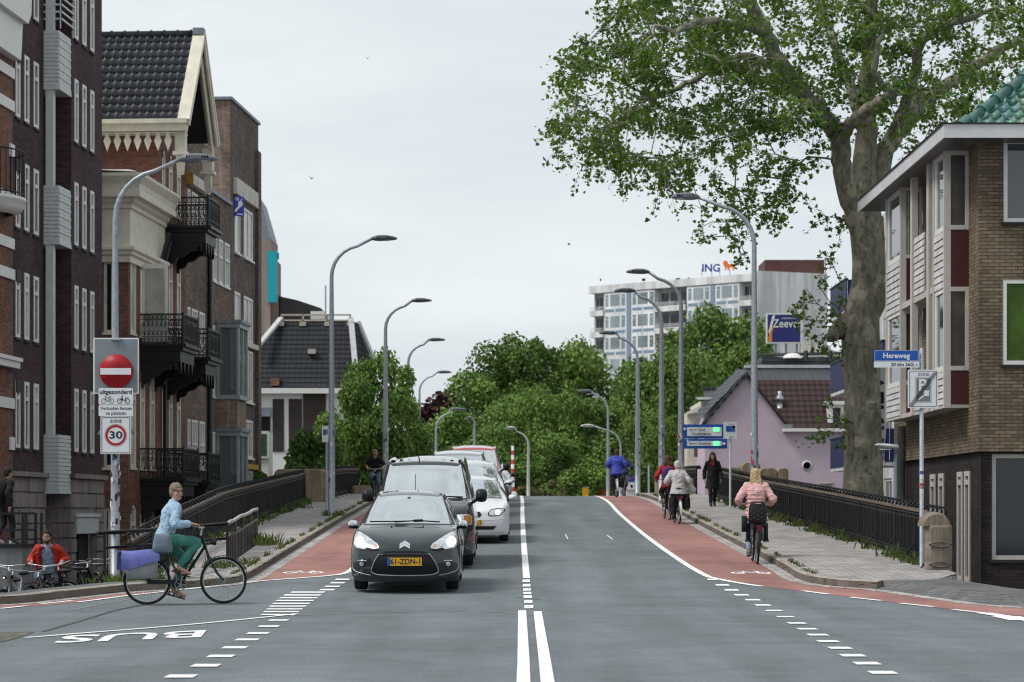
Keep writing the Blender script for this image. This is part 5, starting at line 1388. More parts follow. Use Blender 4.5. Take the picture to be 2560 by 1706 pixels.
# ---- generic broad-leaved trees
def crown_points(rx, ry, rz, lobes, n, seed, base=.0):
    rg = np.random.default_rng(seed)
    c = unit(rg.normal(size=(lobes, 3))) * (rg.uniform(.35, 1.0, (lobes, 1)) ** .6) * np.array([rx, ry, rz]) * .78
    c[:, 2] = np.where(c[:, 2] < -rz * .65, -rz * .65, c[:, 2])
    lr = rg.uniform(.14, .30, lobes) * min(rx, rz)
    w = lr ** 2; w /= w.sum()
    li = rg.choice(lobes, n, p=w)
    d = unit(rg.normal(size=(n, 3)) + np.array([0, 0, .35]))
    r = lr[li] * (rg.uniform(.0, 1, n) ** .3) * (1 + np.abs(rg.normal(scale=.15, size=n)) - .06)
    p = c[li] + d * r[:, None]
    p[:, 2] += rz + base
    return p, d, c + np.array([0, 0, rz + base])
def tree_proto(name, rx, ry, rz, base, lobes, n, ls, seed, m, label, cat="tree", loc=(0, 0, 0), trunk_r=.3, group=None):
    t = thing(name, label, cat, loc, group=group)
    p, d, lc = crown_points(rx, ry, rz, lobes, n, seed, base)
    rg = np.random.default_rng(seed + 1)
    leaf_mesh("crown", m, p, d * .8 + rg.normal(size=p.shape) * .55, rg.uniform(.65, 1.35, n) * ls, LEAF4, t)
    b = MB(); top = base + rz * .9
    b.tube([(0, 0, -.8), (.05, 0, base * .5), (0, .05, base + rz * .4), (.1, 0, top + rz * .4)], [trunk_r * 1.25, trunk_r, trunk_r * .8, trunk_r * .2], 8)
    for k in range(min(26, lobes)):
        q = lc[k]; s = Vector((0, 0, base + (q[2] - base) * .35))
        b.tube([s, s.lerp(Vector(q), .5) + Vector((0, 0, .3)), q], [trunk_r * .35, trunk_r * .22, trunk_r * .06], 5)
    b.build("trunk", M_BARKD, t)
    return t
GB = "big green trees beyond the crest of the bridge"
A = tree_proto("broadleaf_tree", 5.6, 5.2, 6.4, 2.6, 50, 24000, .25, 3, M_LEAF, "tall round green tree just left of the white flats, highest of the far row", loc=(0, 0, 0), group=GB)
B = tree_proto("broadleaf_tree", 6.0, 5.5, 5.6, 1.2, 46, 24000, .25, 4, M_LEAFL, "x", group=GB)
C_ = tree_proto("broadleaf_tree", 4.6, 4.5, 5.4, 1.0, 40, 20000, .24, 5, M_LEAF, "x", group=GB)
def place(proto, u, v_top, y, hgt, wid, rot, label, first=False):
    o = proto if first else copy_tree(proto)
    base_h = {A: 2.6 + 12.8, B: 1.2 + 11.2, C_: 1.0 + 10.8}[proto]
    top = ZV(v_top * K, y); z0 = -.9
    s = (top - z0) / base_h
    o.location = (XU(u * K, y), y, z0); o.scale = (s * wid, s * wid, s); o.rotation_euler = (0, 0, rot)
    o['label'] = label
    return o
place(A, 1195, 738, 172, 0, .92, .3, "tallest round green tree in the middle, left of the white flats", True)
place(B, 1335, 758, 190, 0, .95, 1.2, "green tree directly below the left end of the white flats", True)
place(A, 1648, 668, 186, 0, .86, 2.0, "bright green tree in front of the right end of the white flats")
place(C_, 1470, 815, 165, 0, 1.1, .8, "low leafy tree between the two lamp posts below the flats", True)
place(B, 1560, 775, 158, 0, .85, 3.0, "full dark tree behind the blue direction signs")
place(C_, 1080, 835, 160, 0, 1.05, 1.9, "round tree at the left end of the far green row")
place(B, 1235, 868, 150, 0, .80, 4.1, "lower pale green tree in front of the tallest round tree")
place(C_, 1380, 900, 150, 0, 1.0, 2.7, "dark tree low behind the bent lamp posts in the middle")
place(C_, 1720, 760, 172, 0, .9, 5.0, "tree whose crown reaches behind the tall right lamp post")
place(B, 1480, 930, 142, 0, .8, 5.5, "bushy tree behind the cyclist in the bright blue jacket")
place(C_, 1120, 960, 140, 0, 1.1, .1, "bushy tree straight above the red van")
place(C_, 1300, 985, 138, 0, 1.2, 3.6, "broad bushy tree right of the striped post")
place(C_, 1590, 960, 146, 0, .9, 4.4, "shaded bushy tree just left of the mauve gable")
PT_ = tree_proto("copper_beech", 3.6, 3.4, 4.0, 1.4, 26, 6000, .34, 9, M_LEAFP, "dark purple leaved tree at the left of the far green row", loc=(XU(1040 * K, 168), 168, -.9), group=None)
PT_.scale = (1.35, 1.35, 1.15)
# ---- the darker tree in front of the slate roof
LT = tree_proto("dark_tree", 2.7, 2.4, 3.3, .6, 34, 24000, .125, 21, M_LEAF, "dark leafy tree in front of the slate roof behind the lamp posts", loc=(XU(868 * K, 104), 104, -.6), trunk_r=.2)
LT.scale = (1.05, 1.0, 1.42)
LT2 = tree_proto("dark_tree", 2.0, 1.9, 2.5, .3, 24, 14000, .12, 22, M_LEAFL, "lighter small tree left of the dark tree, against the white house", loc=(XU(795 * K, 108), 108, -.4), trunk_r=.12)
LT2.scale = (1.2, 1.0, 1.3)
LT3 = tree_proto("dark_tree", 2.0, 1.9, 2.6, .2, 24, 14000, .12, 23, M_LEAF, "small tree at the right end of the left shrubs above the grey car roofs", loc=(XU(945 * K, 112), 112, -.4), trunk_r=.12)
SB = tree_proto("shrub", 1.5, 1.4, 1.6, .1, 18, 5000, .12, 31, M_LEAF, "feathery grey green shrub before the white house wall", "shrub", loc=(XU(728 * K, 100), 100, .2), trunk_r=.06)
SB.scale = (1.25, 1.1, 1.6)
HG = tree_proto("hedge", 2.6, 1.4, .95, .0, 26, 9000, .11, 41, M_HEDGE, "dense rounded green hedge behind the left railing and stone block", "hedge", loc=(XU(668 * K, 96), 96, .85), trunk_r=.08)
HG.scale = (1.05, 1, 1.3)
GR = tree_proto("shrub", 1.9, 1.5, 1.2, .0, 16, 4000, .16, 51, mat("straw_leaves", (.17, .16, .07), .7, var=.4, kind='leaf', tint=(.11, .13, .04)), "straw coloured bush at the road crest right of the striped post", "shrub", loc=(XU(1255 * K, 132), 132, 1.0), trunk_r=.05)

# ---- weeds along the railings and kerbs: uncountable tufts
def weeds(name, spots, label, n_=12, h=.22):
    b = MB()
    for x, y, z, s in spots:
        for k in range(n_):
            a = random.uniform(0, 6.28); l = h * s * random.uniform(.5, 1.3); w = .009 * s + .004
            ox, oy = random.gauss(0, .09 * s), random.gauss(0, .09 * s)
            dx, dy = math.cos(a) * l * .45, math.sin(a) * l * .45
            b.add([(x + ox - w, y + oy, z), (x + ox + w, y + oy, z), (x + ox + dx * .5 + w * .8, y + oy + dy * .5, z + l * .7), (x + ox + dx, y + oy + dy, z + l), (x + ox + dx * .5 - w * .8, y + oy + dy * .5, z + l * .7)], [(0, 1, 2, 3, 4)])
    return tag(b.build(name, M_WEED), label, "weeds", kind='stuff')
sp = []
for k in range(230):
    y = random.uniform(42.5, 80); s = .3 + random.random() ** 3 * .9
    if math.sin(y * 1.7) + math.sin(y * .61) < -.5: continue
    sp.append((float(np.interp(y, [41, 46, 53, 66, 80], [7.4, 7.42, 7.32, 7.02, 6.98])) - abs(random.gauss(0, .13)), y, gz(y) + .12, s))
weeds("weeds", sp, "green weeds growing along the foot of the right railing")
sp = []
for k in range(200):
    y = random.uniform(45, 90); s = .3 + random.random() ** 3 * .9
    sp.append((-6.62 + abs(random.gauss(0, .12)), y, gz(y) + float(ldz(y)) - .02, s))
for k in range(26): sp.append((-5.2 + random.gauss(0, .1), random.uniform(50.2, 51.8), gz(51) + .12, random.uniform(.4, 1.1)))
for k in range(20): sp.append((-5.4 + random.gauss(0, .3), random.uniform(44, 46), gz(45) + .0, random.uniform(.4, .9)))
for k in range(34): sp.append((-6.7 + random.gauss(0, .3), 42.6 + random.gauss(0, .4), .1, random.uniform(.35, .9)))
for k in range(26): sp.append((-4.95 + random.gauss(0, .12), 67.0 + random.gauss(0, .12), gz(67) + .12, random.uniform(.4, .8)))
weeds("weeds", sp, "weeds along the foot of the left railing, at the ramp rail and lamp bases")
sp = []
for line, s_ in ((RKs, -.17), (LKs, .17)):
    for x, y in offs(along([p for p in line if 40.5 < p[1] < 92], .22), s_):
        if math.sin(y * .9) + math.sin(y * 2.3 + 1) > -.2: sp.append((x, y, gz(y) + .125, random.uniform(.18, .42)))
weeds("moss", sp, "thin line of grass growing in the joint behind both kerbs", 9)
# ============================================================ street furniture
M_GALV = mat("galvanised_steel", (.30, .33, .36), .45, metal=.35, var=.22, scale=14)
M_GALVD = mat("lamp_grey", (.10, .115, .13), .5, var=.2, scale=8)
M_LAMPH = mat("lamp_head", (.14, .155, .175), .45, var=.15)
M_LAMPL = mat("lamp_cream", (.42, .43, .40), .5, var=.1)
M_LENS = mat("lamp_lens", (.45, .47, .48), .2)
M_STK = [mat("sticker_white", (.6, .6, .6), .5, var=.3, scale=30), mat("sticker_dark", (.03, .03, .035), .5, var=.5, scale=40), mat("sticker_red", (.38, .04, .05), .5, var=.3, scale=30), mat("sticker_blue", (.06, .09, .26), .5, var=.4, scale=30)]

def street_lamp(x, y, z, h, arm, side, label, r0=.10, hl=.72, mats=None, stick=0, rise=.28, seed=1, group="curved street lamps along the bridge", pole_m=None, head_m=None):
    """h height of the bend top above z; the arm reaches sideways (side +1 to the right)."""
    rg = random.Random(seed)
    t = thing("street_lamp", label, "street lamp", (x, y, z), group=group)
    r = .85 * min(1, arm / 1.3)
    pts = [(0, 0, -.3), (0, 0, h * .25), (0, 0, h * .5), (0, 0, h - r * 1.15)]
    rad = [r0, r0 * .92, r0 * .76, r0 * .55]
    for k in range(1, 7):
        a = k / 6 * R(80)
        pts.append((side * r * (1 - math.cos(a)), 0, h - r * 1.15 + r * 1.0 * math.sin(a))); rad.append(r0 * lerp(.55, .42, k / 6))
    ex = arm - hl * .75
    pts.append((side * max(ex, r * .9), 0, h + rise * .35)); rad.append(r0 * .40)
    b = MB(); b.tube(pts, rad, 12); b.build("pole", pole_m or M_GALV, t)
    b = MB(); b.smooth = True
    hx = max(ex, r * .9) - .02
    rows = []
    for q, w, hh in ((0, .05, .06), (.06, .11, .10), (.25, .165, .15), (.55, .17, .15), (.85, .12, .10), (.97, .055, .05), (1, .0, .0)):
        c = (side * (hx + q * hl), 0, h + rise * .38 + .015 * math.sin(q * 3) - .01)
        rows.append([(c[0], w * math.cos(a), c[2] + (hh * .62 * math.sin(a) if math.sin(a) > 0 else hh * .5 * math.sin(a))) for a in np.linspace(0, 2 * math.pi, 13)[:-1]])
    b.grid(rows, closed=True)
    b.mi = 1; zz = h + rise * .38
    for k in range(9): b.box(side * (hx + .22 * hl + k * .045) - .012, side * (hx + .22 * hl + k * .045) + .012, -.162, -.10, zz + .0, zz + .042)
    b.mi = 2; b.ball((side * (hx + .52 * hl), 0, zz - .035), .25, .12, .035, 10, 5)
    b.build("lamp_head", [head_m or M_LAMPH, M_SILL, M_LENS], t)
    if stick:
        b = MB(); b.smooth = True
        for k in range(stick):
            zc = rg.uniform(1.0, 2.35) if k > 1 else rg.uniform(2.0, 2.5); a0 = rg.uniform(-2.9, -.5); wa = rg.uniform(.3, .6); hs = rg.uniform(.02, .065); rr = r0 * .955 + .003 + k * .0006
            b.mi = rg.choice((0, 0, 0, 0, 1, 1, 1, 2, 3))
            b.grid([[(rr * math.cos(a0 + wa * q / 4), rr * math.sin(a0 + wa * q / 4), zc + dz) for q in range(5)] for dz in (-hs, hs)])
        b.build("stickers", M_STK, t)
    return t
def lamp_at(u, vbase, vtop, y, utip, label, **k):
    """pole column u, base and bend-top rows and the head's tip column, in the 2353-wide view"""
    x = XU(u * K, y); zt = ZV(vtop * K, y)
    z0 = gz(y) + .1 if vbase is None else vbase
    arm = abs(XU(utip * K, y) - x)
    rise = k.pop('rise', .2)
    return street_lamp(x, y, z0, zt - z0 - rise * .4 - .06, arm, 1 if utip > u else -1, label, rise=rise, **k)
lamp_at(265, .12, 357, 43.0, 481, "nearest left street lamp carrying the red no entry sign", r0=.088, stick=26, seed=3, hl=.68)
lamp_at(762, None, 543, 66.8, 900, "left street lamp standing on the pavement by the railing, second from the front", r0=.10, stick=6, seed=5, hl=.72, head_m=M_GALVD)
lamp_at(886, None, 687, 90, 982, "left street lamp behind the cyclist in the black shirt", r0=.115, stick=9, seed=6, hl=.75, head_m=M_GALVD)
lamp_at(938, None, 778, 110, 1015, "left street lamp rising behind the dark van's roof", r0=.115, hl=.8, head_m=M_GALVD)
lamp_at(964, None, 853, 132, 1031, "left street lamp whose head shows against the sky above the dark tree", r0=.10, hl=.8, head_m=M_GALVD)
lamp_at(1002, None, 938, 124, 1058, "left street lamp with its pale head against the far trees", r0=.10, hl=.8)
lamp_at(1733, None, 446, 53.5, 1556, "nearest right street lamp rising in front of the mauve house, covered in stickers", r0=.096, stick=18, seed=8, hl=.62)
lamp_at(1565, None, 620, 74, 1450, "right street lamp touching the blue direction signs", r0=.112, stick=14, seed=9, hl=.72, head_m=M_GALVD)
lamp_at(1520, None, 664, 82, 1422, "right street lamp beside the rider with the purple backpack", r0=.115, stick=10, seed=12, hl=.72, head_m=M_GALVD)
lamp_at(1465, None, 762, 98, 1385, "right street lamp beside the small blue traffic board", r0=.115, stick=8, seed=13, hl=.75, head_m=M_GALVD)
lamp_at(1397, None, 896, 128, 1335, "slim right street lamp behind the cyclist in the bright blue jacket", r0=.10, hl=.72)
lamp_at(1426, None, 976, 121, 1340, "low pale street lamp with a long arm among the right trees", r0=.09, hl=.7, head_m=M_LAMPL)
lamp_at(1214, None, 981, 118, 1166, "cream bent street lamp alone in front of the middle trees", r0=.09, hl=.5, pole_m=M_LAMPL, head_m=M_LAMPL)
lamp_at(1090, None, 958, 126, 1081, "short pale post lamp in front of the far left trees", r0=.09, hl=.35)

# ---- signs on the nearest left lamp
M_SWHITE = mat("sign_face_white", (.66, .68, .70), .45, var=.05)
M_SBACK = mat("sign_back_grey", (.19, .22, .24), .5, var=.12, scale=3)
M_SRED = mat("sign_face_red", (.34, .012, .020), .45, var=.06)
M_SINK = mat("sign_face_ink", (.022, .026, .05), .5, var=.05)
M_SBLUE = mat("sign_face_blue", (.012, .085, .36), .4, var=.06)
def rrect(x0, x1, z0, z1, r, n=5):
    out = []
    for cx, cz, a0 in ((x1 - r, z1 - r, 0), (x0 + r, z1 - r, 90), (x0 + r, z0 + r, 180), (x1 - r, z0 + r, 270)):
        out += [(cx + r * math.cos(R(a0 + 90 * k / n)), cz + r * math.sin(R(a0 + 90 * k / n))) for k in range(n + 1)]
    return out
def ring(b, cx, cz, ro, ri, y, n=40, y1=None):
    b.grid([[(cx + ro * math.cos(2 * math.pi * k / n), y, cz + ro * math.sin(2 * math.pi * k / n)), (cx + ri * math.cos(2 * math.pi * k / n), y, cz + ri * math.sin(2 * math.pi * k / n))] for k in range(n + 1)])
def frame_(b, x0, x1, z0, z1, w, r, y):
    a, c = rrect(x0, x1, z0, z1, r), rrect(x0 + w, x1 - w, z0 + w, z1 - w, max(.004, r - w))
    b.grid([[(p[0], y, p[1]), (q[0], y, q[1])] for p, q in zip(a + a[:1], c + c[:1])])
def bike_icon(b, cx, cz, s, y, moped=False):
    w = .045 * s
    def ln(*p):
        for q, r_ in zip(p, p[1:]): b.bar((cx + q[0] * s, y, cz + q[1] * s), (cx + r_[0] * s, y, cz + r_[1] * s), w * (1.5 if moped else 1), .002, up=(0, 1, 0))
    ring(b, cx - .55 * s, cz, .36 * s, .30 * s if not moped else .27 * s, y - .001); ring(b, cx + .55 * s, cz, .36 * s, .30 * s if not moped else .27 * s, y - .001)
    if not moped:
        ln((-.55, 0), (-.28, .52), (.3, .52), (-.05, -.02), (-.28, .45)); ln((-.05, -.02), (.55, 0), (.3, .52), (.38, .66)); ln((-.28, .52), (-.22, .72), (-.45, .70)); ln((.26, .68), (.5, .68))
    else:
        ln((-.55, 0), (-.2, .55), (-.05, .72), (-.3, .74)); ln((-.2, .5), (.0, .1), (.55, .0)); ln((.2, .1), (.35, .4)); ln((.22, .46), (.72, .46))
        b.prism([(cx - .32 * s, cz + .2 * s), (cx - .1 * s, cz + .45 * s), (cx + .02 * s, cz + .15 * s), (cx - .15 * s, cz + .05 * s)], y - .001, y + .001)
ys = 43.0 - .13
def LP(u, v): return XU(u, ys), ZV(v, ys)
# photo pixels from the sign close-up: u = 220 + z * .2041, v = 830 + z * .2041
def sq(z): return 220 + z * .2041
def sv(z): return 830 + z * .2041
def quad_board(T, name, z0, z1, z2, z3, y, m, r=.02, d=.02):
    b = MB(); b.prism(rrect(XU(sq(z0), y), XU(sq(z2), y), ZV(sv(z3), y), ZV(sv(z1), y), r), y, y + d); return b.build(name, m, T)
T = thing("no_entry_sign", "red round no entry sign with a white bar on a grey white-edged board", "sign", (0, 0, 0))
y = ys + .03
quad_board(T, "board", 64, 74, 622, 760, y, M_SWHITE, .02); quad_board(T, "board_face", 82, 90, 606, 744, y - .004, M_SBACK, .01, .003)
cx, cz, rr = XU(sq(343), ys - .03), ZV(sv(482), ys - .03), (sq(549) - sq(137)) / 2 * ys / FPX
b = MB(); b.lathe([(0, 0), (rr, 0), (rr, .02), (0, .02)], (cx, ys - .03, cz), 40, axis='y'); b.build("disc", M_SRED, T)
b = MB(); b.prism([(XU(sq(153), ys), ZV(sv(525), ys)), (XU(sq(530), ys), ZV(sv(525), ys)), (XU(sq(530), ys), ZV(sv(446), ys)), (XU(sq(153), ys), ZV(sv(446), ys))], ys - .036, ys - .031); b.build("bar", M_SWHITE, T)
b = MB(); zc = ZV(sv(92), ys); b.box(cx - .09, cx + .09, ys - .02, ys + .24, zc - .015, zc + .015); b.build("clamp", M_GALV, T)
y = ys - .045
T = thing("exception_plate", "small white plate reading uitgezonderd above a bicycle and a moped", "sign", (0, 0, 0))
quad_board(T, "board", 130, 688, 552, 892, y, M_SWHITE, .025, .012)
b = MB(); b.text("uitgezonderd", .085, XU(sq(340), y), ZV(sv(738), y), y - .003, bold=.002, W=392 * .2041 * y / FPX); bike_icon(b, XU(sq(240), y), ZV(sv(848), y), .126, y - .003); bike_icon(b, XU(sq(434), y), ZV(sv(848), y), .126, y - .003, True); b.build("lettering", M_SINK, T)
T = thing("bicycle_ban_plate", "small white plate reading Verboden fietsen te plaatsen", "sign", (0, 0, 0))
quad_board(T, "board", 130, 898, 552, 1034, y, M_SWHITE, .02, .012)
b = MB(); b.text("Verboden fietsen", .07, XU(sq(345), y), ZV(sv(938), y), y - .003, bold=.0008, W=385 * .2041 * y / FPX); b.text("te plaatsen", .07, XU(sq(345), y), ZV(sv(997), y), y - .003, bold=.0008, W=250 * .2041 * y / FPX); b.build("lettering", M_SINK, T)
T = thing("zone_thirty_sign", "tall white zone sign with a red ring around 30", "sign", (0, 0, 0))
quad_board(T, "board", 153, 1038, 528, 1496, y, M_SWHITE, .02, .012)
b = MB(); frame_(b, XU(sq(166), y), XU(sq(516), y), ZV(sv(1486), y), ZV(sv(1047), y), .011, .022, y - .002)
b.text("ZONE", .06, XU(sq(340), y), ZV(sv(1096), y), y - .003, bold=.001, W=146 * .2041 * y / FPX, Hc=38 * .2041 * y / FPX); b.text("30", .17, XU(sq(342), y), ZV(sv(1268), y), y - .003, bold=.004, W=162 * .2041 * y / FPX, Hc=92 * .2041 * y / FPX); b.build("lettering", M_SINK, T)
b = MB(); q = .2041 * y / FPX; ring(b, XU(sq(340), y), ZV(sv(1267), y), 137 * q, 132 * q, y - .002); ring(b, XU(sq(340), y), ZV(sv(1267), y), 126 * q, 98 * q, y - .002); b.build("red_ring", M_SRED, T)
T = thing("triangle_sign", "grey triangular sign seen from behind, mostly hidden by the zone sign", "sign", (0, 0, 0))
b = MB(); b.prism([(XU(sq(118), 43.2), ZV(sv(1258), 43.2)), (XU(sq(584), 43.2), ZV(sv(1258), 43.2)), (XU(sq(350), 43.2), ZV(sv(850), 43.2))], 43.16, 43.18); b.build("plate", M_SBACK, T)

# ---- street name post on the right; u = 2100 + z * .255, v = 860 + z * .255
def tq(z): return 2100 + z * .255
def tv(z): return 860 + z * .255
y = 43.2
T = thing("sign_post", "grey sticker-spotted post holding the street name and parking zone signs", "post", (0, 0, 0))
xp = XU(tq(800), y); b = MB(); b.tube([(xp, y, -.2), (xp, y, ZV(tv(60), y))], .038, 10); b.ball((xp, y, ZV(tv(60), y)), .038, n=10, m=6); b.build("pole", M_GALV, T)
b = MB(); b.smooth = True
for v, hs, mi in ((1262, .028, 3), (1306, .045, 0), (1392, .045, 2), (1400, .018, 0), (1450, .04, 0)):
    b.mi = mi; zc = ZV(tv(v), y); b.grid([[(xp + .04 * math.cos(a), y + .04 * math.sin(a), zc + dz) for a in np.linspace(-2.7, -.4, 7)] for dz in (-hs, hs)])
b.build("stickers", M_STK, T)
y -= .05
T = thing("street_name_sign", "blue street name plate reading Hereweg over a white number strip", "sign", (0, 0, 0))
def TB(T, name, z0, z1, z2, z3, y, m, r=.01, d=.015):
    b = MB(); b.prism(rrect(XU(tq(z0), y), XU(tq(z2), y), ZV(tv(z3), y), ZV(tv(z1), y), r), y, y + d); return b.build(name, m, T)
TB(T, "blue_plate", 334, 62, 775, 172, y, M_SBLUE); TB(T, "number_strip", 334, 173, 778, 232, y, M_SWHITE)
q = .255 * y / FPX
b = MB(); frame_(b, XU(tq(340), y), XU(tq(769), y), ZV(tv(168), y), ZV(tv(66), y), .005, .01, y - .002); b.text("Hereweg", .12, XU(tq(555), y), ZV(tv(118), y), y - .003, bold=.003, W=262 * q); b.build("lettering", M_SWHITE, T)
b = MB(); b.text("20 t/m 26G", .09, XU(tq(610), y), ZV(tv(204), y), y - .003, bold=.002, W=222 * q)
ax, az = XU(tq(748), y), ZV(tv(206), y); b.bar((ax - .016, y - .003, az), (ax + .016, y - .003, az), .005, .002, up=(0, 1, 0)); b.bar((ax + .004, y - .003, az + .014), (ax + .018, y - .003, az), .005, .002, up=(0, 1, 0)); b.bar((ax + .004, y - .003, az - .014), (ax + .018, y - .003, az), .005, .002, up=(0, 1, 0)); b.build("number_lettering", M_SINK, T)
T = thing("parking_zone_end_sign", "grey and white parking zone sign struck through with black diagonal lines", "sign", (0, 0, 0))
TB(T, "board", 665, 254, 960, 630, y, M_SWHITE, .012)
b = MB(); frame_(b, XU(tq(680), y), XU(tq(948), y), ZV(tv(616), y), ZV(tv(266), y), .008, .014, y - .002)
for o in (-.028, 0, .028):
    b.bar((XU(tq(692), y) + o, y - .008, ZV(tv(610), y)), (XU(tq(938), y) + o, y - .008, ZV(tv(278), y)), .011, .002, up=(0, 1, 0))
b.text("ZONE", .06, XU(tq(818), y), ZV(tv(302), y), y - .003, W=112 * q); b.build("black_marks", M_SINK, T)
b = MB(); b.prism(rrect(XU(tq(748), y), XU(tq(886), y), ZV(tv(566), y), ZV(tv(336), y), .01), y - .004, y - .001); frame_(b, XU(tq(738), y), XU(tq(897), y), ZV(tv(578), y), ZV(tv(326), y), .004, .012, y - .003); b.build("parking_field", mat("sign_grey", (.17, .18, .19), .5), T)
b = MB(); b.text("P", 130 * q * 1.25, XU(tq(808), y), ZV(tv(410), y), y - .006, bold=.008); b.prism([(XU(tq(828), y), ZV(tv(512), y)), (XU(tq(868), y), ZV(tv(512), y)), (XU(tq(876), y), ZV(tv(458), y)), (XU(tq(820), y), ZV(tv(458), y))], y - .006, y - .0045); b.prism([(XU(tq(766), y), ZV(tv(558), y)), (XU(tq(820), y), ZV(tv(520), y)), (XU(tq(826), y), ZV(tv(500), y)), (XU(tq(775), y), ZV(tv(535), y))], y - .006, y - .0045); b.build("white_marks", M_SWHITE, T)

# ---- blue parking guidance signs; u = 1690 + z * .068, v = 1040 + z * .068
def gq(z): return 1690 + z * .068
def gv(z): return 1040 + z * .068
y = 74.0
q = .068 * y / FPX
M_GLED = mat("led_green", (.10, .75, .30), .4, var=.0, emit=.9, ecol=(.16, .9, .38))
def GB_(T, name, z0, z1, z2, z3, yy, m, d=.06, r=.02):
    b = MB(); b.prism(rrect(XU(gq(z0), y), XU(gq(z2), y), ZV(gv(z3), y), ZV(gv(z1), y), r), yy, yy + d); return b.build(name, m, T)
for lab, (z1, z3, x2), rowz, words, led in (("upper blue guidance sign pointing to Zuid and Hoofdstation with a green display", (320, 835, 1745), (425, 750), (("Zuid", 925, 520), ("Hoofdstation", 925, 668)), (430, 585)),
                                      ("lower blue guidance sign pointing to Zuidwest with a green display", (850, 1210, 1870), (930, 1110), (("Zuidwest", 1035, 1018),), (940, 1100))):
    T = thing("guidance_sign", lab, "sign", (0, 0, 0), group="blue parking guidance signs")
    GB_(T, "board", 255, z1, x2, z3, y - .1, M_SBLUE); GB_(T, "panel", 395, rowz[0], 1670, rowz[1], y - .115, M_SWHITE, .01)
    b = MB()
    for wd_, cx_, cz_ in words: b.text(wd_, .14, XU(gq(cx_), y), ZV(gv(cz_), y), y - .125, bold=.004, W={4: 240, 12: 690, 8: 460}[len(wd_)] * q)
    c0 = words[0][2]; b.box(XU(gq(570), y), XU(gq(750), y), y - .12, y - .116, ZV(gv(c0 + 12), y), ZV(gv(c0 - 12), y)); b.build("lettering", mat("faded_ink", (.12, .13, .15), .5), T)
    b = MB(); b.prism(rrect(XU(gq(500), y), XU(gq(545), y), ZV(gv(c0 + 30), y), ZV(gv(c0 - 30), y), .005), y - .125, y - .118); b.build("parking_symbol", M_SBLUE, T)
    GB_(T, "display", 1355, led[0], 1585, led[1], y - .125, M_GLED, .008)
    b = MB()
    if len(words) == 2: b.prism([(XU(gq(252), y), ZV(gv(485), y)), (XU(gq(310), y), ZV(gv(425), y)), (XU(gq(372), y), ZV(gv(485), y)), (XU(gq(310), y), ZV(gv(545), y))], y - .125, y - .105)
    else:
        b.prism([(XU(gq(1690), y), ZV(gv(1000), y)), (XU(gq(1755), y), ZV(gv(965), y)), (XU(gq(1825), y), ZV(gv(1022), y)), (XU(gq(1755), y), ZV(gv(1085), y)), (XU(gq(1690), y), ZV(gv(1045), y))], y - .125, y - .105); b.prism([(XU(gq(375), y), ZV(gv(950), y)), (XU(gq(415), y), ZV(gv(860), y)), (XU(gq(455), y), ZV(gv(925), y)), (XU(gq(455), y), ZV(gv(950), y))], y - .125, y - .105)
    b.build("arrow", M_SWHITE, T)
y = 73.0
T = thing("info_sign", "white sign with a small blue panel on its own sticker-covered post", "sign", (0, 0, 0))
GB_(T, "board", 1745, 225, 2240, 845, y, M_SWHITE, .02)
b = MB(); b.prism([(XU(gq(1835), y), ZV(gv(580), y)), (XU(gq(2165), y), ZV(gv(580), y)), (XU(gq(2165), y), ZV(gv(480), y)), (XU(gq(2045), y), ZV(gv(480), y)), (XU(gq(2045), y), ZV(gv(370), y)), (XU(gq(1835), y), ZV(gv(370), y))], y - .006, y - .001); b.build("blue_panel", M_SBLUE, T)
b = MB(); b.lathe([(0, 0), (.05, 0)], (XU(gq(2115), y), y - .004, ZV(gv(415), y)), 14, axis='y'); b.build("round_symbol", mat("sign_purple", (.12, .03, .14), .5), T)
b = MB(); b.box(XU(gq(1950), y), XU(gq(2110), y), y - .005, y - .001, ZV(gv(785), y), ZV(gv(765), y)); b.box(XU(gq(1900), y), XU(gq(2110), y), y - .005, y - .001, ZV(gv(310), y), ZV(gv(295), y)); b.build("lettering", M_SBACK, T)
b = MB(); b.tube([(XU(gq(2000), y), y + .05, gz(y)), (XU(gq(2000), y), y + .05, ZV(gv(830), y))], .034, 8); b.build("pole", M_GALV, T)
# small white sign on the left pavement
y = 68.5
T = thing("info_sign", "white sign with a blue square on a thin post left of the lamp", "sign", (0, 0, 0))
def bx(b, u0, u1, v0, v1, y0, y1): b.box(XU(u0, y), XU(u1, y), y0, y1, ZV(v1, y), ZV(v0, y))
b = MB(); b.prism(rrect(XU(805, y), XU(822.5, y), ZV(1106, y), ZV(1065, y), .015), y, y + .02); b.build("board", M_SWHITE, T)
b = MB(); bx(b, 808, 816, 1074, 1088, y - .006, y - .001); b.build("blue_panel", M_SBLUE, T)
b = MB(); bx(b, 817, 819.5, 1074, 1086, y - .006, y - .001); b.build("red_mark", M_SRED, T)
b = MB(); b.tube([(XU(816, y), y + .04, gz(y)), (XU(816, y), y + .04, ZV(1104, y))], .03, 8); b.build("pole", M_GALV, T)
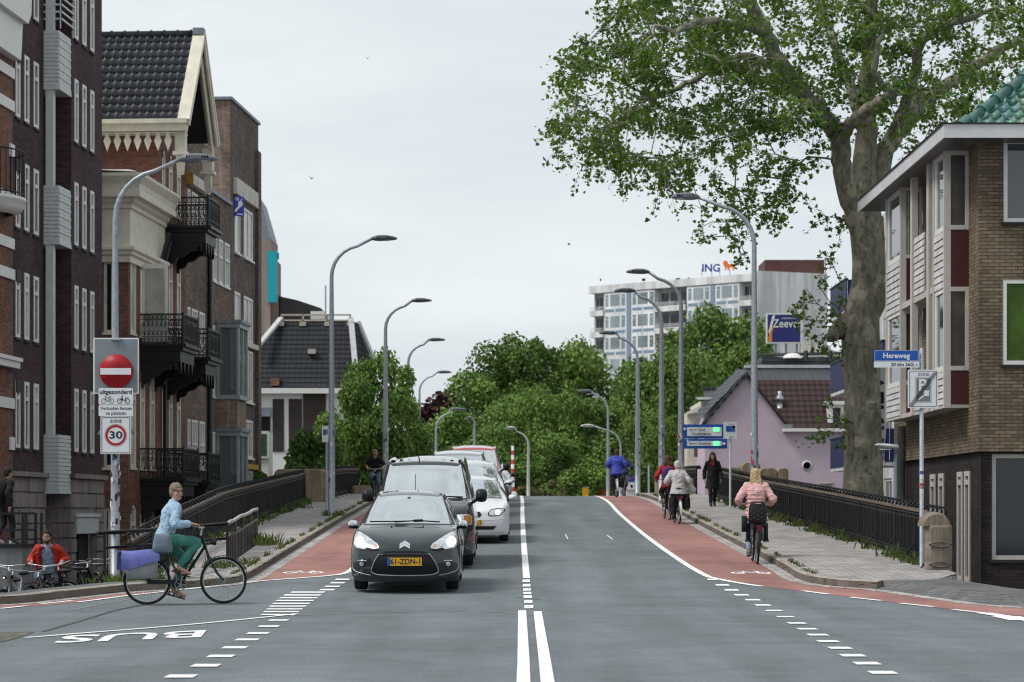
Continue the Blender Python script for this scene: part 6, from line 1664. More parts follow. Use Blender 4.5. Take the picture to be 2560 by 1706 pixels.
# small blue board behind the last cyclists, red-white post, yellow box
y = 98.5
T = thing("traffic_board", "small blue over white traffic board with a red slash low at the crest", "sign", (0, 0, 0))
b = MB(); bx(b, 1566, 1586, 1190, 1205, y, y + .03); b.build("blue_board", M_SBLUE, T)
b = MB(); bx(b, 1564, 1586.5, 1205.5, 1225, y, y + .03); bx(b, 1564, 1586, 1226, 1262, y + .05, y + .07); b.build("white_board", M_SWHITE, T)
b = MB(); b.bar((XU(1567, y), y - .01, ZV(1204, y)), (XU(1585, y), y - .01, ZV(1191, y)), .06, .006, up=(0, 1, 0)); b.lathe([(0, 0), (.055, 0)], (XU(1579, y), y - .01, ZV(1216, y)), 12, axis='y'); b.build("marks", mat("sign_redviolet", (.30, .04, .12), .5), T)
T = thing("round_sign", "small pale round sign seen from behind beside the right pavement", "sign", (0, 0, 0))
y = 84.0; b = MB(); b.lathe([(0, 0), (.15, 0), (.15, .02), (0, .02)], (XU(1647, y), y, ZV(1197, y)), 16, axis='y'); b.build("disc", M_SBACK, T)
b = MB(); b.tube([(XU(1648, y), y + .05, gz(y)), (XU(1648, y), y + .05, ZV(1180, y))], .03, 6); b.build("pole", M_GALV, T)
T = thing("marker_pole", "thin grey pole standing by the kerb at the crest", "post", (0, 0, 0))
y = 104.; b = MB(); b.tube([(XU(1622, y), y, gz(y)), (XU(1622, y), y, ZV(1163, y))], .045, 8); b.build("pole", mat("pole_grey", (.17, .2, .24), .5), T)
y = 103.0; x = XU(1178 * K, y)
T = thing("striped_post", "tall thin red and white striped post at the crest of the road", "post", (x, y, gz(y)))
hgt = ZV(1025 * K, y) - gz(y)
b = MB()
n = 11
for k in range(n):
    b.mi = k % 2; rr = lerp(.085, .055, k / n) if k > 0 else .10
    b.tube([(0, 0, hgt * k / n), (0, 0, hgt * (k + 1) / n)], rr, 10)
b.build("pole", [M_SWHITE, mat("post_red", (.42, .03, .03), .5)], T)
b = MB(); b.lathe([(.19, 0), (.19, .12), (.12, .2), (0, .2)], (0, 0, 0), 12); b.build("base", M_SWHITE, T)
y = 108.; x0, x1 = XU(1340 * K, y), XU(1347 * K, y)
T = thing("yellow_box", "bright yellow utility box just showing over the road crest", "box", (x0, y, gz(y)))
b = MB(); hh = ZV(1120 * K, y) - gz(y); b.prism(rrect(-.02, .24, 0, hh, .03), 0, .3); b.build("body", mat("box_yellow", (.62, .34, .015), .5, var=.06), T)
b = MB(); b.prism(rrect(.0, .22, hh * .35, hh * .95, .02), -.012, -.001); b.build("door", mat("box_yellow2", (.55, .28, .015), .5, var=.06), T)
b = MB(); b.prism(rrect(-.04, .26, hh, hh + .03, .01), -.02, .32); b.build("lid", M_SBACK, T)

# ---- small low street lamp by the corner building
y = 50.2; x = XU(2152 + 80, y)
T = thing("post_lamp", "low post lamp with a flat pale head between the plane tree and corner building", "street lamp", (x, y, -.6))
zt = ZV(860 + 1040 * .255, y) + .6
x = XU(2100 + 545 * .255, y); T.location = (x, y, -.6)
b = MB(); b.tube([(0, 0, -.4), (0, 0, zt)], [.05, .036], 8); b.build("pole", mat("post_grey", (.10, .115, .125), .5), T)
b = MB(); b.smooth = True
b.grid([[(px, w * math.cos(a), zt + .06 + dz + hh * math.sin(a)) for a in np.linspace(0, 2 * math.pi, 11)[:-1]] for px, w, hh, dz in ((.06, .02, .01, 0), (.05, .09, .045, 0), (-.15, .11, .05, .02), (-.38, .09, .03, .045), (-.45, .0, .0, .04))], closed=True)
b.build("lamp_head", mat("lamp_pale", (.42, .44, .44), .4), T)
b = MB(); b.box(-.33, -.1, -.06, .06, zt - .0, zt + .02); b.build("lens", M_LENS, T)

# ---- railings on the bridge
M_RAIL = mat("railing_black", (.008, .009, .010), .4, var=.3, scale=5)
M_TIMB = mat("railing_timber", (.13, .105, .08), .7, var=.3, scale=4)
def bridge_railing(pts, label, hgt=1.0, hooks=.43, bars=.125, side=1):
    """pts: list of (x, y, z of foot)."""
    T = thing("bridge_railing", label, "railing", (0, 0, 0), group="black iron bridge railings")
    pp = [Vector(p) for p in pts]
    ds = [0]
    for a, c in zip(pp, pp[1:]): ds.append(ds[-1] + (c - a).length)
    X = np.array([tuple(p) for p in pp])
    def at(d): return Vector([float(np.interp(d, ds, X[:, k])) for k in range(3)])
    Lt = ds[-1]
    n = max(2, int(Lt / 1.0)); ln_ = [at(Lt * k / n) for k in range(n + 1)]
    up = lambda h: [p + Vector((0, 0, h)) for p in ln_]
    for h, w, t_ in ((.10, .03, .04), (.16, .03, .025), (hgt * .80, .03, .035), (hgt * .875, .035, .03)):
        b = MB()
        for a, c in zip(up(h), up(h)[1:]): b.bar(a, c, w, t_)
        if h in (.10, hgt * .80):
            for k in range(int(Lt / .28)): b.ball(at(k * .28) + Vector((0, 0, h)), .028, .05, .028, 6, 4)
        b.build("rail", M_RAIL, T)
    b = MB()
    m = int(Lt / bars)
    for k in range(m + 1):
        p = at(k * bars); q = k % 3 == 0
        b.bar(p + Vector((0, 0, .03)), p + Vector((0, 0, hgt * .87)), .032 if q else .017)
        for j in range(2): b.bar(at((k + j * .5) * bars) + Vector((0, 0, hgt * .87)), at((k + j * .5) * bars) + Vector((0, 0, hgt * .955)), .02)
    b.build("bars", M_RAIL, T)
    b = MB()
    for a, c in zip(up(hgt * .945), up(hgt * .945)[1:]): b.bar(a, c, .085, .05)
    b.build("handrail", M_TIMB, T)
    first = {}
    for nm, st in (("scroll_hook", hooks), ("post", 2.2)):
        for k in range(int(Lt / st) + 1):
            d = (at(min(Lt, k * st + .1)) - at(max(0, k * st - .1))).normalized()
            if nm not in first:
                b = MB()
                if nm == "post": b.bar((0, 0, -.1), (0, 0, hgt * .93), .05); b.bar((0, 0, hgt * .35), (side * .3, 0, -.02), .025)
                else: b.tube([(side * (-.075 + .085 * math.cos(a)), 0, hgt * .96 + .02 + .085 * math.sin(a)) for a in np.linspace(-.6, 3.6, 9)], .019, 5)
                o = first[nm] = b.build(nm, M_RAIL, T)
            else:
                o = first[nm].copy(); COL.objects.link(o); o.parent = T
            o.location = at(k * st); o.rotation_euler = (0, 0, math.atan2(d.y, d.x) - math.pi / 2)
    return T
rr_ = [(float(np.interp(y, [42.3, 46, 53, 66, 80, 86], [7.5, 7.47, 7.38, 7.08, 7.02, 7.02])), y, gz(y) + .13) for y in np.arange(42.6, 84, 1.2)]
bridge_railing(rr_, "long black iron railing along the right pavement", side=-1)
lf = [(float(np.interp(y, [42.4, 46, 60, 90], [-6.72, -6.66, -6.70, -6.72])), y, gz(y) + float(np.interp(y, [42.4, 44.5, 48, 52, 56, 60], [-.36, -.26, -.09, .01, .12, .13]))) for y in np.arange(42.5, 79, 1.2)]
bridge_railing(lf, "black iron railing sweeping down beside the left pavement", side=1)
bridge_railing([(-6.2, y, gz(y) + .13) for y in np.arange(82.5, 99, 1.5)], "short far length of black railing behind the man in the black shirt", side=1)
bridge_railing([(6.95, y, gz(y) + .13) for y in np.arange(91, 106, 1.5)], "short far length of black railing behind the walking woman", side=-1)
# tubular rail of the ramp
T = thing("ramp_railing", "low tubular railing of the ramp behind the woman on the green bicycle", "railing", (0, 0, 0))
rp_ = [(-5.25, 44.6), (-5.3, 46.5), (-5.35, 49), (-5.4, 51.2)]
tz = [1.15, 1.24, 1.36, 1.43]
top_ = [Vector((x, y, z)) for (x, y), z in zip(rp_, tz)]
b = MB(); b.tube([(-7.32, 42.7, .99), (-6.2, 43.6, 1.06), *top_[:1]], .036, 8); b.build("top_rail", M_RAIL, T)
b = MB(); b.tube([tuple(p + Vector((0, 0, .012 * math.sin(i * 2)))) for i, p in enumerate([top_[0].lerp(top_[1], k / 3) for k in range(3)] + [top_[1].lerp(top_[3], k / 5) for k in range(6)])], .036, 8); b.build("grey_handrail", mat("rail_worn", (.42, .39, .39), .6, var=.25), T)
b = MB(); b.tube([(-7.2, 42.75, .73), (-6.2, 43.6, .80), tuple(top_[0] + Vector((0, 0, -.27))), tuple(top_[3] + Vector((0, 0, -.22)))], .024, 8); b.build("mid_rail", M_RAIL, T)
b = MB()
for x, y, z0, z1 in ((-7.2, 42.75, -.2, .99), (-6.2, 43.6, .0, 1.06), (-5.25, 44.6, .2, 1.15)): b.bar((x, y, z0), (x, y, z1), .045)
for k in range(21):
    t = k / 20; x = lerp(-5.25, -5.4, t); y = lerp(44.6, 51.2, t); zt_ = float(np.interp(y, [p[1] for p in rp_], tz)); q = k % 5 == 0
    b.box(x - (.012), x + .012, y - (.07 if not q else .1), y + (.07 if not q else .1), gz(y) + .02, zt_ - (.24 if not q else .02))
b.build("balusters", M_RAIL, T)
# stone pillar and the stone blocks of the parapet
M_SAND = mat("sandstone", (.27, .215, .145), .85, var=.2, kind='rough', scale=3)
M_GRAN = mat("granite_pillar", (.20, .165, .13), .85, var=.22, kind='rough', scale=5)
x, y, z = 7.42, 42.1, .12
T = thing("stone_pillar", "rounded stone pillar with carved lens shapes ending the right railing", "pillar", (x, y, z))
b = MB()
def body(z0, z1, bul):
    b.smooth = True
    rows = []
    for k in range(7):
        t = k / 6; e = bul * math.sin(math.pi * t)
        rows.append([(.225 * (1 + e) * (abs(math.cos(a)) ** .55) * (1 if math.cos(a) > 0 else -1), .225 * (1 + e) * (abs(math.sin(a)) ** .55) * (1 if math.sin(a) > 0 else -1), lerp(z0, z1, t)) for a in np.linspace(0, 2 * math.pi, 25)[:-1]])
    b.grid(rows, closed=True, cap=True)
body(-.25, .34, .02); body(.335, .68, .02); body(.675, 1.02, .02)
b.build("shaft", M_GRAN, T)
b = MB()
for zc in (.335, .68):
    for sg in (1, -1): b.tube([(lerp(-.2, .2, k / 8), -.232 - .008 * math.sin(math.pi * k / 8), zc + sg * .045 * math.sin(math.pi * k / 8)) for k in range(9)], .012, 5)
b.build("carved_band", mat("granite_dark", (.10, .085, .07), .9), T)
b = MB(); b.smooth = True; b.grid([[(.23 * math.cos(a) - .05, yy, 1.0 + .24 * max(0, math.sin(a)) * s) for a in np.linspace(0, math.pi, 12)] for yy, s in ((-.2, .85), (-.16, 1.0), (.22, 1.05), (.45, 1.05), (.5, .8))], cap=True); b.build("cap", M_GRAN, T)
def block(name, u0, u1, v0, v1, y, d, label, r=.18, steps=((0, 1, 1.0),)):
    T = thing(name, label, "stone block", (XU((u0 + u1) / 2, y), y, ZV(v1, y)), group="sandstone parapet blocks")
    w = XU(u1, y) - XU(u0, y); h = ZV(v0, y) - ZV(v1, y)
    for a, c, hh in steps:
        b = MB(); b.smooth = True
        xa, xb = lerp(-w / 2, w / 2, a) + .006, lerp(-w / 2, w / 2, c) - .006
        pr = rrect(xa, xb, -.6, h * hh, min(r, h * hh * .45, (xb - xa) * .35), 6)
        b.grid([[(px + (0 - (xa + xb) / 2) * 0, yy, pz) for px, pz in [(lerp((xa + xb) / 2, px, s), pz - (1 - s) * .25) for px, pz in pr]] for yy, s in ((0, .93), (.05, 1.0), (d - .05, 1.0), (d, .93))], closed=True, cap=True)
        b.build("block", M_SAND, T, auto=50)
    return T
block("stone_block", 1816, 1902, 1156, 1215, 82.0, 1.6, "left stepped sandstone block behind the right railing", steps=((0, .45, .80), (.45, 1, 1.0)))
block("stone_block", 1898, 1972, 1170, 1225, 80.0, 1.6, "right rounded sandstone block behind the right railing, next to the sticker-covered lamp", steps=((0, .62, 1.0), (.62, 1, 1.0)))
block("stone_block", 1640, 1735, 1196, 1240, 90.0, 1.0, "long low sandstone wall behind the riders at the far right railing end", r=.06)
block("stone_block", 684, 818, 1173, 1225, 79.0, 1.6, "long sandstone parapet block over the left railing", r=.2)
block("stone_block", 880, 1010, 1215, 1245, 92.0, 1.0, "low pale stone wall beside the black-shirted man's bicycle", r=.05)
# platform with black rail at the far left, where a person stands
T = thing("entrance_platform", "grey stone platform with a black tubular rail at the left edge", "platform", (0, 0, 0))
yp = 52.0
def Xp(u): return XU(u, yp)
def Zp(v): return ZV(v, yp)
b = MB(); b.box(Xp(-140), Xp(56), yp, yp + 2.0, -1.1, Zp(1367)); b.build("plinth", mat("platform_grey", (.17, .175, .18), .8, var=.15, kind='rough', scale=2), T)
b = MB(); b.box(Xp(-140), Xp(60), yp - .05, yp + 2.0, Zp(1369), Zp(1361)); b.build("slab_edge", M_BLACK, T)
b = MB()
for v in (1284, 1325): b.bar((Xp(-120), yp, Zp(v)), (Xp(88), yp, Zp(v)), .05)
for u in (57, 65, 80, 95): b.bar((Xp(u), yp + (0 if u < 70 else .4), Zp(1367)), (Xp(u), yp + (0 if u < 70 else .4), Zp(1283)), .055)
b.bar((Xp(20), yp, Zp(1345)), (Xp(58), yp, Zp(1366)), .05)
b.build("rail", M_BLACK, T)
# birds
for i, (u, v, y, lab) in enumerate(((919, 147, 95, "small grey bird high in the sky above the lamps"), (780, 447, 90, "small bird in the sky left of the lamp heads"), (1423, 612, 100, "small dark bird in the sky over the middle trees"))):
    p = P(u, v, y)
    T = thing("bird", lab, "bird", p, (0, 0, .6 * i), group="birds in the sky"); T.scale = (.5,) * 3
    b = MB(); b.smooth = True
    b.grid([[(r * math.cos(a), yy, r * .9 * math.sin(a) + dz) for a in np.linspace(0, 2 * math.pi, 9)[:-1]] for yy, r, dz in ((-.14, .004, 0), (-.12, .02, .005), (-.07, .03, .01), (.03, .04, 0), (.12, .02, .0), (.2, .012, .0))], closed=True, cap=True)
    b.build("body", mat("bird_grey", (.11, .12, .13), .7), T)
    for s in (-1, 1):
        b = MB(); b.add([(s * .02, -.05, .02), (s * .02, .07, .02), (s * .14, .05, .10), (s * .27, .09, .16), (s * .15, -.03, .11)], [(0, 1, 2, 4), (4, 2, 3)]); b.build("wing", MATS["bird_grey"], T)
# ============================================================ vehicles (local frame: front at y = 0 facing the camera, length along +y)
M_CBLK = mat("car_black_plastic", (.012, .012, .013), .45, var=.15)
M_TYRE = mat("tyre_rubber", (.016, .016, .017), .8, var=.2, scale=20)
M_RIM = mat("alloy_rim", (.38, .39, .40), .35, metal=.7, var=.08)
M_CHR = mat("chrome", (.72, .73, .75), .12, metal=.9, var=0)
M_WSG = mat("windscreen_glass", (.86, .91, .92), .05, metal=.9, var=0, alpha=.78, tcol=(.75, .82, .80))
M_SIDEG = mat("side_glass", (.03, .035, .04), .05, var=0, spec=.9)
M_HLB = mat("headlamp_bowl", (.62, .64, .67), .18, metal=.45, var=.25, scale=14)
M_HLON = mat("headlamp_lit", (.9, .9, .86), .3, var=0, emit=1.6, ecol=(1, .95, .86))
M_AMB = mat("indicator_amber", (.55, .20, .03), .25, var=.2, scale=20)
M_PLY = mat("plate_yellow", (.62, .34, .02), .5, var=.04)
M_INT = mat("car_interior", (.035, .036, .038), .8, var=.3, scale=4)
TS = np.array([0, .35, .65, .86, 1.0])
def body_grid(rows, nr=5, nc=4):
    ctrl = []
    for (y, z, hw, dy, dz, s1, s2, s3) in rows:
        f = TS ** 2.3
        ctrl.append([(hw * t, y + dy * q, z - dz * q) for t, q in zip(TS, f)] + [s1, s2, s3])
    ctrl = np.array(ctrl, float)
    a = crm(ctrl, nr)                            # along the profile
    d = np.stack([crm(r, nc) for r in a])        # across
    return d                                     # (rows, cols, 3) right half
def car(name, label, loc, rows, paint, wheels, spec, rotz=0., nr=5, nc=4, group=None):
    t = thing(name, label, spec.get('cat', 'car'), loc, (math.atan(gslope(loc[1] + 1.5)), 0, rotz), group=group)
    D = body_grid(rows, nr, nc); nR, nC = D.shape[:2]
    W0, W1 = spec['ws']; S0, S1 = spec['sw']; g0, g1 = spec.get('sc', (4.12, 4.86)); wsc = spec.get('wsc', 3.75)
    RG = spec.get('rg')
    parts = {'body': MB(), 'windscreen': MB(), 'side_window1': MB(), 'side_window-1': MB(), 'rear_window': MB()}
    for b in parts.values(): b.smooth = True
    bv, bf = [], []
    for sgn in (1, -1):
        idx = lambda i, j: i * nC + j
        o = len(bv)
        for i in range(nR):
            for j in range(nC): bv.append((sgn * D[i, j, 0], D[i, j, 1], D[i, j, 2]))
        sets = {'body': [], 'windscreen': [], 'side_window': [], 'rear_window': []}
        for i in range(nR - 1):
            for j in range(nC - 1):
                r, c = (i + .5) / nr, (j + .5) / nc
                f = (o + idx(i, j), o + idx(i, j + 1), o + idx(i + 1, j + 1), o + idx(i + 1, j))
                bf.append(f)
                k = 'body'
                if W0 < r < W1 and c < wsc: k = 'windscreen'
                elif RG and RG[0] < r < RG[1] and c < wsc: k = 'rear_window'
                elif S0 < r < S1 and g0 < c < g1 and not any(abs(r - q) < .11 for q in spec.get('bp', ())): k = 'side_window'
                sets[k].append((f, r, c))
        for k, fs in sets.items():
            b = parts[k if k != 'side_window' else k + str(sgn)]
            for f, r, c in fs:
                b.mi = 1 if (k == 'body' and ((W0 - .22 < r < W0 and c < 4) or r < spec.get('sillrow', -1) or (S0 - .1 < r < S1 + .1 and g0 - .06 < c < g1 + .04))) else 0
                b.add([bv[i] for i in f], [(0, 1, 2, 3)])
    body = parts['body'].build("body", [paint, M_CBLK], t, auto=38)
    parts['windscreen'].build("windscreen", M_WSG, t, auto=60)
    for k in ('1', '-1'): parts['side_window' + k].build("side_window", M_SIDEG, t, auto=60)
    if RG: parts['rear_window'].build("rear_window", M_WSG, t, auto=60)
    bvh = BVHTree.FromPolygons([Vector(v) for v in bv], bf)
    def yz(x, z):
        h = bvh.ray_cast(Vector((x, -2, z)), Vector((0, 1, 0)), 6)
        return h[0].y if h[0] is not None else None
    def patch(poly, off, b, mirror=False, step=.035):
        for sgn in ((1, -1) if mirror else (1,)):
            bm = bmesh.new(); vs = [bm.verts.new((sgn * x, 0, z)) for x, z in poly]; bm.faces.new(vs)
            xs, zs = [v.co.x for v in vs], [v.co.z for v in vs]
            for k in range(1, int((max(xs) - min(xs)) / step) + 1): bmesh.ops.bisect_plane(bm, geom=bm.verts[:] + bm.edges[:] + bm.faces[:], plane_co=(min(xs) + k * step, 0, 0), plane_no=(1, 0, 0))
            for k in range(1, int((max(zs) - min(zs)) / step) + 1): bmesh.ops.bisect_plane(bm, geom=bm.verts[:] + bm.edges[:] + bm.faces[:], plane_co=(0, 0, min(zs) + k * step), plane_no=(0, 0, 1))
            pts = []
            for v in bm.verts:
                y = yz(v.co.x, v.co.z)
                for e in (.03, .06, .1, .15):
                    if y is not None: break
                    y = yz(v.co.x * (1 - e), v.co.z)
                pts.append((v.co.x, (y if y is not None else .3) - off, v.co.z))
            bm.verts.index_update()
            b.smooth = True; b.add(pts, [[v.index for v in f.verts] for f in bm.faces]); bm.free()
        return b
    def disc(cx, cz, r, off, b, mirror=True, n=14, sx=1.): return patch([(cx + sx * r * math.cos(2 * math.pi * k / n), cz + r * math.sin(2 * math.pi * k / n)) for k in range(n)], off, b, mirror)
    def line(pts, off, w, b, mirror=False, n=4):
        pts = crm(pts, n)
        for sgn in ((1, -1) if mirror else (1,)):
            q = [(sgn * x, (yz(sgn * x, z) or .2) - off, z) for x, z in pts]; b.tube(q, w, 5)
        return b
    # wheels
    wr, ww, xo, ya, yr = wheels
    for yy in (ya, yr):
        for sgn in (1, -1):
            w = thing("wheel", "", "", (sgn * xo, yy, wr)); del w['label']; del w['category']; w.parent = t
            b = MB(); b.lathe([(wr * .66, -ww / 2), (wr * .93, -ww / 2), (wr, -ww * .36), (wr, ww * .36), (wr * .93, ww / 2), (wr * .66, ww / 2)], (0, 0, 0), 28, axis='x'); b.build("tyre", M_TYRE, w)
            b = MB(); b.lathe([(0, sgn * ww * .36), (wr * .12, sgn * ww * .38), (wr * .2, sgn * ww * .30), (wr * .58, sgn * ww * .40), (wr * .67, sgn * ww * .47), (wr * .67, sgn * -ww * .4), (0, sgn * -ww * .4)], (0, 0, 0), 20, axis='x'); b.mi = 1
            for k in range(7):
                a = 2 * math.pi * k / 7; b.bar((sgn * ww * .395, wr * .22 * math.cos(a), wr * .22 * math.sin(a)), (sgn * ww * .43, wr * .55 * math.cos(a), wr * .55 * math.sin(a)), .006, .09, up=(1, 0, 0))
            b.build("rim", [M_RIM, M_CBLK], w)
    b = MB(); L_, zb_, hw = spec['len'], spec['zb'], spec['hw']
    b.box(-hw * .78, hw * .78, .35, L_ - .35, zb_, zb_ + .3); b.box(-hw * .66, hw * .66, .28, .9, zb_ - .02, zb_ + .4); b.box(-hw * .95, hw * .95, ya + wr + .1, yr - wr - .1, zb_ + .02, zb_ + .35)
    for yy in (ya, yr): b.box(-hw * .7, hw * .7, yy - .1, yy + .1, zb_ + .1, zb_ + .4); 
    b.build("underbody", M_CBLK, t)
    zbelt = spec['belt']
    b = MB(); b.box(-hw * .8, hw * .8, spec['dash'], spec['dash'] + .35, zb_ + .3, zbelt - .03); b.box(-hw * .84, hw * .84, spec['dash'] + .3, L_ - .5, zb_ + .25, zbelt - .32)
    for sx in (-.38, .38):
        b.smooth = True
        yb_ = spec['dash'] + .95
        b.grid([[(sx + w * math.cos(a) * 1.0, yb_ + .07 * (z - zbelt) + .09 * math.sin(a), z) for a in np.linspace(0, 2 * math.pi, 11)[:-1]] for z, w in ((zbelt - .5, .25), (zbelt - .1, .25), (zbelt + .08, .22), (zbelt + .13, .16), (zbelt + .14, .07), (zbelt + .18, .07), (zbelt + .19, .13), (zbelt + .3, .12), (zbelt + .34, .06))], closed=True, cap=True)
        b.smooth = False
    b.mi = 1; b.box(-hw * .8, hw * .8, L_ - .9, L_ - .75, zb_ + .5, zbelt + .12)
    b.build("interior", [M_INT, M_INT], t)
    b = MB(); c = Vector((.37, spec['dash'] + .42, zbelt - .02)); b.tube([c + Vector((.18 * math.cos(a), .07 * math.sin(a), .17 * math.sin(a))) for a in np.linspace(0, 2 * math.pi, 17)], .014, 6); b.bar(c, c + Vector((0, -.2, -.1)), .06); b.build("steering_wheel", M_CBLK, t)
    # mirrors
    mx, my, mz, mw, mh, mm, cap_ = spec['mirror']
    for sgn in (1, -1):
        b = MB(); b.smooth = True
        b.grid([[(sgn * (mx + mw * .5 * s * (abs(math.cos(a)) ** .7) * (1 if math.cos(a) > 0 else -1)), my + yy, mz + mh * .5 * s * (abs(math.sin(a)) ** .7) * (1 if math.sin(a) > 0 else -1)) for a in np.linspace(0, 2 * math.pi, 17)[:-1]] for yy, s in ((-.11, .25), (-.09, .7), (-.03, .97), (.04, 1), (.06, .95))], closed=True, cap=True)
        for k in range(len(b.f)):
            zc = sum(b.v[i][2] for i in b.f[k]) / len(b.f[k]); b.m[k] = 1 if zc < mz - mh * cap_ else 0
        b.mi = 1; b.bar((sgn * (mx - mw * .45), my, mz - mh * .35), (sgn * (mx - mw * .95), my + .05, mz - mh * .62), .07, .05)
        b.build("mirror", [mm, M_CBLK], t)
    return t, patch, disc, line, yz

C3ROWS = [
    (.10, .17, .66, .14, 0, (.80, .34, .18), (.83, .42, .19), (.835, .46, .20)),
    (.03, .27, .70, .15, 0, (.83, .31, .28), (.855, .42, .29), (.86, .46, .30)),
    (.00, .45, .72, .16, 0, (.845, .33, .46), (.865, .44, .47), (.865, .49, .49)),
    (.03, .62, .73, .17, 0, (.845, .38, .62), (.865, .50, .60), (.865, .56, .58)),
    (.10, .74, .74, .20, -.06, (.835, .47, .78), (.865, .60, .70), (.865, .67, .64)),
    (.34, .87, .745, .18, -.065, (.825, .66, .89), (.862, .74, .75), (.865, .79, .66)),
    (.68, .98, .745, .10, -.01, (.815, .86, .94), (.860, .92, .76), (.865, .95, .64)),
    (.98, 1.05, .70, .22, .02, (.805, 1.22, .97), (.860, 1.16, .72), (.865, 1.12, .52)),
    (1.36, 1.26, .635, .22, .03, (.800, 1.62, .985), (.858, 1.5, .62), (.85, 1.30, .22)),
    (1.80, 1.475, .545, .14, .045, (.795, 2.0, .995), (.858, 1.95, .60), (.85, 1.90, .20)),
    (2.30, 1.53, .555, 0, .06, (.800, 2.4, 1.0), (.860, 2.4, .60), (.85, 2.4, .20)),
    (3.30, 1.49, .54, 0, .06, (.790, 3.15, 1.02), (.862, 3.2, .75), (.865, 3.25, .64)),
    (3.80, 1.02, .62, -.05, .0, (.76, 3.65, .98), (.83, 3.62, .75), (.85, 3.60, .50)),
    (3.92, .60, .68, -.15, 0, (.80, 3.74, .60), (.83, 3.66, .50), (.845, 3.62, .36)),
    (3.85, .25, .68, -.12, 0, (.80, 3.70, .25), (.82, 3.65, .22), (.835, 3.62, .20))]
SP = dict(ws=(7, 9), sw=(8.0, 11.0), bp=(9.7,), rg=(11.2, 12), len=3.94, zb=.2, hw=.86, belt=1.0, dash=1.0, mirror=(.885, 1.22, 1.02, .17, .14, M_CHR, .12))
PNT = mat("paint_dark_teal_grey", (.013, .021, .025), .28, metal=.25, var=.06, scale=2, coat=1.0)
cx_, cy_ = XU(857 + 156, 38.0) - .0, 37.95
cx_ = XU(860 + 860 * .1786, 38.0)
HERO = (cx_, 37.7, gz(38.3))
T, patch, disc, line, yz = car("hatchback_car", "dark teal grey hatchback in front of the queue with yellow plate 61-ZDN-1", HERO, C3ROWS, PNT, (.31, .20, .725, .80, 3.27), SP, nr=6, nc=5, group="cars queuing in the left lane")
q = 1 / 896.
def hx(z): return (z - 860) * q
def hz(z): return (1492 - z) * q
hl = [(hx(a), hz(c)) for a, c in ((1222, 845), (1245, 806), (1300, 772), (1400, 706), (1500, 655), (1562, 640), (1590, 715), (1590, 830), (1545, 868), (1400, 888), (1290, 884), (1225, 868))]
for sgn in (1, -1):
    lamp = patch([(sgn * x, z) for x, z in hl], .012, MB()).build("headlight", M_HLB, T)
    disc(sgn * hx(1508), hz(782), .075, .020, MB(), False).build("lamp", M_HLON, lamp)
    disc(sgn * hx(1362), hz(800), .05, .018, MB(), False).build("reflector", M_CHR, lamp)
    patch([(sgn * hx(a), hz(c)) for a, c in ((1240, 852), (1258, 815), (1310, 808), (1300, 850))], .018, MB()).build("indicator", mat("indicator_clear", (.5, .34, .28), .3, var=.2), lamp)
    patch([(sgn * hx(a), hz(c)) for a, c in ((1222, 866), (1300, 880), (1390, 858), (1420, 885), (1350, 902), (1240, 892))], .016, MB()).build("lamp_bezel", M_CBLK, lamp)
    b = disc(sgn * hx(1468), hz(1090), .05, .008, MB(), False); b.mi = 1; disc(sgn * hx(1468), hz(1088), .037, .016, b, False); b.mi = 2; line([(sgn * hx(1405), hz(1050)), (sgn * hx(1450), hz(1040)), (sgn * hx(1530), hz(1046))], .006, .008, b); b.build("fog_lamp", [M_CBLK, M_CHR, M_CHR], T)
    line([(sgn * hx(1606), hz(985)), (sgn * hx(1608), hz(1100)), (sgn * hx(1585), hz(1180)), (sgn * hx(1480), hz(1222)), (sgn * hx(1335), hz(1250))], .002, .009, MB()).build("bumper_crease", mat("silver_trim_and_highlight", (.32, .34, .36), .3, metal=.5, var=0), T)  # highlight along the bumper bend, painted as a thin silver line
gr = [(398, 1190), (415, 1110), (470, 1000), (520, 940), (590, 912), (700, 905), (1020, 905), (1130, 912), (1200, 940), (1250, 1000), (1315, 1110), (1332, 1190), (1290, 1225), (1180, 1242), (860, 1248), (550, 1242), (440, 1225)]
grille = patch([(hx(a - 4), hz(c)) for a, c in gr], .006, MB()).build("grille", mat("grille_black", (.006, .006, .007), .35, var=.1), T)
b = line([(hx(gr[i][0] - 4), hz(gr[i][1])) for i in (3, 2, 1, 0, 16, 15, 14, 13, 12, 11, 10, 9, 8)], .012, .010, MB()); b.build("grille_trim", MATS["silver_trim_and_highlight"], grille)
b = line([(hx(a - 4), hz(c)) for a, c in ((520, 965), (620, 950), (1100, 950), (1200, 965))], .012, .012, MB()); b.build("grille_bar", MATS["paint_dark_teal_grey"], grille)
def chev(z0):
    return [(hx(787), hz(z0 + 72)), (hx(787), hz(z0 + 42)), (hx(858), hz(z0)), (hx(931), hz(z0 + 42)), (hx(931), hz(z0 + 72)), (hx(858), hz(z0 + 34))]
b = MB()
for z0 in (764, 800): patch(chev(z0), .014, b)
b.build("badge", M_CHR, T)
def plate(T, x, z, y, body="61-ZDN-1", s=1.):
    b = MB(); b.box(x - .27 * s, x + .27 * s, y - .008, y + .03, z - .062 * s, z + .062 * s); pl = b.build("number_plate", M_PLY, T)
    b = MB(); b.box(x - .27 * s, x - .222 * s, y - .011, y - .007, z - .06 * s, z + .06 * s); b.build("plate_band", M_SBLUE, pl)
    b = MB(); b.text(body, .122 * s, x + .022 * s, z, y - .011, sx=.92, bold=.002); b.build("plate_lettering", M_SINK, pl)
plate(T, hx(860), hz(1052), (yz(0, hz(1052)) or 0) - .03)
